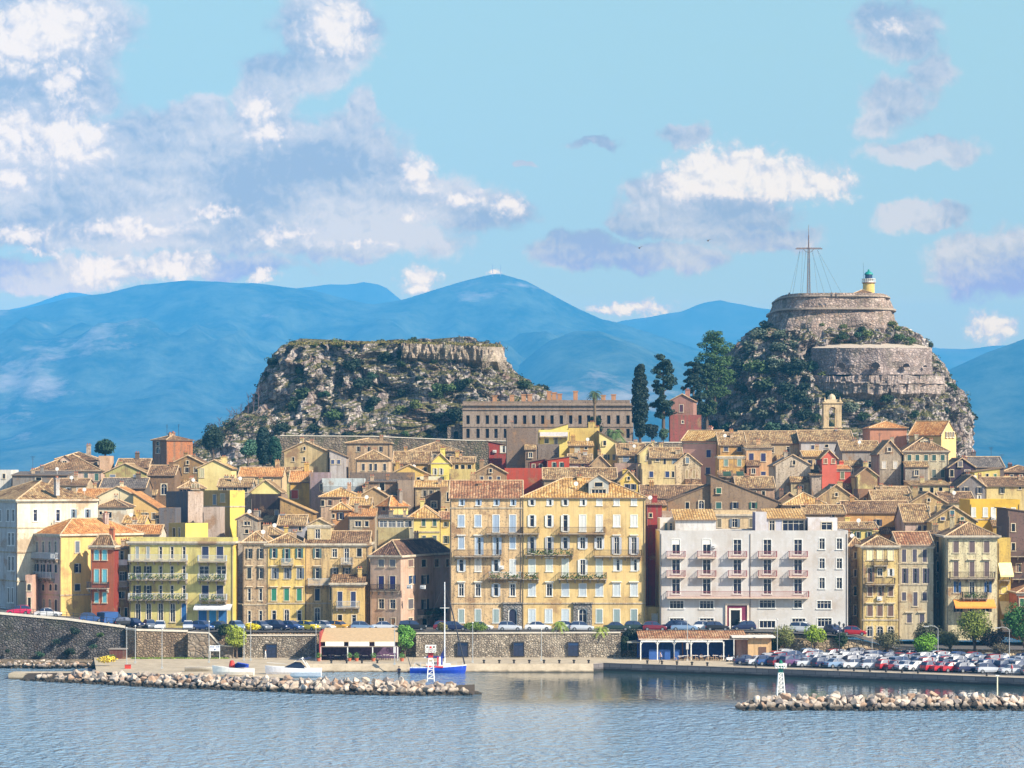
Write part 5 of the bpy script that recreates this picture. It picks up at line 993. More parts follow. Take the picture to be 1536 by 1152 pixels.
# ---------------------------------------------------------------- harbour walls
def wallrun(name, label, pts, mat, thick=1.2, cat='wall', cap=None, capmat=None):
    """pts: (px, Y, z bottom, z top)"""
    o = empty(name, (wx(pts[0][0], pts[0][1]), pts[0][1], pts[0][2]), 0, label, cat); ox, oy, oz = o.location
    m = MB(); c_ = MB()
    for (pa, Ya, ba, ta), (pb, Yb, bb, tb) in zip(pts[:-1], pts[1:]):
        xa, xb = wx(pa, Ya) - ox, wx(pb, Yb) - ox; ya, yb = Ya - oy, Yb - oy
        A = [(xa, ya - .25, ba - oz), (xb, yb - .25, bb - oz), (xb, yb, tb - oz), (xa, ya, ta - oz)]
        m.add(A); m.add([(xa, ya, ta - oz), (xb, yb, tb - oz), (xb, yb + thick, tb - oz), (xa, ya + thick, ta - oz)])
        m.add([(xb, yb + thick, bb - oz), (xa, ya + thick, ba - oz), (xa, ya + thick, ta - oz), (xb, yb + thick, tb - oz)])
        if cap:
            c_.add([(xa, ya - .15, ta - oz + .003), (xb, yb - .15, tb - oz + .003), (xb, yb - .15, tb - oz + cap), (xa, ya - .15, ta - oz + cap)]); c_.add([(xa, ya - .15, ta - oz + cap), (xb, yb - .15, tb - oz + cap), (xb, yb + .5, tb - oz + cap), (xa, ya + .5, ta - oz + cap)])
    for e in (0, -1):
        p, Yp, bz, tz_ = pts[e]; x = wx(p, Yp) - ox; q = [(x, Yp - oy - .25, bz - oz), (x, Yp - oy, tz_ - oz), (x, Yp - oy + thick, tz_ - oz), (x, Yp - oy + thick, bz - oz)]
        m.add(q if e == 0 else q[::-1])
    m.build('masonry', mat, o)
    if cap: c_.build('coping', capmat or plain(206, 196, 178, .8), o)
    return o
RUB1 = masonry(110, 106, 104, .5, .95, .4); RUB2 = masonry(172, 160, 142, .42, .9); RUB3 = masonry(170, 148, 122, .5, .8, .15)  # RUB1 is darkened to hold the shade on the left wall
zf = lambda p, Y=480: streetz(p)
wallrun('harbour_wall', 'high dark rubble wall under the left street sloping down to the right', [(-250, 478, .6, 8.8), (0, 478, .6, streetz(0)), (100, 478, .8, streetz(100)), (188, 478, 1, streetz(188))], RUB1, 2, cap=.35)
wallrun('harbour_wall', 'sandy rubble wall panel behind the tall thin lamp posts', [(188, 477.5, 1, 5.7), (205, 476, 1, 5.6), (282, 477, 1.1, 5.35)], masonry(164, 144, 120, .5, .8, .3), 2, cap=.3)
wallrun('harbour_wall', 'plain concrete wall block with stair ramp beside the white harbour sign', [(282, 475, 1.1, 5.3), (313, 475, 1.1, 5.2), (330, 475, 1.1, 3.2), (349, 475, 1.1, 3.0)], masonry(156, 142, 124, .9, .4), 2.5, cap=.2)
wallrun('harbour_wall', 'pale speckled rubble wall with one dark door left of the canopy cafe', [(364, 476.5, 1.2, 4.75), (474, 476.5, 1.2, 4.75)], RUB2, 2, cap=.2)
wallrun('harbour_wall', 'long pale speckled rubble wall with three dark blue doors', [(624, 477, 1.2, 5.05), (931, 477, 1.2, 5.15)], RUB2, 2, cap=.2)
wallrun('retaining_wall', 'plain back retaining wall behind the trees and cafes', [(282, 479.2, 1.1, 5.25), (1100, 479.2, 1.1, 5.25), (1180, 479.2, 1.1, 5.0)], RUB3, .6)
wallrun('retaining_wall', 'low rough stone wall at the back of the car park', [(1180, 479.6, 1.1, 4.9), (1290, 479.6, 1.1, 3.9), (1345, 479.6, 1.1, 2.5), (1800, 479.6, 1.1, 1.9)], masonry(190, 170, 140, .6, .8, .2), .6)
# doors in the walls
def wall_door(px, y0, y1, w_, Y, label):
    o = empty('metal_door', at(px, y1, Y), 0, label, 'door', 'dark doors set in the harbour wall'); s = Y / F; W_ = w_ * s; Hh = (y1 - y0) * s
    m = MB(); m.box(-W_ / 2 - .12, -W_ / 2, -.12, .3, 0, Hh + .12); m.box(W_ / 2, W_ / 2 + .12, -.12, .3, 0, Hh + .12); m.box(-W_ / 2, W_ / 2, -.12, .3, Hh, Hh + .12); m.build('frame', plain(50, 46, 48), o)
    m = MB(); m.box(-W_ / 2, -.01, -.05, .02, 0, Hh * .78); m.box(.01, W_ / 2, -.05, .02, 0, Hh * .78); m.build('leaf', plain(34, 42, 66, .5, 0, .3), o)
    m = MB(); m.box(-W_ / 2, W_ / 2, -.04, .02, Hh * .79, Hh); m.build('fanlight', glass(2), o)
wall_door(407, 967, 987.5, 15, 476.1, 'dark door in the rubble wall left of the canopy cafe'); wall_door(694, 964, 984.5, 15, 476.6, 'dark blue door behind the sailboat, leftmost of three in the long wall')
wall_door(778, 964, 984, 15, 476.6, 'dark blue door in the middle of the long rubble wall'); wall_door(860, 964, 984, 15, 476.6, 'dark blue door near the right end of the long rubble wall')
# railing of the left street
o = empty('street_railing', (wx(0, 479), 479, streetz(0)), 0, 'thin dark railing along the sloping left street', 'railing'); m = MB()
for a_, b_ in zip(range(-20, 190, 10), range(-10, 200, 10)):
    pa = Vector((wx(a_, 479) - o.location.x, 0, streetz(a_) - o.location.z + .3)); pb = Vector((wx(b_, 479) - o.location.x, 0, streetz(b_) - o.location.z + .3))
    for h_ in (.55, .95): m.tube(pa + Vector((0, 0, h_)), pb + Vector((0, 0, h_)), .035, .035, 4)
    m.tube(pa, pa + Vector((0, 0, 1.0)), .05, .05, 4)
m.build('rail', IRON, o)
# ---------------------------------------------------------------- the two fortress rocks
def rock_mat():
    m, g, b = newmat('limestone_cliff'); geo = g.n('ShaderNodeNewGeometry'); P = geo.outputs['Position']
    n1 = g.noise(g.scale(P, (1, 1, .45)), .22, 8, .72); n2 = g.noise(P, .9, 6, .7); v = g.voro(g.scale(P, (1, 1, .6)), .55, 'DISTANCE_TO_EDGE')
    a = g.mix(g.mapr(n1, .36, .62), srgb(146, 134, 130), srgb(220, 208, 196)); a = g.mix(g.mapr(n2, .48, .62, 0, .85), a, srgb(84, 72, 80)); a = g.mix(g.mapr(g.noise(g.scale(P, (1.6, 1.6, .22)), .5, 5, .7), .5, .64, 0, .7), a, srgb(92, 80, 84)); a = g.mix(g.mapr(v, 0, .08, .6, 0), a, srgb(66, 58, 62))  # dark crack tones paint crevice shade onto the rock
    a = g.mix(g.mapr(g.noise(P, .12, 5, .7), .5, .64, 0, .5), a, srgb(150, 116, 92))
    sx = g.n('ShaderNodeSeparateXYZ'); g.L.new(geo.outputs['Normal'], sx.inputs[0])
    grow = g.math('ADD', g.math('MULTIPLY', sx.outputs[2], .45), g.math('SUBTRACT', g.noise(P, .2, 7, .75), .42))
    a = g.mix(g.mapr(grow, .33, .42), a, g.mix(g.mapr(g.noise(P, 1.5, 3), .35, .65), srgb(66, 74, 52), srgb(126, 116, 76)))
    g.put(b.inputs['Base Color'], a); b.inputs['Roughness'].default_value = .95; b.inputs['Specular IOR Level'].default_value = .1
    bp = g.n('ShaderNodeBump'); bp.inputs['Strength'].default_value = 1.0; bp.inputs['Distance'].default_value = .8
    g.put(bp.inputs['Height'], g.math('ADD', g.mapr(v, 0, .3), g.math('MULTIPLY', n2, 1.4))); g.L.new(bp.outputs[0], b.inputs['Normal']); return m
ROCKM = rock_mat()
SURF = {}
def rock(name, Y, prof, dk, seed, top_y, amp=2.6, nz=110, na=340):
    """prof: rows (photo row, left column, right column) read from the outline; each becomes a level ring with its own depth"""
    vs, fs = [], []; rows = sorted(prof)
    ys = [r[0] for r in rows][::-1]
    y0, y1 = rows[-1][0], top_y
    pts = []
    for j in range(nz + 1):
        py = y0 + (y1 - y0) * j / nz
        L = np.interp(py, [r[0] for r in rows], [r[1] for r in rows]); Rr = np.interp(py, [r[0] for r in rows], [r[2] for r in rows])
        z = wz(py, Y); cx = (wx(L, Y) + wx(Rr, Y)) / 2; hw = (wx(Rr, Y) - wx(L, Y)) / 2; hd = dk * (0.45 + 0.55 * (1 - j / nz)) + 4
        for i in range(na):
            t = 2 * math.pi * i / na; c, s = math.cos(t), math.sin(t); e = .62
            X = cx + hw * math.copysign(abs(c) ** e, c); Yy = Y + hd * math.copysign(abs(s) ** .9, s)
            p = Vector((X, Yy, z)); q = Vector((X * .05, Yy * .05, z * .05 + seed))
            n = noise.fractal(q, 1.0, 2.1, 4); r2 = noise.ridged_multi_fractal(q * 2.2, 1.0, 2.0, 5, 1.0, 2.0); fine = noise.fractal(q * 9, 1.0, 2.0, 3)
            vert = noise.ridged_multi_fractal(Vector((q.x * 5, q.y * 5, q.z * 1.1)), 1.0, 2.0, 4, 1.0, 2.0); k = amp * (1.3 * n + .9 * (r2 - 1.25) + 1.15 * (vert - 1.25) + .55 * fine)
            edge = abs(c) ** 4
            d = Vector((c, s, 0)) * k * (1 - .55 * edge)
            # ledges
            d.z = 1.6 * noise.noise(q * 3.0)
            vs.append(tuple(p + d))
        pts.append((hw, hd))
    for j in range(nz):
        for i in range(na):
            k = (i + 1) % na; fs.append((j * na + i, j * na + k, (j + 1) * na + k, (j + 1) * na + i))
    tc_ = len(vs); vs.append((cx, Y, wz(y1, Y) + .6))
    for i in range(na): fs.append((nz * na + i, nz * na + (i + 1) % na, tc_))
    me = bpy.data.meshes.new(name); me.from_pydata(vs, [], fs); me.materials.append(ROCKM); me.update()
    o = bpy.data.objects.new(name, me); link(o); tag(o, kind='structure'); SURF[seed] = (vs, na, nz); return o
YL_, YR_ = 800, 830
rock('cliff', YL_, [(700, 300, 905), (672, 318, 900), (655, 345, 890), (635, 358, 870), (620, 372, 850), (600, 388, 832), (590, 392, 822), (575, 396, 790), (560, 400, 772), (545, 406, 762), (530, 415, 757), (520, 424, 755), (513, 432, 752)], 52, 1.7, 517)
rock('cliff', YR_, [(700, 1042, 1446), (660, 1050, 1444), (640, 1054, 1442), (620, 1057, 1439), (600, 1060, 1434), (580, 1066, 1425), (560, 1072, 1415), (545, 1080, 1406), (530, 1090, 1400), (515, 1108, 1386), (500, 1124, 1356), (485, 1150, 1345), (470, 1160, 1336), (462, 1166, 1330)], 52, 5.3, 498, 2.6)
ridgeline = rock('spur', 772, [(715, 225, 520), (690, 262, 500), (672, 292, 470), (655, 312, 450), (640, 338, 440), (625, 368, 430)], 22, 9.1, 627, 1.6, 30, 120)

CIT = masonry(180, 160, 146, .9, .8, .5)
# masonry crown on the right rock
def drum(name, label, Y, yb, yt, L0, R0, L1, R1, hd, mat, cat, topmat, n=64, ex=.5, parapet=.9):
    o = empty(name, (wx((L1 + R1) / 2, Y), Y, wz(yb, Y)), 0, label, cat); m = MB(); H_ = wz(yt, Y) - wz(yb, Y); rows_ = []
    def ring(hw, hd_, cx, z):
        return [((cx + hw * math.copysign(abs(math.cos(2 * math.pi * i / n)) ** ex, math.cos(2 * math.pi * i / n))), hd_ * math.copysign(abs(math.sin(2 * math.pi * i / n)) ** ex, math.sin(2 * math.pi * i / n)), z) for i in range(n)]
    cx0 = wx((L0 + R0) / 2, Y) - o.location.x; hw0 = (R0 - L0) / 2 * Y / F; hw1 = (R1 - L1) / 2 * Y / F
    a = ring(hw0, hd + (hw0 - hw1) * .8, cx0, 0); b_ = ring(hw1, hd, 0, H_); c_ = ring(hw1 - 1.0, hd - 1.0, 0, H_); e = ring(hw1 - 1.0, hd - 1.0, 0, H_ - parapet)
    RW = 12; rings = []
    for j in range(RW + 1):
        t = j / RW; row = []
        for i in range(n):
            p, q = Vector(a[i]), Vector(b_[i]); v = p.lerp(q, t); d_ = Vector((v.x - 0, v.y, 0)).normalized(); kk = (1 - t) ** .8
            row.append(v + d_ * ((.4 + 2.4 * kk) * noise.fractal(Vector((v.x * .16, v.y * .16, v.z * .22 + 3)), 1.0, 2.0, 4) - .2))
        rings.append(row)
    for p, q in zip(rings[:-1], rings[1:]):
        for i in range(n): k = (i + 1) % n; m.add([p[i], p[k], q[k], q[i]])
    b_ = rings[-1]
    for p, q in ((b_, c_), (c_, e)):
        for i in range(n): k = (i + 1) % n; m.add([p[i], p[k], q[k], q[i]])
    m.add(e, 1); m.build('masonry', [mat, topmat], o)
    return o, ring, H_, hw1
SCRUBM = plain(150, 138, 104, .95, 0, .35)
cit, ring_, Hc, hwc = drum('citadel', 'high battered stone citadel wall crowning the right hand rock', YR_, 524, 447, 1140, 1356, 1166, 1324, 24, CIT, 'citadel', SCRUBM)
m = MB()
for zz, hh in ((Hc - 4.6, .5), (Hc - 1.0, .35)):
    k = (Hc - zz) / Hc; hw_ = hwc + (wx(1362, YR_) - wx(1325, YR_)) * .9 * k; e0 = ring_(hw_ + .35, 24 + 7 * .8 * k + .35, 0, zz); e1 = ring_(hw_ + .35, 24 + 7 * .8 * k + .35, 0, zz + hh); e2 = ring_(hw_ - .5, 24 - .5, 0, zz + hh + .05); e3 = ring_(hw_ - .5, 24 - .5, 0, zz - .1)
    for p, q in ((e3, e0), (e0, e1), (e1, e2)):
        for i in range(64): j = (i + 1) % 64; m.add([p[i], p[j], q[j], q[i]])
m.build('cordon', plain(158, 142, 126, .9, 0, .35), cit)
# gun battery terrace below it, with embrasures
bat = empty('gun_battery', at(1308, 556, YR_ - 42), 0, 'curved stone gun battery with dark embrasures and a pale sloping roof below the citadel', 'gun battery')
m = MB(); Yb = YR_ - 42; ox, oy, oz = bat.location; N_ = 80; pl = []
for i in range(N_ + 1):
    t = i / N_; px = 1217 + (1398 - 1217) * t; dep = 10 * (2 * abs(t - .5)) ** 2.2
    pl.append((wx(px, Yb + dep) - ox, dep, px))
def zrow(y, dep=0): return wz(y, Yb + dep) - oz
top = lambda i: zrow(522, pl[i][1]) ; bot = lambda i: zrow(562, pl[i][1])
emb = [(1260, 6.2), (1312, 6.6), (1358, 5.0), (1386, 2.6)]
for i in range(N_):
    a, b_ = pl[i], pl[i + 1]
    def bp_(P_, i_, t): z = bot(i_) + (top(i_) - bot(i_)) * t; return (P_[0], P_[1] - .8 * (1 - t) + (1 - .6 * t) * 1.1 * noise.fractal(Vector((P_[0] * .22, z * .3, 9)), 1.0, 2.0, 4), z + .35 * t * noise.noise(Vector((P_[0] * .5, 0, 2))))
    for j in range(8): m.add([bp_(a, i, j / 8), bp_(b_, i + 1, j / 8), bp_(b_, i + 1, (j + 1) / 8), bp_(a, i, (j + 1) / 8)])
    m.add([(a[0], a[1], top(i)), (b_[0], b_[1], top(i + 1)), (b_[0] * .55, 24, zrow(509, 24)), (a[0] * .55, 24, zrow(509, 24))], 1)
m.build('masonry', [masonry(172, 156, 148, .9, .75, .3), plain(184, 168, 148, .9, 0, .3)], bat)
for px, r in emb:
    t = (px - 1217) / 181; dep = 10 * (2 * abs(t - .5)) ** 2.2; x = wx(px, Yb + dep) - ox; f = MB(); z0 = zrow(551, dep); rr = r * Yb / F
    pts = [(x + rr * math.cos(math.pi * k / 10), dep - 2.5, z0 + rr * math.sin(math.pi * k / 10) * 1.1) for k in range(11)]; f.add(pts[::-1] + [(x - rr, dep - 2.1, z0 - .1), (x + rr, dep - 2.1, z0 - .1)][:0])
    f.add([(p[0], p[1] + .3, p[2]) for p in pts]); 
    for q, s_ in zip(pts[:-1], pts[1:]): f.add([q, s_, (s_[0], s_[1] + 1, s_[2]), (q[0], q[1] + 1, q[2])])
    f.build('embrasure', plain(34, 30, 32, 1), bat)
# lower talus wall with a string line
m = MB(); lo = empty('lower_rampart', at(1310, 600, YR_ - 45), 0, 'long low ribbed rampart wall between the gun battery and the bell tower', 'rampart'); ox, oy, oz = lo.location
for i in range(N_):
    def P_(i_, y_, ex_): t = i_ / N_; px = 1210 + 207 * t; dep = 12 * (2 * abs(t - .5)) ** 2.4; return (wx(px, YR_ - 45 + dep) - ox, dep + ex_ + 1.4 * noise.fractal(Vector((t * 26, y_ * .2, 2)), 1.0, 2.0, 4), wz(y_ + 3 * noise.noise((t * 9, 0, y_ * .1)), YR_ - 45 + dep) - oz)
    for ya, yb, ea, eb in ((604, 590, 3.5, -.6), (590, 576, -.6, -.4), (576, 574, -1.0, -1.0), (574, 563, -.2, .2), (563, 562, .2, 7)): m.add([P_(i, ya, ea), P_(i + 1, ya, ea), P_(i + 1, yb, eb), P_(i, yb, eb)])
m.build('masonry', masonry(176, 160, 150, 1.0, .6, .5), lo)

# left hill: masonry at the right hand end of the plateau
m = MB(); o = empty('bastion', at(680, 560, YL_ - 34), 0, 'crumbling stone bastion wall on the right half of the left cliff top', 'bastion'); ox, oy, oz = o.location; Yq = YL_ - 34
pr = [(604, 514), (640, 516), (700, 517), (738, 520), (754, 521)]
def tp(px): return float(np.interp(px, [a for a, _ in pr], [b_ for _, b_ in pr]))
NN = 90
def Q(i, y_, e_):
    t = i / NN; px = 602 + (754 - 602) * t; k = (y_ - tp(px)) / 40.0; px2 = px + (10 * k if t > .9 else 0); dep = 30 * max(0, t - .8) ** 1.2 * 3
    return (wx(px2, Yq + dep) - ox, dep + e_ + 1.5 * noise.fractal(Vector((t * 22, y_ * .15, 7)), 1.0, 2.0, 3), wz(y_, Yq + dep) - oz)
for i in range(NN):
    px = 602 + 152 * i / NN; pn = 602 + 152 * (i + 1) / NN
    for fa, fb, ea, eb in ((34 + 6 * noise.noise((i * .3, 0, 0)), 22, 4.5, .2), (22, 14, .2, -.2), (14, 6, -.2, -.1), (6, 0, -.1, 0)): m.add([Q(i, tp(px) + fa, ea), Q(i + 1, tp(pn) + fa, ea), Q(i + 1, tp(pn) + fb, eb), Q(i, tp(px) + fb, eb)])
    m.add([Q(i, tp(px), 0), Q(i + 1, tp(pn), 0), Q(i + 1, tp(pn) + .5, 45), Q(i, tp(px) + .5, 45)], 1)
m.build('masonry', [masonry(178, 162, 144, .9, .5, .6), SCRUBM], o)

# ---------------------------------------------------------------- barracks
Yk = 735; zf_ = wz(664, Yk); b0 = empty('barracks', (wx(694, Yk), Yk, zf_ - 8), 0, 'long ruined two storey stone barracks with empty window openings and brick chimneys', 'barracks')
KX = lambda p: wx(p, Yk) - b0.location.x; KZ = lambda q: wz(q, Yk) - b0.location.z
W_ = KX(950); H_ = KZ(605); xs1 = [702, 717, 731, 744, 758, 773, 787, 800.5, 814, 828, 842, 856, 870, 883, 899, 913, 927, 942]; rects = [(KX(x) - .42, KX(x) + .42, KZ(636), KZ(623)) for x in xs1] + [(KX(x) - .42, KX(x) + .42, KZ(657), KZ(643)) for x in xs1]
STN = plaster(176, 156, 138, .55); m = MB(); holes_face(m, W_, 0, H_, rects, lambda u, y, z: (u, y, z), 0, .5)
m.add([(W_, 0, 0), (W_, 14, 0), (W_, 14, H_), (W_, 0, H_)]); m.add([(0, 14, 0), (0, 0, 0), (0, 0, H_), (0, 14, H_)]); m.add([(W_, 14, 0), (0, 14, 0), (0, 14, H_), (W_, 14, H_)])
m.build('wall', [STN], b0)
m = MB(); m.box(0.3, W_ - .3, 0.52, 13.9, H_ - .5, H_ - .1); m.build('roof', plain(150, 134, 112, .9, 0, .3), b0)
m = MB(); m.box(-.4, W_ + .4, -.5, -.002, KZ(608.5), KZ(606.5)); m.box(-.2, W_ + .2, -.25, -.003, KZ(615), KZ(613.5)); m.box(-.1, W_ + .1, -.15, -.003, KZ(640.5), KZ(639.5)); m.build('cornice', plaster(170, 150, 132, .7), b0)
m = MB(); m.box(KX(694), KX(810), .3, 13, H_ + .002, H_ + .5); m.box(KX(810), KX(945), .3, 13, H_ + .002, KZ(600)); m.build('parapet', plaster(160, 140, 122, .8), b0)
for px, yt in ((742, 594), (768, 593), (785.5, 592), (795, 592), (824, 587), (832, 589), (840, 591), (864, 587), (906, 593), (921.5, 592)):
    m = MB(); x = KX(px); m.box(x - .55, x + .55, 5, 6.2, H_ + .51, KZ(yt)); m.box(x - .68, x + .68, 4.9, 6.3, KZ(yt), KZ(yt) + .25); m.build('chimney', plaster(206, 150, 104, .3), b0)
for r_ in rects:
    m = MB(); m.box(r_[0], r_[1], .42, .46, r_[2], r_[3]); wn = m.build('window', plain(34, 32, 42, .8), b0)  # dark sheet in each empty opening stands for the shade inside
# gate arch left of the barracks
o = empty('gateway', at(684, 662, Yk + 2), 0, 'dark round arched gateway in a stone wall beside the barracks', 'gateway'); sY = (Yk + 2) / F; m = MB(); ww = 26 * sY; hh = 22 * sY
holes_face(m, ww, 0, hh, [(ww / 2 - .6, ww / 2 + .6, 0.02, 2.6)], lambda u, y, z: (u - ww / 2, y, z), 0, .8); m.add([(-ww / 2, 0, hh), (ww / 2, 0, hh), (ww / 2, 3, hh), (-ww / 2, 3, hh)]); m.build('wall', masonry(150, 134, 120, .6, .6, .3), o)
m = MB(); m.add([(.6 * math.cos(math.pi * k / 12), -.01, 2.0 + .6 * math.sin(math.pi * k / 12)) for k in range(13)][::-1] + [(-.75, -.01, 2.0), (-.75, -.01, 2.8), (.75, -.01, 2.8), (.75, -.01, 2.0)][::1]); m.build('arch', STN, o)
m = MB(); m.box(-.6, .6, .8, .85, 0, 2.6); m.build('door', plain(30, 30, 40), o)
# podium wall under the fortress
wallrun('rampart', 'long mossy rampart wall running along the foot of the left cliff', [(420, 715, 26, wz(654, 715)), (560, 716, 26, wz(655, 716)), (700, 718, 26, wz(661, 718)), (760, 718, 26, wz(662, 718))], masonry(140, 126, 108, .7, .6, .8), 10, cap=.2)
wallrun('rampart', 'low rough rampart wall with grass between the palm and the pink brick house', [(880, 716, 24, wz(662, 716)), (960, 716, 24, wz(664, 716)), (1045, 718, 24, wz(664, 718))], masonry(150, 136, 118, .7, .6, .6), 22, cap=.2)
# brick guard house
house('small pink brick guardhouse with a steep gable at the foot of the right rock', 1006, 1040, 600, (188, 136, 120), 'gy', 9, 'orange', Y=728, x2=1045, th=8, d=9, dirt=.35, base=36, wins=[('s', 607, 618, 5.5, (1022,), (86, 50, 70))], chim=((1027, 585, 1.1),), band=(623,))
house('red brick podium wall below the pink guardhouse', 1005, 1052, 626, (176, 92, 84), 'flat', 0, Y=722, d=5, dirt=.6, base=30, wins=[('a', 631, 635, 2, (1024,))], cat='podium')
# bell tower
def belltower():
    Yt = 655; o = empty('bell_tower', at(1249, 668, Yt), 0, 'cream stone bell tower with round arched belfry and a little dome', 'bell tower'); Z = lambda q: wz(q, Yt) - o.location.z; s = Yt / F; w_ = 27 * s / 2
    st = plaster(236, 208, 160, .45); m = MB(); m.box(-w_, w_, 0, 2 * w_, 0, Z(642)); m.build('shaft', st, o)
    m = MB(); m.box(-w_ - .2, w_ + .2, -.2, 2 * w_ + .2, Z(642) + .002, Z(640)); m.box(-w_ - .25, w_ + .25, -.25, 2 * w_ + .25, Z(605), Z(603)); m.build('cornice', st, o)
    zb, zt_ = Z(640), Z(605); e = w_ * .42; m = MB()
    for x0, x1 in ((-w_, -e), (e, w_)):
        for y0, y1 in ((0, w_ - e), (w_ + e, 2 * w_)): m.box(x0, x1, y0, y1, zb, zt_)
    for yy in (0, 2 * w_ - .5):
        pts = [(e * math.cos(math.pi * k / 10), yy, Z(616) + e * math.sin(math.pi * k / 10)) for k in range(11)]
        for dy in (0, .5):
            m.add([(p[0], p[1] + dy, p[2]) for p in pts] + [(-e - .01, yy + dy, zt_), (e + .01, yy + dy, zt_)])
    for k in range(6): pass
    m.box(-w_ + .05, w_ - .05, .05, 2 * w_ - .05, zt_ - .3, zt_ - .002)
    m.build('belfry', st, o)
    m = MB(); m.lathe([(.9, 0), (.85, .5), (.6, .95), (.25, 1.2), (0.02, 1.3)], (0, w_, Z(603) + .6), 12); m.box(-1.3, 1.3, w_ - 1.3, w_ + 1.3, Z(603) + .002, Z(603) + .6); m.build('dome', plain(190, 172, 140, .8), o)
    m = MB(); m.lathe([(.45, 0), (.35, .3), (.2, .7), (0.02, .8)], (0, w_, Z(626)), 10); m.build('bell', plain(80, 70, 50, .4, .7), o)
    m = MB()
    for x in (-w_, w_): m.lathe([(.3, 0), (.36, .2), (.2, .5), (.02, 1.2)], (x * .85, .4, Z(603)), 8)
    m.build('finials', st, o)
belltower()
# lighthouse
def lighthouse():
    Yt = 815; o = empty('lighthouse', at(1303, 447, Yt), 0, 'small yellow lighthouse with white gallery and green dome beside a tiled keepers house', 'lighthouse'); s = Yt / F; Z = lambda q: wz(q, Yt) - o.location.z
    m = MB(); m.lathe([(1.65, 0), (1.6, Z(425.5))], (0, 0, 0), 20); m.build('tower', plaster(250, 216, 110, .2), o)
    m = MB(); m.lathe([(1.6, Z(425.4)), (1.95, Z(424.6)), (1.95, Z(424)), (1.7, Z(423.8))], n=20); m.build('gallery', plain(150, 110, 80), o)
    m = MB()
    for k in range(20):
        t = k * math.pi / 10; m.tube((1.85 * math.cos(t), 1.85 * math.sin(t), Z(424)), (1.85 * math.cos(t), 1.85 * math.sin(t), Z(418.5)), .05, .05, 4)
    m.lathe([(1.87, Z(418.7)), (1.87, Z(418.2)), (1.8, Z(418.2))], n=20); m.build('railing', WHITE, o)
    m = MB(); m.lathe([(1.2, Z(423.9)), (1.2, Z(418))], n=14); m.build('lantern_base', WHITE, o)
    m = MB(); m.lathe([(1.05, Z(418)), (1.05, Z(412))], n=12); m.build('lantern', glass(2), o)
    m = MB(); m.lathe([(1.25, Z(412)), (1.15, Z(410.5)), (.8, Z(408.3)), (.3, Z(407)), (.28, Z(405)), (.02, Z(403.5))], n=16); m.build('dome', plain(26, 132, 120, .5), o)
    m = MB(); m.tube((-1.4, 0, Z(424)), (-1.5, 0, Z(394)), .06, .03, 4); m.build('aerial', IRON, o)
    k = empty('keepers_house', at(1275, 449, Yt - 7), 0, 'low tiled hipped keepers house in front of the lighthouse', 'house'); w_ = 41 * s; 
    m = MB(); m.box(0, w_, 0, 8, -1, Z(439.5)); m.build('wall', plaster(206, 176, 136, .5), k)
    rf = place('roof', roof_mesh('hip', w_, 8, Z(440), 8.5 * s, 'brown'), k)
lighthouse()
# signal mast
def mast():
    Yt = 812; o = empty('signal_mast', at(1213, 446, Yt), 0, 'tall lattice signal mast like a cross standing on the citadel', 'signal mast'); s = Yt / F; Z = lambda q: wz(q, Yt) - o.location.z; Xq = lambda p: (p - 1213) * s
    m = MB(); LI = plain(118, 104, 104, .7)
    for a, b_ in ((-1, -1), (1, -1), (1, 1), (-1, 1)): m.tube((a * .42, b_ * .42, 0), (a * .2, b_ * .2, Z(372)), .11, .09, 4)
    for k in range(24):
        z0, z1 = Z(446 - k * 3.1), Z(446 - (k + 1) * 3.1); r0 = .42 - .22 * k / 24; r1 = .42 - .22 * (k + 1) / 24
        for a, b_, c, d in ((-1, -1, 1, -1), (1, -1, 1, 1), (1, 1, -1, 1), (-1, 1, -1, -1)):
            m.tube((a * r0, b_ * r0, z0), (c * r1, d * r1, z1), .05, .05, 3, cap=False); m.tube((a * r0, b_ * r0, z0), (c * r0, d * r0, z0), .05, .05, 3, cap=False)
    m.build('lattice', LI, o)
    m = MB(); m.tube((0, 0, Z(372.5)), (0, 0, Z(353)), .2, .16, 6); m.tube((0, 0, Z(353)), (0, 0, Z(337)), .09, .04, 5); m.build('topmast', LI, o)
    m = MB(); m.tube((Xq(1193.5), 0, Z(373)), (Xq(1233.5), 0, Z(373)), .16, .16, 5); m.tube((Xq(1195), .3, Z(371.6)), (Xq(1232), .3, Z(371.6)), .08, .08, 4)
    for sg in (-1, 1): m.path([(0, 0, Z(379)), (sg * .9, 0, Z(377)), (sg * 1.5, 0, Z(373.5))], .09, 4)
    m.build('yard', LI, o)
    for a, b_ in ((1200, 1182.5), (1200, 1190), (1204, 1199), (1209, 1204), (1217, 1240), (1226, 1263), (1226, 1252), (1219, 1225)):
        m = MB(); top = (Xq(a), 0, Z(375)); bt = (Xq(b_), -3 if b_ % 2 else 3, Z(445)); m.tube(top, bt, .035, .035, 3); m.build('stay', IRON, o)
mast()
o = empty('gun_post', at(1184, 446, 812), 0, 'short dark post at the left end of the citadel parapet', 'post'); MB().box(-.35, .35, -.3, .3, -.5, 1.0).box(-.2, .2, -.2, .2, 1.0, 1.3).build('post', IRON, o)
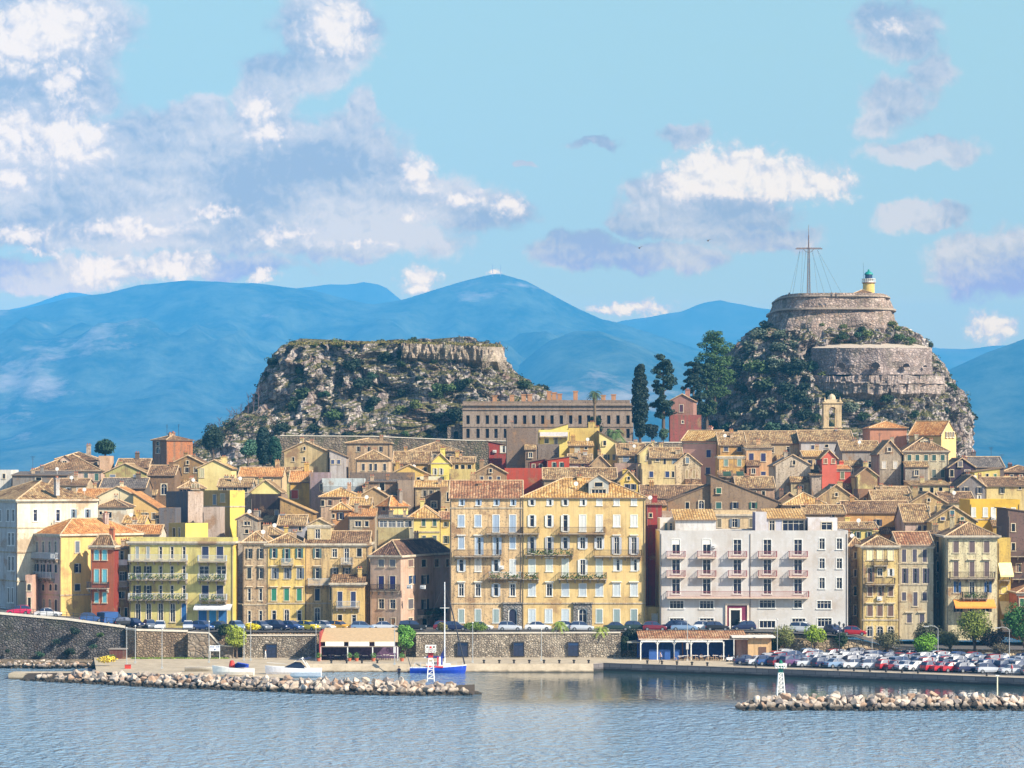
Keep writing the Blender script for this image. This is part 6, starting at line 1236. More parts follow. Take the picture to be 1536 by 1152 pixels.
# ---------------------------------------------------------------- vegetation
def leaves(m, c, rx, ry, rz, n, size, rng, shell=.55, droop=0.0):
    for _ in range(n):
        while True:
            v = Vector((rng.uniform(-1, 1), rng.uniform(-1, 1), rng.uniform(-1, 1)))
            if v.length <= 1 and v.length > 1e-3: break
        v = v.normalized() * (shell + (1 - shell) * rng.random() ** .5)
        p = Vector((c[0] + v.x * rx, c[1] + v.y * ry, c[2] + v.z * rz)); nrm = (v + Vector((rng.gauss(0, .6), rng.gauss(0, .6), rng.gauss(0, .6) + .3))).normalized()
        a = nrm.orthogonal().normalized(); b = nrm.cross(a); t = rng.uniform(0, 6.28); a, b = a * math.cos(t) + b * math.sin(t), b * math.cos(t) - a * math.sin(t); s = size * rng.uniform(.6, 1.3)
        m.add([p - a * s, p - b * s * .6, p + a * s, p + b * s * .6])
def crown_lumps(rx, ry, rz, k, rng, c=(0, 0, 0), lump=.42):
    out = []
    for _ in range(k):
        t = rng.uniform(0, 2 * math.pi); z = rng.uniform(-.75, 1); r = math.sqrt(max(0, 1 - z * z * .8)) * rng.uniform(.35, .85)
        out.append((c[0] + rx * r * math.cos(t), c[1] + ry * r * math.sin(t), c[2] + rz * z * .75, lump * rng.uniform(.65, 1.25)))
    return out
def tree(label, px, yb, yt, wpx, Y, col, name='tree', cat='tree', trunk=.3, seed=1, dens=1.0, leafs=.22, group=None, z0=None, lump=.42, gappy=1.0, var=.5):
    rng = random.Random(seed); base = at(px, yb, Y)
    if z0 is not None: base.z = z0
    H_ = wz(yt, Y) - base.z; W_ = wpx * Y / F / 2; o = empty(name, base, 0, label, cat, group)
    W_ *= 1.22 if Y < 485 else 1.0; th = H_ * trunk; rz = (H_ - th) / 2; cz = th + rz
    m = MB(); r0 = max(.08, min(.35, H_ * .035)); top = Vector((rng.uniform(-.2, .2), 0, th + rz * .6)); m.tube((0, 0, -.6), (0, 0, th * .8), r0 * 1.2, r0 * .8, 7); m.tube((0, 0, th * .8), top, r0 * .8, r0 * .4, 6)
    L = crown_lumps(W_ * .72, W_ * .72, rz * .8, int(14 * gappy), rng, (0, 0, cz), lump)
    for (x, y, z, l) in L[:9]: m.tube((0, 0, th * .75), (x * .8, y * .8, z), r0 * .45, r0 * .12, 5)
    m.build('trunk', BARK, o)
    m = MB(); vol = W_ * rz
    for (x, y, z, l) in L:
        rr = l * W_; leaves(m, (x, y, z), rr, rr, min(rr, rz * .6) * .85, int(150 * dens), leafs * rng.uniform(.8, 1.15), rng, .45)
    leaves(m, (0, 0, cz), W_ * .8, W_ * .8, rz * .85, int(260 * dens), leafs, rng, .2)
    m.build('crown', leaf(*col, var), o); return o
def cypress(label, px, yb, yt, wpx, Y, seed, col=(34, 48, 40)):
    rng = random.Random(seed); base = at(px, yb, Y); H_ = wz(yt, Y) - base.z; W_ = wpx * Y / F / 2; o = empty('cypress_tree', base, 0, label, 'tree'); MB().tube((0, 0, -1), (0, 0, H_ * .9), .4, .08, 6).build('trunk', BARK, o)
    m = MB(); n = 44
    for k in range(n):
        t = k / (n - 1); r = W_ * (math.sin(math.pi * min(1, .18 + t * .62)) if t < .55 else 1.0 - .0 * t) * (1 - max(0, t - .55) ** 1.6 * 1.9); r = max(.25, r)
        for q in range(3):
            a = rng.uniform(0, 6.28); leaves(m, (math.cos(a) * r * .35, math.sin(a) * r * .35, H_ * (.08 + .90 * t)), r * .72, r * .72, H_ / n * 1.8, 85, .3, rng, .7)
    m.build('crown', leaf(*col, .45), o); return o
# cypress, umbrella shaped pines and dark conifers between barracks and right rock
cypress('tall slender dark cypress right of the barracks', 960, 660, 548, 27, 712, 3)
def pine(label, px, yb, yt, wpx, Y, seed, col=(36, 52, 44), tiers=7):
    rng = random.Random(seed); base = at(px, yb, Y); H_ = wz(yt, Y) - base.z; W_ = wpx * Y / F / 2; o = empty('pine_tree', base, 0, label, 'tree'); t_ = MB(); t_.tube((0, 0, -1), (0, 0, H_ * .95), .5, .12, 7); m = MB()
    for k in range(tiers * 8):
        t = rng.uniform(.18, 1.0); r = W_ * (1.0 - abs(t - .55) * 1.1) * rng.uniform(.35, 1.0); a = rng.uniform(0, 6.28); c = Vector((math.cos(a) * r, math.sin(a) * r, H_ * t)); t_.tube((0, 0, H_ * t - r * .4), c, .14, .05, 4)
        q = W_ * rng.uniform(.22, .4); leaves(m, c, q, q, q * .55, 150, .26, rng, .3)
    t_.build('trunk', BARK, o); m.build('crown', leaf(*col, .45), o); return o
pine('dark branching conifer between the cypress and the brick guardhouse', 995, 652, 531, 44, 716, 5, (40, 58, 48), 8)
pine('dark conifer rising behind the brick guardhouse chimney', 1040, 640, 545, 36, 775, 6, tiers=9)
pine('large dark pine leaning on the left shoulder of the right rock', 1072, 612, 500, 66, 790, 7, (66, 92, 54), tiers=10)
pine('dark tree clump left of the right rock above the guardhouse', 1060, 640, 548, 40, 780, 16, (54, 74, 52), tiers=7)
tree('round dark bush at the foot of the cypress', 978, 662, 634, 26, 706, (34, 46, 42), seed=11, trunk=.1, leafs=.25)
tree('small grey green bush left of the brick podium', 995, 664, 640, 16, 707, (70, 92, 70), seed=12, trunk=.1)
tree('dark spreading tree on the skyline behind the pink hilltop house', 158, 692, 659, 44, 665, (40, 66, 48), seed=13, trunk=.25, leafs=.3, dens=1.3)
tree('small dark tree at the left foot of the left cliff', 320, 690, 634, 50, 735, (38, 54, 44), seed=14, trunk=.15, leafs=.3, dens=1.4)
tree('round blue green tree in front of the left cliff foot', 372, 694, 656, 32, 700, (66, 100, 82), seed=15, trunk=.12, leafs=.25, dens=1.2)
cypress('narrow dark green cypress left of the cream gabled hall', 412, 700, 656, 20, 690, 21, (40, 72, 60)); cypress('broad dark cypress against the left cliff foot', 395, 698, 642, 24, 706, 22, (34, 54, 50))
# palms
def palm(label, px, yb, yt, wpx, Y, seed, n=34, col=(74, 92, 58)):
    rng = random.Random(seed); base = at(px, yb, Y); H_ = wz(yt, Y) - base.z; W_ = wpx * Y / F / 2; o = empty('palm_tree', base, 0, label, 'palm'); h = H_ - W_ * .75
    MB().tube((0, 0, -.5), (0, 0, h * .8), .38, .3, 8).tube((0, 0, h * .8), (0, 0, h), .42, .55, 8).build('trunk', plain(110, 92, 70, .95, 0, .3), o)
    m = MB()
    for k in range(n):
        a = 2 * math.pi * k / n * 2.4; up = rng.uniform(-.5, 1.1); d = Vector((math.cos(a), math.sin(a), 0)); pts = []
        for q in range(7):
            t = q / 6; pts.append(Vector((0, 0, h)) + d * W_ * t * (1 - .12 * abs(up)) + Vector((0, 0, W_ * (up * t - (.55 + .35 * up) * t * t * 1.3))))
        sd_ = d.cross(Vector((0, 0, 1)))
        for q in range(6):
            p, r = pts[q], pts[q + 1]; l = W_ * .2 * math.sin(math.pi * (q + .8) / 7.2)
            for sg in (-1, 1):
                for f in (0, .33, .66):
                    pa = p.lerp(r, f); m.add([pa, p.lerp(r, f + .22), p.lerp(r, f + .35) + sd_ * sg * l + Vector((0, 0, -l * .5))])
    m.build('crown', leaf(*col, .4), o); return o
palm('tall palm tree standing in front of the barracks', 892, 668, 579, 27, 712, 31); palm('low bushy palm at the right end of the barracks', 922, 668, 634, 38, 712, 32, 40, (92, 116, 70)); 
tree('dark bush under the tall palm', 893, 664, 620, 30, 722, (40, 56, 40), seed=33, trunk=.1, leafs=.25)

# cliff shrubs: each a bush of its own, seated on the rock face seen from the harbour
def seat(seed, px, py, Y0):
    vs, na, nz = SURF[seed]; best = None; bd = 1e9
    for v in vs:
        if v[1] > Y0 + 4: continue
        X = CX + v[0] / v[1] * F; Yp = HY - (v[2] - CH) / v[1] * F; d = (X - px) ** 2 + (Yp - py) ** 2
        if d < bd: bd = d; best = v
    return Vector(best)
_bush = []
for k in range(7):
    rng = random.Random(100 + k); m = MB()
    for (x, y, z, l) in crown_lumps(.7, .7, .5, 9, rng, (0, 0, .4), .5): leaves(m, (x, y, z), l, l, l * .8, 75, .13, rng, .4)
    _bush.append(m)
BUSHM = [leaf(52, 70, 46), leaf(70, 92, 56), leaf(42, 58, 48), leaf(92, 104, 60), leaf(84, 96, 84), leaf(56, 84, 66), leaf(104, 96, 88)]
_bme = {}
def bush(name, label, p, r, mi, k, cat='bush', group=None, rz=0, flat=.85):
    key = (k, mi)
    if key not in _bme: _bme[key] = _bush[k].mesh('bush', BUSHM[mi])
    o = bpy.data.objects.new(name, _bme[key]); link(o); o.location = p; o.scale = (r, r, r * flat); o.rotation_euler = (0, 0, rz); return tag(o, label, cat, group)
rng = random.Random(5)
BIG1 = [(454, 555, 16, 1), (446, 570, 12, 2), (455, 590, 22, 0), (488, 590, 13, 5), (500, 620, 20, 1), (440, 605, 20, 0), (426, 640, 18, 2), (470, 640, 14, 2), (530, 545, 22, 2), (545, 575, 22, 2), (557, 562, 12, 5), (560, 600, 18, 2), (553, 612, 12, 5), (575, 535, 20, 2),
        (598, 530, 14, 0), (600, 545, 12, 0), (605, 612, 16, 3), (620, 606, 14, 3), (610, 585, 12, 2), (650, 580, 16, 1), (672, 580, 18, 1), (690, 575, 20, 2), (655, 590, 14, 0), (700, 570, 12, 0), (730, 541, 12, 0), (683, 540, 9, 2), (652, 542, 7, 0), (776, 565, 14, 2), (788, 575, 18, 0), (812, 582, 16, 2), (730, 590, 10, 6),
        (664, 640, 16, 2), (680, 620, 22, 2), (655, 620, 14, 2), (640, 655, 12, 1), (440, 515, 10, 0), (470, 516, 9, 3), (505, 514, 14, 3), (570, 512, 12, 0), (600, 511, 10, 0), (620, 510, 12, 0), (640, 516, 8, 3), (690, 516, 8, 3), (727, 517, 5, 0), (410, 540, 14, 2), (402, 560, 12, 2), (398, 590, 16, 2), (415, 575, 10, 6),
        (380, 625, 16, 6), (365, 640, 16, 6), (350, 655, 18, 6), (400, 630, 20, 2), (385, 650, 18, 2), (340, 672, 20, 2), (520, 650, 12, 2), (480, 565, 12, 6), (515, 585, 10, 6), (600, 650, 10, 1), (630, 565, 10, 2), (505, 560, 10, 6)]
BIG2 = [(1140, 500, 20, 4), (1150, 485, 14, 4), (1125, 520, 22, 4), (1165, 520, 18, 4), (1110, 545, 18, 2), (1135, 550, 24, 1), (1160, 545, 22, 4), (1185, 552, 22, 2), (1200, 545, 20, 2), (1215, 548, 16, 5), (1150, 575, 22, 0), (1180, 580, 22, 2), (1195, 595, 24, 2), (1205, 620, 20, 2), (1080, 590, 20, 2), (1090, 610, 22, 2), (1075, 635, 18, 2), (1095, 640, 18, 5),
        (1110, 580, 18, 0), (1125, 600, 20, 4), (1140, 620, 22, 4), (1120, 640, 20, 4), (1160, 640, 20, 5), (1185, 640, 18, 2), (1215, 600, 16, 2), (1225, 625, 14, 0), (1290, 625, 16, 0), (1320, 590, 18, 1), (1330, 595, 14, 0), (1270, 610, 18, 4), (1300, 605, 14, 2), (1350, 600, 14, 6), (1370, 620, 12, 0), (1390, 605, 10, 6), (1270, 502, 12, 0), (1285, 500, 9, 5), (1226, 480, 8, 0), (1235, 483, 7, 3),
        (1264, 487, 9, 3), (1292, 493, 10, 0), (1300, 500, 14, 3), (1255, 508, 10, 3), (1350, 505, 12, 1), (1365, 510, 12, 1), (1380, 515, 10, 0), (1398, 517, 9, 2), (1404, 545, 14, 2), (1412, 560, 16, 2), (1425, 580, 16, 0), (1432, 600, 20, 0), (1445, 610, 20, 2), (1452, 625, 18, 2), (1430, 630, 16, 1), (1450, 660, 14, 0), (1415, 615, 12, 2), (1328, 452, 7, 2), (1335, 465, 8, 3), (1340, 480, 7, 3), (1345, 492, 8, 3),
        (1260, 560, 12, 3), (1235, 562, 12, 3), (1290, 562, 9, 3), (1330, 560, 9, 3), (1385, 560, 9, 3), (1405, 575, 10, 3), (1250, 590, 16, 2), (1240, 640, 16, 2), (1170, 500, 14, 4), (1190, 515, 12, 4), (1105, 560, 16, 2), (1068, 610, 14, 2), (1100, 620, 16, 4), (1175, 610, 16, 2), (1155, 600, 14, 4), (1210, 580, 14, 2)]
for px, py, r, mi in BIG1:
    p = seat(1.7, px, py + r * .35, YL_); s = p.y / F; bush('shrub', 'dark evergreen shrub rooted in the left cliff', p + Vector((0, -.4, -.2)), r * s * .86, mi, rng.randrange(7), 'shrub', 'shrubs on the left cliff', rng.uniform(0, 6))
for px, py, r, mi in BIG2:
    p = seat(5.3, px, py + r * .35, YR_); s = p.y / F; bush('shrub', 'dense shrub rooted in the right hand rock', p + Vector((0, -.4, -.2)), r * s * .88, mi, rng.randrange(7), 'shrub', 'shrubs on the right rock', rng.uniform(0, 6))
def scrub(name, seed, Y0, n, zmin, cols, rngs, cond=lambda v: True, size=(.5, 1.5)):
    """low scrub nobody could count, one object"""
    vs, na, nz = SURF[seed]; rg = random.Random(rngs); m = MB(); c = 0
    while c < n:
        v = rg.choice(vs)
        if v[1] > Y0 + 8 or v[2] < zmin or not cond(v): c += .2; continue
        d = noise.noise(Vector((v[0] * .06, v[1] * .06, v[2] * .09 + 4)))
        if d < -.02 and rg.random() < .75: c += .2; continue
        s = rg.uniform(*size); k0 = len(m.f); leaves(m, (v[0], v[1] - .3, v[2] + .2), s, s, s * .6, 26, .24, rg, .3); mi = rg.randrange(len(cols))
        for i in range(k0, len(m.f)): m.m[i] = mi
        c += 1
    tag(m.build(name, cols), kind='stuff')
scrub('scrub', 1.7, YL_, 330, 30, [BUSHM[6], BUSHM[0], BUSHM[4], BUSHM[2]], 3); scrub('scrub', 5.3, YR_, 600, 30, [BUSHM[4], BUSHM[0], BUSHM[4], BUSHM[2], BUSHM[6]], 4, lambda v: v[0] < wx(1215, v[1]) or v[2] < wz(600, v[1]) or v[0] > wx(1390, v[1]))
scrub('scrub', 9.1, 772, 420, 28, [BUSHM[6], BUSHM[2], BUSHM[0]], 6)
# grass and dry plants on the plateau edge and bare saplings on the spur
m = MB(); rg = random.Random(9)
for k in range(260):
    px = rg.uniform(432, 752); Y = YL_ - rg.uniform(28, 44); p = at(px, float(np.interp(px, [430, 600, 752], [517, 514, 520])), Y); h = rg.uniform(.3, 1.2); leaves(m, (p.x, p.y, p.z + h * .3), .5, .5, h * .5, 8, .25, rg, .2)
tag(m.build('dry_grass', leaf(120, 112, 66)), kind='stuff')
for i, (px, py, h) in enumerate(((318, 655, 22), (330, 650, 26), (345, 640, 28), (352, 636, 24), (362, 628, 26), (372, 618, 28), (380, 610, 24), (388, 598, 22), (356, 640, 30), (340, 655, 22))):
    p = at(px, py + 6, 768); m = MB(); H_ = h * 768 / F * 1.1; rg = random.Random(i)
    m.tube((0, 0, -2), (rg.uniform(-.4, .4), 0, H_), .12, .04, 4)
    for q in range(14): t = rg.uniform(.3, .95); a = rg.uniform(0, 6.28); m.tube((0, 0, H_ * t), (math.cos(a) * 1.0, math.sin(a) * 1.0, H_ * t + rg.uniform(.6, 1.4)), .05, .02, 3)
    o = m.build('bare_sapling', plain(112, 92, 92, .9)); o.location = p; tag(o, 'leafless grey sapling on the slope left of the left cliff', 'sapling', 'bare saplings on the spur')
# ---------------------------------------------------------------- trees and bushes by the harbour
tree('yellow green street tree rising over the harbour wall', 355, 986, 931, 34, 474.5, (136, 150, 56), seed=41, trunk=.2, leafs=.16, dens=1.3, z0=1.3)
tree('bright yellow leaved bush spilling right over the wall top', 378, 948, 934, 24, 477.5, (196, 186, 44), seed=42, trunk=.1, leafs=.13)
tree('dark leafy bush beside the yellow green street tree', 338, 958, 934, 20, 478.2, (52, 66, 42), seed=43, trunk=.1, leafs=.14)
tree('bright green tree growing beside the canopy cafe', 607, 986, 934, 32, 474.5, (92, 140, 60), seed=44, trunk=.15, leafs=.16, dens=1.3, z0=1.3)
tree('brown tinged bush on the wall above the sailboat mast', 664, 948, 933, 18, 477.8, (112, 108, 66), seed=45, trunk=.05, leafs=.13)
tree('green bush on the wall left of the middle doors', 713, 948, 932, 34, 477.8, (92, 116, 52), seed=46, trunk=.05, leafs=.13)
palm('spiky yucca on the long harbour wall', 839, 948, 924, 30, 477.8, 47, 40, (122, 144, 62)); palm('low spiky yucca near the right end of the long wall', 901, 948, 931, 32, 477.8, 48, 36, (134, 150, 70))
tree('dark ivy bush at the right end of the long wall', 938, 984, 950, 16, 477, (44, 60, 44), seed=49, trunk=.1, leafs=.13, z0=1.3); tree('dark bush left of the blue taverna', 947, 968, 941, 26, 478.5, (40, 52, 44), seed=50, trunk=.1, leafs=.14)
tree('olive green tree behind the ticket booth', 1177, 984, 938, 38, 477, (116, 122, 72), seed=51, trunk=.3, leafs=.15, gappy=.8, z0=1.3)
tree('dark shrub mass between ticket booth and olive tree', 1163, 986, 952, 20, 478, (46, 56, 42), seed=52, trunk=.1, leafs=.14, z0=1.3)
tree('bright green young tree beside the curved street lamp', 1222, 984, 934, 32, 477, (128, 152, 50), seed=53, trunk=.3, leafs=.15, gappy=.8, z0=1.3)
tree('dark small tree below the parked red car', 1262, 976, 946, 20, 479, (52, 72, 50), seed=54, trunk=.3, leafs=.13, z0=1.3, gappy=.8)
tree('purplish green spreading tree in front of the arcaded yellow house', 1330, 985, 945, 46, 472, (88, 88, 66), seed=55, trunk=.3, leafs=.15, z0=1.3)
tree('compact round bright green tree in the car park', 1388, 982, 948, 37, 470, (96, 140, 44), seed=56, trunk=.18, leafs=.15, dens=1.4, z0=1.3)
tree('dark ragged tree behind the round green tree', 1392, 972, 934, 46, 481, (70, 74, 58), seed=57, trunk=.25, leafs=.16, z0=1.6)
tree('grey green bushy tree between the round tree and the big plane tree', 1425, 980, 942, 34, 478, (98, 102, 70), seed=58, trunk=.25, leafs=.15, z0=1.4)
tree('big yellowing plane tree hiding the cream corner house', 1462, 988, 914, 58, 474, (112, 124, 54), seed=59, trunk=.3, leafs=.17, dens=1.7, z0=1.3)
tree('dark purple leaved tree right of the big plane tree', 1492, 988, 944, 42, 472, (60, 54, 50), seed=60, trunk=.35, leafs=.15, dens=1.2, z0=1.3)
tree('small pollarded grey tree in the car park at the right', 1500, 992, 963, 30, 462, (104, 98, 84), seed=61, trunk=.4, leafs=.13, dens=.6, z0=1.3)
tree('large deep green tree cut off by the right edge', 1538, 990, 900, 64, 470, (62, 104, 52), seed=62, trunk=.22, leafs=.17, dens=1.9, z0=1.3)
bi = 0
for px, py, r, mi, lb in ((112, 950, 14, 2, 'dark bush clinging to the high left harbour wall'), (85, 965, 12, 2, 'dark trailing plant low on the left harbour wall'), (150, 955, 10, 1, 'small dark plant near the top of the left harbour wall'), (60, 985, 12, 5, 'green tuft at the foot of the left harbour wall'), (104, 982, 16, 2, 'broad dark bush at the foot of the left harbour wall'), (140, 972, 9, 5, 'pale green plant in the middle of the left harbour wall'), (11, 978, 7, 2, 'dark tuft in a recess at the far left of the harbour wall'), (232, 985, 9, 1, 'low green bush at the foot of the sandy wall panel')):
    Y = 476.8; bush('wall_plant', lb, at(px, py, Y), r * Y / F * .7, mi, bi % 7, 'plant'); bi += 1
bush('yellow_bush', 'pair of yellow flowering bushes behind the left mole', at(166, 990, 470), 1.0, 3, 2, 'bush'); 
m = MB(); rg = random.Random(12); leaves(m, (0, 0, .3), 1.8, .7, .55, 420, .14, rg, .3); o = m.build('yellow_bush', leaf(206, 186, 70)); o.location = at(160, 992, 458); tag(o, 'bright yellow bush behind the left mole', 'bush')
m = MB()
for k in range(900): X = rg.uniform(wx(200, 476), wx(345, 476)); leaves(m, (X, 474.5 + rg.uniform(-1.2, .6), 1.3), .25, .2, .12, 3, .1, rg, .2)
tag(m.build('grass', leaf(112, 136, 54)), kind='stuff')
# ---------------------------------------------------------------- moles of piled boulders
def boulder_mat(k):
    m, g, b = newmat('limestone_boulder'); geo = g.n('ShaderNodeNewGeometry').outputs['Position']; c = [(206, 188, 168), (186, 172, 156), (222, 206, 188), (190, 160, 134), (160, 148, 140)][k]; c = dim(srgb(*c), .8)
    n = g.noise(geo, 1.4, 7, .7); a = g.mix(g.mapr(n, .4, .62), dim(c, 1.1), dim((c[0], c[1] * .93, c[2] * .88), .72)); a = g.mix(g.mapr(g.noise(geo, 5, 4, .7), .55, .7, 0, .5), a, dim(c, .45))
    sp = g.n('ShaderNodeSeparateXYZ'); g.L.new(geo, sp.inputs[0]); wet = g.mapr(g.math('ADD', sp.outputs[2], g.math('MULTIPLY', g.noise(geo, 1.0, 3), .5)), .62, 1.02)   # weed and wet rock at the tide line
    g.put(b.inputs['Base Color'], g.mix(wet, srgb(52, 46, 36), a)); b.inputs['Roughness'].default_value = .92
    bp = g.n('ShaderNodeBump'); bp.inputs['Strength'].default_value = .7; bp.inputs['Distance'].default_value = .1; g.put(bp.inputs['Height'], n); g.L.new(bp.outputs[0], b.inputs['Normal']); return m
BM = [boulder_mat(k) for k in range(5)]
import bmesh
def boulder_base(seed):
    bm = bmesh.new(); bmesh.ops.create_icosphere(bm, subdivisions=3, radius=1); rg = random.Random(seed); cuts = []
    for _ in range(13):
        d = Vector((rg.gauss(0, 1), rg.gauss(0, 1), rg.gauss(0, 1))).normalized(); cuts.append((d, rg.uniform(.42, .78)))
    for v in bm.verts:
        for d, h in cuts:
            t = v.co.dot(d)
            if t > h: v.co -= d * (t - h) * .97
        v.co *= 1 + .08 * noise.noise(v.co * 2.3 + Vector((seed, 0, 0)))
    vs = [tuple(v.co) for v in bm.verts]; fs = [tuple(v.index for v in f.verts) for f in bm.faces]; bm.free(); return vs, fs
BB = [boulder_base(i) for i in range(8)]; BME = {}
for i in range(8):
    for k in range(5):
        me = bpy.data.meshes.new('boulder'); me.from_pydata(BB[i][0], [], BB[i][1]); me.materials.append(BM[k]); me.polygons.foreach_set('use_smooth', [False] * len(BB[i][1])); BME[i, k] = me
BL = []
rg = random.Random(77)
def mole(p0, p1, h, wid, n, which, taper0=.12, taper1=.1):
    A, B = Vector(p0), Vector(p1)
    L = (B - A).length; cols = int(L / 1.0)
    for c in range(cols + 1):
        t = c / cols; k = min(1, (t + .02) / taper0 if taper0 else 1, (1.02 - t) / taper1 if taper1 else 1) ; hh = h * (k ** .6); P = A.lerp(B, t); W2 = wid * (.45 + .55 * k)
        rows = 6
        for r in range(rows):
            f = r / (rows - 1); s = rg.choice((rg.uniform(.5, .75), rg.uniform(.7, 1.1))) * (1.12 - .2 * f)
            y = P.y - W2 * .5 + W2 * .5 * f + rg.uniform(-.2, .2); z = hh * (f ** .85) - .45 + rg.uniform(-.15, .2)
            BL.append([which, Vector((P.x + rg.uniform(-.55, .55) + .3 * (r % 2), y, z)), s * (1 if f > .2 else .8), r])
        for r in range(1): BL.append([which, Vector((P.x + rg.uniform(-.5, .5), P.y + W2 * .3, hh * .5 - .3)), rg.uniform(.8, 1.1), 9])
Lw = [(38, 1020.5), (110, 1024), (240, 1031), (480, 1040.5), (600, 1043), (712, 1042.5)]
pp = [(wx(px, yon(py) + 2.4), yon(py) + 2.6) for px, py in Lw]
for i, (a, b_) in enumerate(zip(pp[:-1], pp[1:])):
    mole((a[0], a[1], 0), (b_[0], b_[1], 0), [1.2, 1.75, 2.0, 2.1, 1.8][i], 6.0, 0, 'left', .5 if i == 0 else 0, .45 if i == 4 else 0)
mole((wx(1114, 388), 388, 0), (wx(1760, 388), 391, 0), 1.95, 5.6, 0, 'right', .08, 0)
vis = [b_ for b_ in BL if b_[3] not in (9,)]
def score(b_): X = CX + b_[1].x / b_[1].y * F; return (0 < X < 1536, b_[2] / b_[1].y * (1 if b_[3] >= 1 else .7))
vis.sort(key=score, reverse=True); ind = vis[:300]; rest = vis[300:] + [b_ for b_ in BL if b_[3] == 9]
for wch, p, s, r in ind:
    o = bpy.data.objects.new('boulder', BME[rg.randrange(8), rg.choice((0, 0, 1, 1, 2, 2, 3, 4))]); link(o); o.location = p; s *= .9; o.scale = (s * rg.uniform(.85, 1.3), s * rg.uniform(.8, 1.1), s * rg.uniform(.65, .95)); o.rotation_euler = (rg.uniform(-.4, .4), rg.uniform(-.4, .4), rg.uniform(0, 6.3))
    tag(o, 'pale limestone boulder piled in the %s breakwater' % wch, 'boulder', 'boulders of the %s breakwater' % wch)
m = MB(); 
def addb(p, s):
    vs, fs = BB[rg.randrange(8)]; rot = Matrix.Rotation(rg.uniform(0, 6.3), 3, 'Z') @ Matrix.Rotation(rg.uniform(-.5, .5), 3, 'X'); n = len(m.v); sc = (s * rg.uniform(.85, 1.3), s, s * rg.uniform(.65, .95))
    for v in vs: q = rot @ Vector((v[0] * sc[0], v[1] * sc[1], v[2] * sc[2])) + p; m.v.append(tuple(q))
    k = rg.randrange(5)
    for f in fs: m.f.append(tuple(n + i for i in f)); m.m.append(k); m.uv.append([(0, 0)] * 3)
for wch, p, s, r in rest: addb(p, s)
for k in range(420):      # small stones along both waterlines
    if k % 3: i = rg.randrange(len(pp) - 1); t = rg.random(); P = Vector((pp[i][0] + (pp[i + 1][0] - pp[i][0]) * t, pp[i][1] + (pp[i + 1][1] - pp[i][1]) * t - 3.1 + rg.uniform(-.4, .5), rg.uniform(-.1, .2)))
    else: P = Vector((rg.uniform(wx(1112, 386), wx(1600, 386)), 385.2 + rg.uniform(-.4, .5), rg.uniform(-.1, .2)))
    addb(P, rg.uniform(.22, .45))
for k in range(420): addb(Vector((rg.uniform(wx(-60, 470), wx(178, 474)), rg.uniform(467.5, 474), rg.uniform(.1, .8))), rg.uniform(.2, .55))
tag(m.build('rubble_stones', BM), kind='stuff')
m = MB()      # core of both moles
for (a, b_) in zip(pp[:-1], pp[1:]): m.add([(a[0], a[1] - 2.2, -.4), (b_[0], b_[1] - 2.2, -.4), (b_[0], b_[1], 1.3), (a[0], a[1], .9)]); m.add([(a[0], a[1], .9), (b_[0], b_[1], 1.3), (b_[0], b_[1] + 3.5, -.4), (a[0], a[1] + 3.5, -.4)])
m.add([(wx(1125, 388), 386, -.4), (wx(1760, 388), 389, -.4), (wx(1760, 388), 391, 1.2), (wx(1125, 388), 388, 1.2)]); m.add([(wx(1125, 388), 388, 1.2), (wx(1760, 388), 391, 1.2), (wx(1760, 388), 395, -.4), (wx(1125, 388), 392, -.4)])
tag(m.build('mole_core', plain(70, 60, 50, .95)), kind='structure')

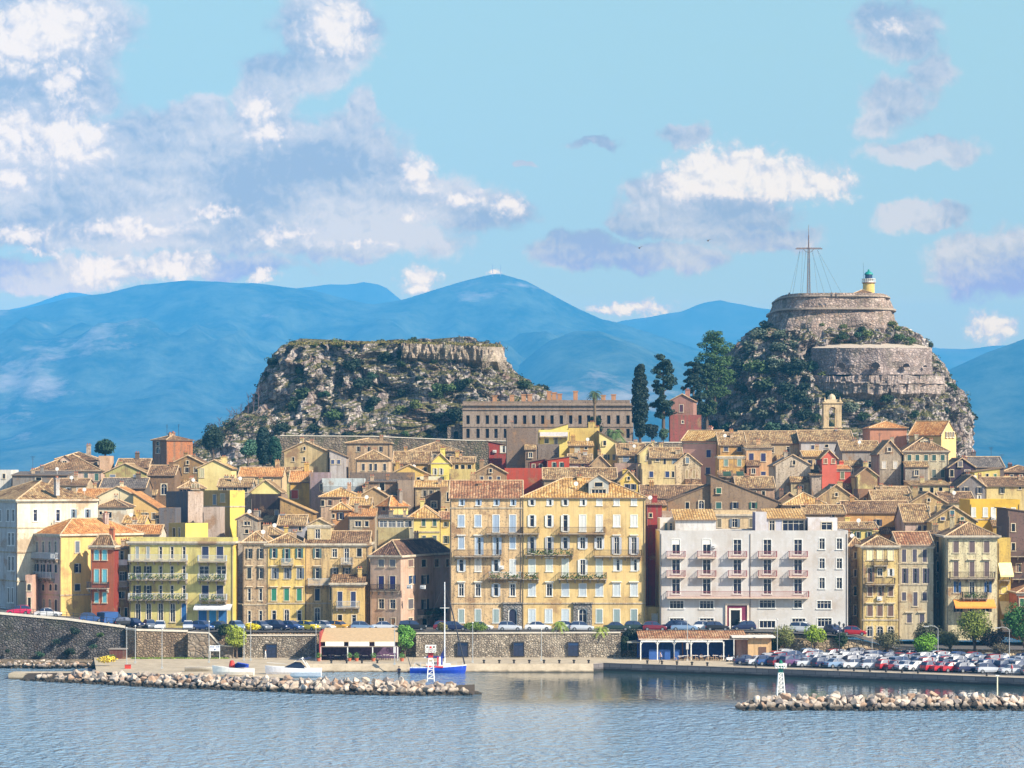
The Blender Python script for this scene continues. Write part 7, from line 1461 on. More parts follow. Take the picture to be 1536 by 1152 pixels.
# ---------------------------------------------------------------- harbour lights
def light_tower(label, px, yb, Y, kind):
    o = empty('light_tower', at(px, yb, Y), 0, label, 'light tower'); s = Y / F; Z = lambda q: wz(q, Y) - o.location.z
    m = MB(); 
    if kind == 'green':
        zt, zb = Z(1009), Z(1002); a0, a1 = 6.0 * s, 3.3 * s
        for sx in (-1, 1):
            for sy in (-1, 1): m.tube((sx * a0, sy * a0, -.3), (sx * a1, sy * a1, zt), .09, .08, 5)
        for k in range(5):
            t = k / 5; t2 = (k + 1) / 5; r = a0 + (a1 - a0) * t; r2 = a0 + (a1 - a0) * t2; z, z2 = zt * t, zt * t2
            for sy in (-1, 1): m.tube((-r, sy * r, z), (r2, sy * r2, z2), .04, .04, 4); m.tube((r, sy * r, z), (-r2, sy * r2, z2), .04, .04, 4); m.tube((-r2, sy * r2, z2), (r2, sy * r2, z2), .04, .04, 4)
            m.tube((0, -r, z), (0, -r2, z2), .05, .05, 4)
        m.build('lattice', WHITE, o)
        MB().box(-3.4 * s, 3.4 * s, -3.4 * s, 3.4 * s, zt, zb).build('housing', plain(30, 112, 96), o)
        m = MB(); m.box(-7.5 * s, 7.5 * s, -7.5 * s, 7.5 * s, zb, zb + .12); m.build('platform', WHITE, o)
        m = MB(); zr = Z(996.5)
        for sy in (-1, 1):
            for z in (zb + .35, zr): m.box(-8.2 * s, 8.2 * s, sy * 8 * s - .05, sy * 8 * s + .05, z, z + .14); m.box(sy * 8 * s - .05, sy * 8 * s + .05, -8.2 * s, 8.2 * s, z, z + .14)
            for k in range(5): m.box((-8 + 4 * k) * s - .04, (-8 + 4 * k) * s + .04, sy * 8 * s - .04, sy * 8 * s + .04, zb, zr)
        m.build('railing', WHITE, o); m = MB(); m.lathe([(.25, 0), (.3, .4), (.2, .8), (.02, .95)], (0, 0, zb + .12), 10); m.build('lantern', plain(20, 110, 80, .3), o)
    else:
        z1, z2, z3 = Z(997), Z(986), Z(978.5); a0 = 4.5 * s
        for sx in (-1, 1):
            for sy in (-1, 1): m.tube((sx * a0 * 1.2, sy * a0 * 1.2, -.3), (sx * a0 * .7, sy * a0 * .7, z1 + .8), .08, .07, 5)
        for k in range(4):
            r = a0 * (1.2 - .12 * k); z = z1 * k / 3.2
            for sy in (-1, 1): m.tube((-r, sy * r, z), (r, sy * r, z + .7), .045, .045, 4); m.tube((-r, sy * r, z + .1), (r, sy * r, z + .1), .045, .045, 4)
        m.build('lattice', WHITE, o); MB().box(-3.0 * s, 3.0 * s, -3 * s, 3 * s, z1 + .7, z2).build('column', plain(226, 222, 212), o); MB().box(-3.6 * s, 3.6 * s, -3.6 * s, 3.6 * s, z2, z3).build('housing', plain(200, 50, 52), o)
        m = MB(); m.box(-7.5 * s, 7.5 * s, -7 * s, 7 * s, z3, z3 + .12); zr = Z(969)
        for sy in (-1, 1):
            for z in (z3 + .2, (z3 + zr) / 2, zr): m.box(-7.5 * s, 7.5 * s, sy * 7 * s - .05, sy * 7 * s + .05, z, z + .13); m.box(sy * 7.5 * s - .05, sy * 7.5 * s + .05, -7 * s, 7 * s, z, z + .13)
            for k in range(4): m.box((-7.4 + 4.93 * k) * s - .06, (-7.4 + 4.93 * k) * s + .06, sy * 7 * s - .05, sy * 7 * s + .05, z3, zr)
        m.build('platform', WHITE, o); m = MB(); m.lathe([(.22, 0), (.28, .35), (.2, .7), (.02, .85)], (0, 0, z3 + .12), 10); m.build('lantern', plain(200, 40, 40, .3), o)
light_tower('white lattice light tower with a green box and gallery on the right breakwater', 1171, 1040, 388.5, 'green')
light_tower('white light tower with a red box near the end of the left breakwater', 646, 1019, 416.5, 'red')
o = empty('marker_post', at(1496, 1040, 390), 0, 'cream marker post at the right end of the right breakwater', 'post'); MB().tube((0, 0, -.5), (0, 0, 26 * 390 / F), .09, .08, 8).build('post', plain(232, 224, 190), o); MB().box(-.25, .25, -.12, .12, 26 * 390 / F, 26 * 390 / F + .1).build('cap', WHITE, o)

# ---------------------------------------------------------------- lamp posts and flag poles
def lamp(label, px, yb, yt, Y, arm=0, zb=1.25, double=False, box=False, name='lamp_post'):
    o = empty(name, (wx(px, Y), Y, zb), 0, label, 'lamp post', 'lamp posts on the waterfront'); h = wz(yt, Y) - zb; mt = plain(178, 180, 178, .5, .3)
    MB().tube((0, 0, 0), (0, 0, h), .07, .045, 7).box(-.16, .16, -.16, .16, 0, .3).build('pole', mt, o)
    if arm:
        m = MB(); m.path([(0, 0, h), (arm * .35, 0, h + .35), (arm * .8, 0, h + .45), (arm * 1.3, 0, h + .35)], .05, 5); m.box(min(arm * 1.1, arm * 1.7), max(arm * 1.1, arm * 1.7), -.12, .12, h + .26, h + .4); m.build('lamp_head', mt, o)
    elif box: m = MB(); m.box(-.2, .2, -.25, .1, h * .28, h * .28 + 1.0); m.build('control_box', plain(196, 190, 184), o)
    else: m = MB(); m.lathe([(.1, 0), (.16, .08), (.1, .2), (.02, .24)], (0, 0, h), 8); m.build('lamp_head', mt, o)
lamps = [(190, 998, 943, 'first thin pole from the left'), (203, 995, 940, 'tall pole at the bend of the left harbour wall'), (243, 1003, 945, 'thin pole in front of the sandy wall panel'), (313.5, 994, 933, 'pole beside the white harbour sign'), (366, 991, 942, 'pole just right of the yellow green tree'), (376, 991, 935, 'taller pole of the pair right of the yellow green tree'), (474, 991, 938, 'pole at the left end of the canopy cafe'),
         (709, 994, 935, 'pole left of the middle doors'), (812, 991, 945, 'pole in front of the long wall between two doors'), (1166, 992, 930, 'pole beside the ticket booth')]
for px, yb, yt, lb in lamps: lamp('thin white lamp post, ' + lb, px, yb, yt, min(476, yon(yb, 1.25)))
lamp('lamp post with a control box at the right end of the canopy cafe', 592, 997, 935, yon(997, 1.25), box=True); lamp('lamp post with a control box in front of the blue taverna', 1031, 991, 930, yon(991, 1.25), box=True)
for px, yb, yt, arm, lb in ((1217, 976, 936, -1.3, 'curved street lamp beside the bright green young tree'), (1308, 974, 938, 0.01, 'slim lamp post left of the spreading purple tree'), (1407, 1005, 943, -1.3, 'curved lamp post right of the compact round tree'), (1514, 1000, 945, -1.3, 'curved lamp post in front of the dark purple tree'), (1135, 990, 968, 0.01, 'short white post by the parked blue car')):
    lamp(lb, px, yb, yt, min(478, max(440, yon(yb, 1.25))), arm)
o = empty('street_lamp', (wx(1259, 470), 470, 1.25), 0, 'dark old fashioned double lantern lamp post in the car park', 'street lamp'); h = 5.6
MB().tube((0, 0, 0), (0, 0, h), .09, .07, 6).path([(-.7, 0, h - .3), (0, 0, h - .5), (.7, 0, h - .3)], .05, 4).build('pole', IRON, o)
for x in (-.7, .7, 0): MB().lathe([(.1, 0), (.22, .35), (.2, .4), (.02, .6)], (x, 0, h - .3 + (.3 if x == 0 else 0)), 6).build('lantern', IRON, o)
# mooring bollards along the quay edge
bm_ = MB(); bm_.lathe([(.16, 0), (.14, .35), (.24, .42), (.24, .52), (.05, .6)], n=10); bme = bm_.mesh('bollard', plain(40, 38, 38, .6))
for px in (497, 520, 543, 566, 726, 749, 771, 794, 816, 839, 861, 883, 971, 993, 1015.5, 1038, 1061, 1134, 1257, 1281, 1305, 1329, 1353, 1377, 1480):
    Y = quayY(px) + .8; o = bpy.data.objects.new('bollard', bme); link(o); o.location = (wx(px, Y), Y, 1.25); tag(o, 'small black iron bollard on the quay edge', 'bollard', 'bollards along the quay')

# ---------------------------------------------------------------- canopy cafe
Yc = 468; sY = Yc / F; o = empty('cafe_canopy', (wx(480, Yc), Yc, 1.25), 0, 'long beige canopy cafe with white panels against the harbour wall', 'cafe'); X_ = lambda p: wx(p, Yc) - o.location.x; Z_ = lambda q: wz(q, Yc) - 1.25
m = MB(); m.add([(X_(480), 0, Z_(962)), (X_(597), 0, Z_(962)), (X_(594), 9, Z_(949) + .3), (X_(482), 9, Z_(949) + .3)]); m.add([(X_(480), -.02, Z_(963)), (X_(597), -.02, Z_(963)), (X_(597), 0, Z_(962)), (X_(480), 0, Z_(962))]); m.build('awning', plain(184, 156, 118, .8), o)
for a_, b_ in ((488, 516), (523, 554), (562, 592)): MB().box(X_(a_), X_(b_), -.05, -.03, Z_(969), Z_(962.5)).build('banner', plain(238, 232, 214), o)
MB().box(X_(480), X_(597), -.12, .1, Z_(970.5), Z_(969.2)).build('beam', plain(150, 138, 126), o)
for px in (481, 521.5, 559, 596.5): MB().box(X_(px) - .08, X_(px) + .08, -.1, .06, 0, Z_(970.6)).build('post', WHITE, o)
MB().box(X_(481), X_(596), 6, 6.2, 0, Z_(962)).build('back_wall', plain(92, 66, 96, .8, 0, .4), o)
MB().box(X_(479), X_(481), -.2, 9, 0, Z_(948)).build('side_panel', plain(156, 60, 56), o)
def table_set(X0, Y0, label, dark=True):
    t = empty('cafe_table', (X0, Y0, 1.256), 0, label, 'table', 'cafe tables under the canopies'); MB().box(-.45, .45, -.4, .4, .7, .75).build('tabletop', plain(220, 214, 206), t)
    for sx in (-1, 1):
        for sy in (-1, 1): MB().box(sx * .38 - .03, sx * .38 + .03, sy * .33 - .03, sy * .33 + .03, 0, .7).build('leg', IRON, t)
    for sx in (-1, 1):
        c = empty('chair', (X0 + sx * .85, Y0, 1.256), 0, 'dark cafe chair tucked under a canopy table' if dark else 'wooden taverna chair at an outdoor table', 'chair', 'chairs under the canopies'); mt = plain(50, 46, 70) if dark else plain(196, 160, 120)
        MB().box(-.22, .22, -.22, .22, .42, .47).build('seat', mt, c); MB().box(sx * .2 - .02, sx * .2 + .02, -.22, .22, .47, .92).build('backrest', mt, c)
        for a in (-1, 1):
            for b in (-1, 1): MB().box(a * .19 - .02, a * .19 + .02, b * .19 - .02, b * .19 + .02, 0, .42).build('leg', mt, c)
for i in range(11):
    table_set(wx(486 + i * 10.3, 470), 469.8 + (i % 2) * 1.6, 'pale topped table in the shade of the beige canopy')
for px, lb in ((524, 'potted plant at the first canopy post'), (535, 'round potted shrub in front of the canopy cafe'), (560, 'small potted plant at the middle canopy post'), (478, 'leafy pot at the left end of the canopy cafe'), (603, 'potted plant at the foot of the bright green tree')):
    o2 = empty('potted_plant', (wx(px, 467), 467, 1.255), 0, lb, 'plant'); MB().lathe([(.25, 0), (.35, .5)], n=10).build('pot', plain(176, 96, 66), o2); m = MB(); leaves(m, (0, 0, .9), .5, .5, .5, 160, .1, rg, .3); m.build('leaves', leaf(84, 122, 62), o2)

# ---------------------------------------------------------------- blue taverna
Yt_ = 470; o = empty('taverna', (wx(958, Yt_), Yt_, 1.25), 0, 'blue taverna with white arched posts and a red tiled lean-to roof', 'taverna'); X_ = lambda p: wx(p, Yt_) - o.location.x; Z_ = lambda q: wz(q, Yt_) - 1.25
w_ = X_(1107); m = MB(); T_ = MB(); z0, z1 = Z_(958), Z_(950); T_.add([(X_(958), -.3, z0), (X_(1122), -.3, z0), (X_(1122), 8.5, z1), (X_(958), 8.5, z1)], 0, [(0, 0), (20, 0), (20, 6), (0, 6)]); T_.add([(X_(958), -.3, z0 - .15), (X_(1122), -.3, z0 - .15), (X_(1122), -.3, z0), (X_(958), -.3, z0)], 1); T_.add([(X_(958), 8.5, z1 - .15), (X_(1122), 8.5, z1 - .15), (X_(1122), -.3, z0 - .15), (X_(958), -.3, z0 - .15)], 1)
T_.build('roof', [tiles('red'), plain(226, 206, 186)], o)
for i in range(5):
    a = 961 + i * 25.2
    MB().box(X_(a) - .08, X_(a) + .08, -.2, -.05, 0, Z_(962.5)).build('post', WHITE, o)
    if i < 5 and a + 25 < 1090:
        pts = [(X_(a) + (X_(a + 25.2) - X_(a)) * t / 10, -.12, Z_(968) + .9 * math.sin(math.pi * t / 10) ** .6) for t in range(11)]; MB().path(pts, .05, 4).build('arch', WHITE, o)
    MB().box(X_(a), X_(min(a + 25, 1085)) - .1, -.22, -.18, Z_(963), Z_(960.5)).build('valance', WHITE, o)
MB().box(X_(1085.5) - .08, X_(1085.5) + .08, -.2, -.05, 0, Z_(962.5)).build('post', WHITE, o)
MB().box(X_(958), X_(1105), 6, 6.3, 0, Z_(960)).build('back_wall', plain(34, 62, 136, .7, 0, .35), o)
for a_, b_ in ((974, 986), (988, 1006), (1012, 1020)): MB().box(X_(a_), X_(b_), 1.0, 1.4, 0, 1.6).build('counter', plain(44, 84, 150), o)
for i in range(4): MB().box(X_(1024 + 0) + i * .01, X_(1026), 2, 2.2, 0, 2.6).build('pillar', plain(90, 54, 44), o) if i == 0 else None
MB().box(X_(1106), X_(1122), 1.5, 8, 0, Z_(958) - .1).build('side_room', plaster(206, 160, 140, .3), o)
for i, px in enumerate((1020, 1028, 1043, 1052, 1060, 1073, 1082)): table_set(wx(px, 470), 468.4 + .9 * (i % 3), 'small table at the open front of the blue taverna', False)
MB().path([(X_(940), 0, Z_(962)), (X_(958), 0, Z_(960))], .04, 4).build('cable', IRON, o)
o = empty('side_canopy', (wx(941, 472), 472, 1.25), 0, 'small grey lean-to canopy left of the blue taverna', 'canopy'); m = MB(); m.box(0, 2.0, 0, 3, 2.6, 2.75).build('roof', plain(150, 150, 140), o); MB().box(.05, .13, .05, .13, 0, 2.6).build('post', IRON, o); MB().box(1.85, 1.93, .05, .13, 0, 2.6).build('post', IRON, o)
# ticket booth
o = empty('kiosk', (wx(1122, 470), 470, 1.25), 0, 'square apricot kiosk with a wide white slab roof', 'kiosk'); s = 470 / F; w_ = 35 * s; h = 33.5 * s
MB().box(.0, w_, 0, 4, 0, h).build('wall', plaster(246, 200, 140, .3), o); MB().box(-2.6, w_ + .6, -.8, 4.6, h + .002, h + .22).build('roof', plain(216, 208, 196), o); MB().box(w_ * .45, w_ * .78, -.04, -.003, 0, 2.1).build('door', plain(104, 76, 62), o)
for x in (-2.3,): MB().tube((x, -.6, 0), (x, -.6, h), .07, .07, 6).build('post', WHITE, o)
# white harbour sign and railings
o = empty('notice_board', (wx(314.5, 473), 473, 1.25), 0, 'white notice board with blue emblem on the concrete wall block', 'sign'); s = 473 / F; MB().box(0, 15.5 * s, -.06, 0, 1.25, 2.15).build('board', plain(226, 232, 236), o); MB().box(7 * s, 9 * s, -.09, -.062, 1.4, 1.62).build('emblem', plain(40, 60, 120), o)
for k, (a, b) in enumerate(((1, 3), (4, 6.5), (10, 12), (12.7, 14.5))): MB().box(a * s, b * s, -.085, -.062, 1.85, 2.0).build('marking', plain(40, 60, 120), o)
for x in (.1, 15 * s): MB().box(x - .04, x + .04, -.02, .04, 0, 2.2).build('post', WHITE, o)
o = empty('rubbish_container', (wx(187, 452), 452, 1.0), 0, 'small red container behind the left breakwater', 'container'); MB().box(0, .9, 0, .6, 0, .6).build('bin', plain(190, 60, 44), o); MB().box(-.03, .93, -.03, .63, .602, .68).build('lid', plain(160, 50, 40), o)
o = empty('brick_store', (wx(164, 474), 474, 1.0), 0, 'low dark brick hut at the foot of the left harbour wall', 'hut'); MB().box(0, 2.6, 0, 2, 0, 1.7).build('wall', plaster(116, 66, 58, .6), o); MB().box(-.15, 2.75, -.15, 2.1, 1.702, 1.82).build('roof', plain(150, 140, 130), o)

# ---------------------------------------------------------------- boats
def hull(L, B, H, sheer, mats, bow=1, stripe=True, n=14, trans=.72, keel=-.4):
    """boat hull pointing to +x; returns mesh builder"""
    m = MB(); rings = []
    for i in range(n + 1):
        t = i / n; x = -L / 2 + L * t; w = B / 2 * (trans + (1 - trans) * min(1, t / .4)) if t < .4 else B / 2 * (1 - ((t - .4) / .6) ** 2.3); w = max(w, .03); z = H + sheer * (t ** 2); xo = .35 * (t > .8) * (t - .8) / .2 * H
        rings.append([(x - xo, 0, keel), (x - xo * .5, -w * .7, -.05 * H), (x, -w * .96, H * .5), (x + xo * .2, -w, z - .12), (x + xo * .2, -w, z), (x + xo * .2, w, z), (x + xo * .2, w, z - .12), (x, w * .96, H * .5), (x - xo * .5, w * .7, -.05 * H)])
    for a, b in zip(rings[:-1], rings[1:]):
        for k in range(9):
            j = (k + 1) % 9; mi = 1 if k in (3, 5) else (2 if k == 4 else 0); m.add([a[k], b[k], b[j], a[j]], mi)
    m.add(rings[0][::-1], 0); m.add(rings[-1], 0); return m
def sailboat():
    Y = 458; L = 84 * Y / F * 1.0; o = empty('sailboat', (wx(657, Y), Y, 0), 0, 'blue hulled sailing yacht with tall white mast moored at the quay', 'sailboat'); s = Y / F; Z = lambda q: wz(q, Y); Xq = lambda p: (p - 657) * s
    hull(L, 2.8, .95, .35, None).build('hull', [plain(24, 62, 170, .35), plain(230, 232, 236, .4), plain(206, 196, 176)], o, True)
    m = MB(); m.box(Xq(640), Xq(676), -.85, .85, .95, 1.45); m.box(Xq(644), Xq(668), -.7, .7, 1.452, 1.75); m.build('cabin', plain(228, 226, 218, .5), o)
    MB().box(Xq(648), Xq(664), -.72, -.702, 1.5, 1.68).build('window', glass(1), o)
    MB().tube((Xq(667), 0, 1.4), (Xq(667), 0, Z(873)), .10, .07, 8).build('mast', plain(232, 232, 232, .4), o)
    m = MB(); m.tube((Xq(660), 0, Z(912)), (Xq(674), 0, Z(912)), .05, .05, 5); m.build('spreader', WHITE, o)
    m = MB(); m.tube((Xq(667.5), 0, 2.3), (Xq(636), 0, 2.4), .09, .09, 6); m.build('boom', plain(220, 220, 220), o)
    m = MB(); a = (Xq(659), -.02, 2.45); m.add([a, (Xq(668), -.02, 2.4), (Xq(668.5), -.02, 4.2)]); m.tube((Xq(667), 0, 2.45), (Xq(640), 0, 2.5), .22, .16, 7); m.build('sail_cover', plain(22, 34, 100, .7), o)
    MB().tube((Xq(697), 0, 1.4), (Xq(675), 0, Z(903)), .12, .09, 6).build('furled_jib', plain(44, 46, 56, .7), o)
    for a, b in (((667, 874), (697, 998)), ((667, 874), (616, 998))): MB().tube((Xq(a[0]), 0, Z(a[1])), (Xq(b[0]), 0, 1.2), .018, .018, 3).build('stay', IRON, o)
    for y in (-1.2, 1.2): MB().tube((Xq(667), 0, Z(880)), (Xq(665), y, 1.1), .018, .018, 3).build('stay', IRON, o)
    m = MB()
    for y in (-1.25, 1.25):
        for k in range(9): x = Xq(622 + k * 9); m.tube((x, y * (1 if k < 7 else .55), .95), (x, y * (1 if k < 7 else .55), 1.6), .025, .025, 4)
        m.tube((Xq(622), y, 1.58), (Xq(685), y, 1.65), .02, .02, 4)
    m.build('guard_rail', LIGHTIRON, o)
    m = MB(); m.tube((Xq(616), 0, .9), (Xq(611.5), 0, 2.6), .07, .06, 5); m.build('davit', IRON, o)
    for x, c in ((656, (200, 50, 60)), (659, (240, 240, 240)), (662, (30, 60, 160))): MB().box(Xq(x), Xq(x + 2.2), -1.3, -1.27, 1.3, 2.6).build('flag', plain(*c), o)
    MB().tube((Xq(640), -1.25, 1.1), (Xq(665), -1.4, 1.0), .13, .13, 6).build('kayak', plain(226, 60, 70), o)
sailboat()
def motorboat():
    Y = 440; s = Y / F; o = empty('motorboat', (wx(440, Y), Y, 0.45), math.pi, 'white cabin cruiser with blue stripe behind the left breakwater', 'motorboat'); L = 84 * s
    o.location.z = wz(1013, Y)
    hull(L, 2.9, 1.05, .45, None, trans=.9).build('hull', [plain(236, 236, 238, .3), plain(236, 236, 238, .3), plain(220, 216, 206)], o, True)
    MB().box(-L * .35, L * .3, -1.47, -1.452, .55, .72).build('stripe', plain(50, 60, 140), o)
    m = MB(); m.add([(L * .18, -1.0, 1.15), (-L * .02, -1.15, 1.95), (-L * .02, 1.15, 1.95), (L * .18, 1.0, 1.15)]); m.add([(L * .18, -1.0, 1.15), (-L * .22, -1.3, 1.1), (-L * .12, -1.2, 1.9), (-L * .02, -1.15, 1.95)]); m.add([(L * .18, 1.0, 1.15), (-L * .02, 1.15, 1.95), (-L * .12, 1.2, 1.9), (-L * .22, 1.3, 1.1)]); m.build('windscreen', glass(2), o)
    m = MB(); m.path([(-L * .28, -1.3, 1.1), (-L * .16, -1.25, 2.6), (-L * .16, 1.25, 2.6), (-L * .28, 1.3, 1.1)], .07, 6); m.path([(L * .0, -1.15, 1.95), (-L * .16, -1.25, 2.55)], .04, 4); m.build('radar_arch', WHITE, o)
    m = MB(); m.add([(-L * .06, -1.2, 2.25), (-L * .32, -1.25, 2.7), (-L * .32, 1.25, 2.7), (-L * .06, 1.2, 2.25)]); m.build('bimini', plain(26, 36, 90), o)
    m = MB(); m.path([(L * .48, 0, 1.9), (L * .3, -1.0, 1.75), (L * .12, -1.2, 1.6)], .03, 4); m.build('bow_rail', LIGHTIRON, o)
motorboat()
def smallboat():
    Y = 437; s = Y / F; o = empty('motorboat', (wx(350, Y), Y, wz(1012, Y)), math.pi, 'small boat under a bright blue cover left of the white cruiser', 'motorboat'); L = 62 * s
    hull(L, 2.2, .9, .5, None, trans=.9).build('hull', [plain(236, 232, 220, .4), plain(236, 232, 220), plain(210, 206, 196)], o, True)
    m = MB(); m.add([(L * .12, -.8, 1.0), (-L * .1, -.8, 1.8), (-L * .1, .8, 1.8), (L * .12, .8, 1.0)]); m.add([(-L * .1, -.8, 1.8), (-L * .36, -.9, 1.5), (-L * .36, .9, 1.5), (-L * .1, .8, 1.8)]); m.add([(L * .12, -.8, 1.0), (-L * .36, -.95, 1.0), (-L * .36, -.9, 1.5), (-L * .1, -.8, 1.8)]); m.build('cover', plain(32, 66, 170, .7), o)
    MB().lathe([(.4, 0), (.45, .5), (.3, 1.1), (.05, 1.2)], (-L * .15 - 1.4 + L * .42, -.5, .9), 10).build('buoy', plain(200, 56, 40), o)
smallboat()
o = empty('inflatable_boat', at(300, 1004, 446), 0, 'slim pale tender lying left of the blue covered boat', 'boat'); m = hull(4.6, 1.2, .35, .2, None); m.build('hull', [plain(180, 174, 160), plain(150, 140, 130), plain(190, 180, 160)], o, True)
# fixed buildings' flag: none; birds
def bird(px, py, Y, label):
    o = empty('bird', at(px, py, Y), 0, label, 'bird'); m = MB(); m.lathe([(.02, -.35), (.1, -.2), (.13, 0), (.08, .25), (.02, .4)], n=8); m.v = [(v[2], v[1], v[0]) for v in m.v]
    m.add([(-.1, 0, .05), (.15, 0, .05), (.05, -.55, .28), (-.12, -.5, .26)]); m.add([(.15, 0, .05), (-.1, 0, .05), (-.12, .5, .26), (.05, .55, .28)]); m.add([(-.12, -.5, .26), (.05, -.55, .28), (-.1, -1.1, .12)]); m.add([(.05, .55, .28), (-.12, .5, .26), (-.1, 1.1, .12)]); m.build('body', plain(60, 58, 60), o); o.rotation_euler = (0, .1, 1.2)
bird(959, 372, 520, 'tiny dark bird gliding left of the white cloud'); bird(1062, 361, 540, 'tiny dark bird below the bright white cloud')
# ---------------------------------------------------------------- cars
def car_meshes(kind):
    """low body with arches, tapered greenhouse; x forward"""
    S_ = {'hatch': dict(L=3.9, W=1.68, H=1.48, belt=.92, hood=.82, prof=[(-1.95, .62, 0), (-1.88, .95, 0), (-1.6, 1.0, .42), (-1.2, 1.0, .56), (-.2, .98, .58), (.35, .96, .5), (.95, .92, .04), (1.0, .9, 0), (1.7, .76, 0), (1.95, .58, 0)]),
          'sedan': dict(L=4.4, W=1.74, H=1.43, belt=.92, hood=.82, prof=[(-2.2, .6, 0), (-2.12, .9, 0), (-1.45, .95, .02), (-.9, .96, .44), (-.6, .96, .5), (.1, .95, .52), (.45, .94, .44), (1.05, .9, .03), (1.1, .88, 0), (1.95, .74, 0), (2.2, .55, 0)]),
          'van': dict(L=4.9, W=1.95, H=2.1, belt=1.15, hood=1.0, prof=[(-2.45, 1.1, .1), (-2.4, 1.15, .92), (-1.6, 1.15, .98), (0, 1.15, .98), (.9, 1.12, .92), (1.45, 1.08, .12), (1.5, 1.05, 0), (2.2, .9, 0), (2.45, .6, 0)]),
          'suv': dict(L=4.5, W=1.84, H=1.72, belt=1.05, hood=.98, prof=[(-2.25, .75, 0), (-2.2, 1.08, .1), (-2.0, 1.1, .5), (-1.0, 1.1, .62), (0, 1.08, .62), (.5, 1.06, .5), (1.05, 1.04, .04), (1.1, 1.0, 0), (2.05, .9, 0), (2.25, .65, 0)])}[kind]
    W2 = S_['W'] / 2; b = MB(); gl = MB(); prof = S_['prof']; low = .24
    def sec(x, zb, gh):
        e = 1 - .1 * (abs(x) / (S_['L'] / 2)) ** 4; w = W2 * e; return [(x, -w * .94, low), (x, -w, .5), (x, -w * .97, zb), (x, w * .97, zb), (x, w, .5), (x, w * .94, low)]
    for (x0, z0, g0), (x1, z1, g1) in zip(prof[:-1], prof[1:]):
        a, c = sec(x0, z0, g0), sec(x1, z1, g1)
        for k in range(6):
            j = (k + 1) % 6; b.add([a[k], a[j], c[j], c[k]])
        if g0 > .015 or g1 > .015:
            def rf(x, z, g_): w = W2 * (.95 - .22 * min(1, g_ / .5)); return [(x, -W2 * .93, z), (x, -w, z + g_), (x, w, z + g_), (x, W2 * .93, z)]
            p, q = rf(x0, z0, g0), rf(x1, z1, g1)
            steep = abs(g1 - g0) > .22
            tgt = gl if steep else b
            tgt.add([p[1], p[2], q[2], q[1]])                       # roof, or screen where it is steep
            for s0, s1 in ((0, 1), (2, 3)): gl.add([p[s0], p[s1], q[s1], q[s0]])
    a = sec(*prof[0]); b.add(a[::-1]); a = sec(*prof[-1]); b.add(a)
    # pillars
    w = W2
    for x in (-.45 if kind != 'van' else .2,):
        b.box(x - .04, x + .04, -w * .925, -w * .75, S_['belt'], S_['H'] - .06); b.box(x - .04, x + .04, w * .75, w * .925, S_['belt'], S_['H'] - .06)
    if kind == 'van': b.box(-2.38, .6, -w * .955, -w * .76, 1.15, 2.06); b.box(-2.38, .6, w * .76, w * .955, 1.15, 2.06)
    bb = MB(); bb.box(S_['L'] / 2 - .12, S_['L'] / 2 + .02, -w * .85, w * .85, .28, .48); bb.box(-S_['L'] / 2 - .02, -S_['L'] / 2 + .12, -w * .85, w * .85, .28, .48)
    wh = MB(); wh.lathe([(.16, -.1), (.3, -.1), (.31, -.06), (.31, .06), (.3, .1), (.16, .1)], n=16); wh.v = [(v[0], v[2], v[1]) for v in wh.v]
    rim = MB(); rim.lathe([(.02, -.11), (.19, -.112), (.19, .112), (.02, .11)], n=10); rim.v = [(v[0], v[2], v[1]) for v in rim.v]
    hl = MB(); hl.box(-.05, .05, -.17, .17, -.07, .07)
    paint0 = PAINTS['silver']
    return dict(body=b.mesh('body', paint0), glass=gl.mesh('window', plain(44, 58, 84, .28)), bumper=bb.mesh('bumper', plain(70, 72, 76, .5)), wheel=wh.mesh('wheel', plain(24, 24, 26, .8)), rim=rim.mesh('rim', plain(150, 152, 156, .35, .6)), head=hl.mesh('headlight', plain(226, 230, 236, .15)), tail=hl.mesh('taillight', plain(170, 24, 24, .3)), S=S_)
@cached
def paint(r, g_, b_):
    m, g, b = newmat('car_paint'); b.inputs['Base Color'].default_value = srgb(r, g_, b_); b.inputs['Roughness'].default_value = .32; b.inputs['Metallic'].default_value = .15; b.inputs['Coat Weight'].default_value = .35; b.inputs['Coat Roughness'].default_value = .25; b.inputs['Roughness'].default_value = .42; return m
PAINTS = {'silver': paint(196, 200, 206), 'white': paint(226, 226, 224), 'navy blue': paint(26, 36, 74), 'bright blue': paint(52, 86, 140), 'black': paint(24, 24, 28), 'red': paint(178, 26, 40), 'maroon': paint(116, 24, 44), 'yellow': paint(226, 200, 46), 'amber': paint(226, 164, 50), 'grey': paint(118, 124, 132),
          'pale blue': paint(120, 146, 176), 'dark green': paint(36, 56, 50), 'pink red': paint(214, 40, 90), 'champagne': paint(190, 178, 150), 'purple': paint(96, 60, 104)}
CM = {k: car_meshes(k) for k in ('hatch', 'sedan', 'van', 'suv')}
PROTO = {}
def make_car(kind):
    c = CM[kind]; S_ = c['S']; o = empty('parked_car' if kind != 'van' else 'parked_van', (0, 0, 0))
    bo = place('body', c['body'], o); bo.material_slots[0].link = 'OBJECT'; place('window', c['glass'], o); place('bumper', c['bumper'], o)
    L2, W2 = S_['L'] / 2, S_['W'] / 2
    for sx in (-1, 1):
        for sy in (-1, 1):
            w = place('wheel', c['wheel'], o, (sx * L2 * .64, sy * (W2 - .1), .31)); place('rim', c['rim'], w)
    zf = {'hatch': .62, 'sedan': .6, 'van': .75, 'suv': .72}[kind]
    for sy in (-1, 1): place('headlight', c['head'], o, (L2 - .06, sy * W2 * .66, zf)); place('taillight', c['tail'], o, (-L2 + .04, sy * W2 * .7, zf + .08))
    return o
used = set()
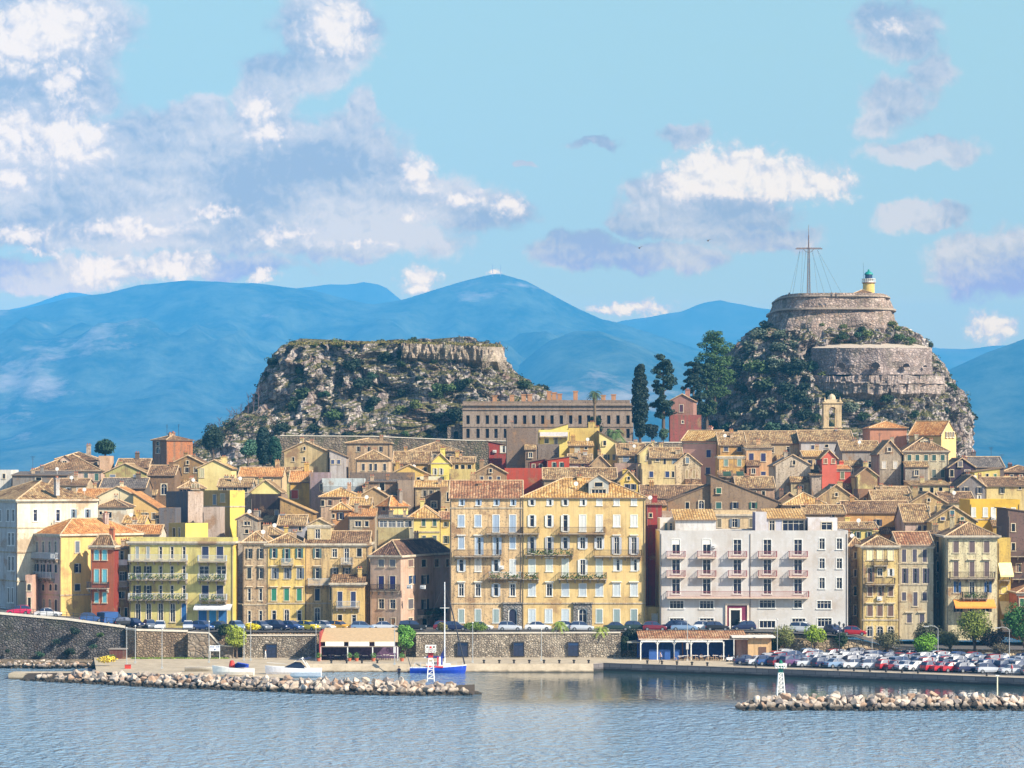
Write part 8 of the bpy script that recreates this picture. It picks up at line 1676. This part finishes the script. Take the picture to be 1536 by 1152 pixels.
def car(kind, colr, px, py, heading, label, group, z=None, Y=None):
    if kind not in PROTO: PROTO[kind] = make_car(kind); o = PROTO[kind]
    else: o = copy_tree(PROTO[kind])
    if Y is None: Y = yon(py, z if z is not None else 1.26)
    if z is None: z = 1.26
    o.location = (wx(px, Y), Y, z); o.rotation_euler = (0, 0, R(heading))
    for ch in o.children:
        if ch.name.startswith('body'): ch.material_slots[0].link = 'OBJECT'; ch.material_slots[0].material = PAINTS[colr]
    return tag(o, label, 'van' if kind == 'van' else 'car', group)
ST = [(28, 'hatch', 'pink red', 180, 'half hidden at the far left of the upper street'), (72, 'sedan', 'white', 0, 'in front of the arched window house'), (137, 'hatch', 'bright blue', 10, 'at the foot of the outside stair'), (167, 'van', 'bright blue', 52, 'parked below the brick red house'), (189, 'hatch', 'black', 20, 'peeping out right of the blue van'),
      (201, 'hatch', 'navy blue', -40, 'left of the lime yellow block arches'), (225, 'hatch', 'grey', -70, 'under the blue shop sign'), (240, 'hatch', 'white', -88, 'facing the sea below the second arch'), (282, 'hatch', 'silver', -85, 'beside the blue arched door'), (305, 'hatch', 'bright blue', -30, 'in front of the blue shop'), (330, 'sedan', 'dark green', -30, 'right in front of the blue shop'), (356, 'hatch', 'pale blue', -60, 'by the dark alley'),
      (392, 'hatch', 'grey', -45, 'below the beige tower house'), (416, 'suv', 'navy blue', -30, 'between the grey hatchback and the golden house'), (438, 'hatch', 'bright blue', -35, 'below the emerald shutters'), (463, 'hatch', 'yellow', -35, 'the lemon one below the golden house'), (487, 'hatch', 'silver', -35, 'between the two yellow cars'), (509, 'hatch', 'amber', -30, 'below the pedimented attic tower'),
      (544, 'hatch', 'pale blue', 0, 'right of the amber car'), (577, 'sedan', 'silver', 0, 'below the rosy corner house'), (619, 'suv', 'black', 0, 'behind the bright green quay tree'), (668, 'hatch', 'maroon', 0, 'behind the bush by the sailboat mast'), (683, 'hatch', 'navy blue', 0, 'left of the salmon palace'), (720, 'sedan', 'white', 0, 'behind the green wall bush'),
      (765, 'hatch', 'silver', 0, 'at the dark arched palace door'), (807, 'sedan', 'white', 0, 'left of the large yucca'), (873, 'hatch', 'silver', 0, 'at the grey stone portal'), (850, 'hatch', 'white', 0, 'hidden behind the large yucca'), (925, 'sedan', 'dark green', 0, 'right of the low yucca'), (954, 'hatch', 'dark green', 0, 'before the yellow gatehouse'), (982, 'hatch', 'maroon', 0, 'left of the white hotel'),
      (1010, 'suv', 'navy blue', 160, 'at the left corner of the hotel'), (1026, 'sedan', 'pale blue', 0, 'below the left hotel windows'), (1058, 'hatch', 'white', 0, 'second from the hotel portal'), (1076, 'hatch', 'black', 0, 'left of the hotel portal'), (1116, 'hatch', 'navy blue', 180, 'right of the hotel portal')]
def sz(px): return streetz(px) + .01
for i, (px, k, c, h, lb) in enumerate(ST):
    Y = 482.2 + (i % 2) * 1.3 if abs(h) < 20 or h == 180 else 483.5
    car(k, c, px, 0, h, '%s %s %s' % (c, {'hatch': 'hatchback', 'sedan': 'saloon', 'van': 'van', 'suv': 'jeep'}[k], lb), 'cars along the upper street', sz(px), Y)
for px, k, c, h, lb in ((1206, 'suv', 'white', -20, 'white jeep behind the olive green tree'), (1251, 'hatch', 'navy blue', -60, 'navy hatchback on the ramp right of the young tree'), (1282, 'hatch', 'red', -10, 'red hatchback on the ramp below the arcade')): car(k, c, px, 0, h, lb, 'cars along the upper street', sz(px), 483)
# car park: rows from the quay edge back
cr = random.Random(21)
kn = {'hatch': 'hatchback', 'sedan': 'saloon', 'van': 'van', 'suv': 'jeep'}
ordn = ['first', 'second', 'third', 'fourth', 'fifth', 'sixth', 'seventh', 'eighth', 'ninth', 'tenth', 'eleventh', 'twelfth', 'thirteenth', 'fourteenth', 'fifteenth', 'sixteenth', 'seventeenth', 'eighteenth', 'nineteenth', 'twentieth', 'twenty-first', 'twenty-second', 'twenty-third', 'twenty-fourth', 'twenty-fifth', 'twenty-sixth']
FRONT = [(1121, 'sedan', 'navy blue', 6), (1140, 'sedan', 'silver', 14), (1153, 'hatch', 'bright blue', 6), (1170, 'hatch', 'maroon', 30), (1190, 'suv', 'purple', 30), (1214, 'sedan', 'silver', 8), (1236, 'hatch', 'navy blue', 25), (1256, 'sedan', 'pale blue', 25), (1284, 'sedan', 'white', 6), (1310, 'hatch', 'silver', 6), (1333, 'hatch', 'red', 20), (1346, 'sedan', 'maroon', 25), (1362, 'sedan', 'silver', 25), (1378, 'sedan', 'white', 20), (1400, 'hatch', 'red', 25), (1415, 'sedan', 'red', 25), (1431, 'sedan', 'red', 15), (1452, 'hatch', 'navy blue', 15), (1484, 'hatch', 'silver', 4), (1521, 'sedan', 'silver', 6), (1552, 'hatch', 'grey', 6)]
pool = ['white', 'silver', 'silver', 'silver', 'white', 'navy blue', 'pale blue', 'grey', 'red', 'maroon', 'white', 'bright blue', 'champagne', 'silver', 'pale blue', 'black', 'red', 'grey', 'navy blue']
for i, (px, k, c, h) in enumerate(FRONT):
    Y = quayY(px) + 7.2 + (1.2 if px < 1130 else 0); car(k, c, px, 0, h + 3, '%s %s, %s from the left in the front row of the car park' % (c, kn[k], ordn[i]), 'cars in the car park', 1.26, Y)
for row, (x0, x1, step, dY, nm) in enumerate(((1158, 1560, 21.5, 13.5, 'second'), (1170, 1560, 20.5, 19.5, 'third'), (1185, 1560, 20, 26, 'fourth'), (1290, 1560, 21, 33, 'back'))):
    px = x0; i = 0
    while px < x1:
        Y = quayY(px) + dY
        if Y < 476.5:
            k = cr.choice(('hatch', 'hatch', 'sedan', 'suv')); c = cr.choice(pool); car(k, c, px + cr.uniform(-2, 2), 0, cr.choice((25, 30, 20, 205)) + cr.uniform(-6, 6), '%s %s, %s from the left in the %s row of the car park' % (c, kn[k], ordn[i], nm), 'cars in the car park', 1.26, Y); i += 1
        px += step * cr.choice((1, 1, 1, 1.1))
# scooters at the taverna
def scooter(px, Y, label):
    o = empty('scooter', (wx(px, Y), Y, 1.256), R(20), label, 'scooter')
    for x in (-.6, .6):
        w = MB(); w.lathe([(.08, -.05), (.24, -.05), (.25, 0), (.24, .05), (.08, .05)], n=12); w.v = [(v[0] + x, v[2], v[1] + .25) for v in w.v]; w.build('wheel', plain(26, 26, 28), o)
    m = MB(); m.box(-.75, -.1, -.16, .16, .35, .72); m.box(-.12, .35, -.15, .15, .28, .36); m.add([(.32, -.17, .3), (.52, -.17, .95), (.52, .17, .95), (.32, .17, .3)]); m.add([(.37, .17, .3), (.37, -.17, .3), (.57, -.17, .95), (.57, .17, .95)]); m.build('body', plain(214, 214, 216, .3), o)
    MB().box(-.7, -.05, -.15, .15, .722, .8).build('seat', plain(30, 30, 32), o); MB().tube((.5, -.3, 1.02), (.5, .3, 1.02), .03, .03, 5).tube((.6, 0, .3), (.5, 0, 1.02), .04, .04, 5).build('handlebar', IRON, o)
scooter(1096, 465.5, 'white scooter parked right of the blue taverna'); scooter(1102, 466.5, 'grey scooter behind the white one by the taverna')

# ---------------------------------------------------------------- people
def person(px, Y, z, h, label, shirt, trousers, face=0.0, stride=.25, skin=(196, 150, 120)):
    o = empty('person', (wx(px, Y), Y, z), face, label, 'person'); k = h / 1.75
    P = {'pelvis': (0, 0, .95), 'waist': (0, 0, 1.08), 'chest': (.02, 0, 1.32), 'neck': (.03, 0, 1.48), 'head0': (.05, 0, 1.56), 'head1': (.06, 0, 1.68)}
    V = []; E = []; Rr = []
    def add(p, r, par=None):
        V.append((p[0] * k, p[1] * k, p[2] * k)); Rr.append(r * k)
        if par is not None: E.append((par, len(V) - 1))
        return len(V) - 1
    pe = add((0, 0, .95), .14); wa = add((0, 0, 1.1), .13, pe); ch = add((.02, 0, 1.34), .155, wa); ne = add((.03, 0, 1.48), .055, ch); h0 = add((.05, 0, 1.57), .085, ne); h1 = add((.05, 0, 1.68), .095, h0); add((.05, 0, 1.745), .06, h1); add((.155, 0, 1.62), .02, h0)
    for sg in (-1, 1):
        hip = add((0, sg * .1, .88), .1, pe); kn_ = add((sg * stride * .55 + .04, sg * .1, .5), .065, hip); an = add((sg * stride - .03, sg * .1, .09), .042, kn_); add((sg * stride + .15, sg * .11, .04), .035, an)
        sh = add((.02, sg * .2, 1.4), .06, ch); el = add((-sg * stride * .3, sg * .26, 1.13), .042, sh); wr = add((-sg * stride * .6 + .1, sg * .25, .9), .03, el); hd = add((-sg * stride * .6 + .13, sg * .25, .83), .028, wr)
        for f in range(4): a = add((-sg * stride * .6 + .15 + .012 * f, sg * (.225 + .016 * f), .77), .009, hd); add((-sg * stride * .6 + .155 + .012 * f, sg * (.225 + .016 * f), .735 + .006 * abs(f - 1.5)), .008, a)
        a = add((-sg * stride * .6 + .17, sg * .215, .81), .01, hd); add((-sg * stride * .6 + .19, sg * .205, .785), .008, a)
    me = bpy.data.meshes.new('body'); me.from_pydata(V, E, []); b = bpy.data.objects.new('body', me); link(b, o); sm = b.modifiers.new('skin', 'SKIN'); me.skin_vertices[0].data[0].use_root = True
    for i, r in enumerate(Rr): me.skin_vertices[0].data[i].radius = (r, r)
    su = b.modifiers.new('sub', 'SUBSURF'); su.levels = 1; su.render_levels = 2; sm.use_smooth_shade = True
    m, g, bs = newmat('skin_and_clothes'); tc = g.n('ShaderNodeTexCoord').outputs['Object']; sp = g.n('ShaderNodeSeparateXYZ'); g.L.new(tc, sp.inputs[0]); Zc = g.math('DIVIDE', sp.outputs[2], k)
    a = g.mix(g.math('GREATER_THAN', Zc, 1.0), srgb(*trousers), srgb(*shirt)); a = g.mix(g.math('GREATER_THAN', Zc, 1.49), a, srgb(*skin)); a = g.mix(g.math('LESS_THAN', Zc, .09), a, srgb(40, 34, 32))
    g.put(bs.inputs['Base Color'], a); bs.inputs['Roughness'].default_value = .8; me.materials.append(m)
    hr = MB(); hr.lathe([(.1, 0), (.115, .05), (.09, .11), (.03, .14)], (0, 0, 0), 12); hr.v = [((v[0] + .035) * k, v[1] * k, (v[2] + 1.66) * k) for v in hr.v]; hr.build('hair', plain(50, 40, 36), o, True)
    return o
person(991, quayY(991) + 3.0, 1.26, 1.78, 'person in a pale pink shirt and dark trousers walking along the quay', (226, 196, 190), (44, 46, 60), R(200), .28)
person(598.5, 418.5, 1.85, 1.75, 'person in dark clothes standing on the rocks of the left breakwater', (44, 48, 76), (40, 44, 60), R(-90), .06)
person(1381, 463, 1.26, 1.7, 'person in a red top among the cars of the car park', (200, 40, 50), (50, 50, 60), R(-60), .15)
person(1518, quayY(1518) + 5, 1.26, 1.7, 'person in a bright red jacket near the right edge of the quay', (220, 40, 50), (60, 60, 70), R(180), .2)
person(398, 470, 1.26, 1.7, 'person in white standing left of the door in the rubble wall', (226, 224, 220), (200, 196, 190), R(0), .15)
person(1266, 481.5, streetz(1266), 1.7, 'person on the upper ramp beside the red hatchback', (70, 60, 70), (40, 40, 50), R(180), .2)
for i, px in enumerate((1247, 1254)):
    person(px, 803, wz(448, 803), 1.7, ('distant figure standing on the citadel parapet', 'second distant figure sitting lower on the citadel parapet')[i], (60, 60, 66), (50, 50, 56), R(90), .1)
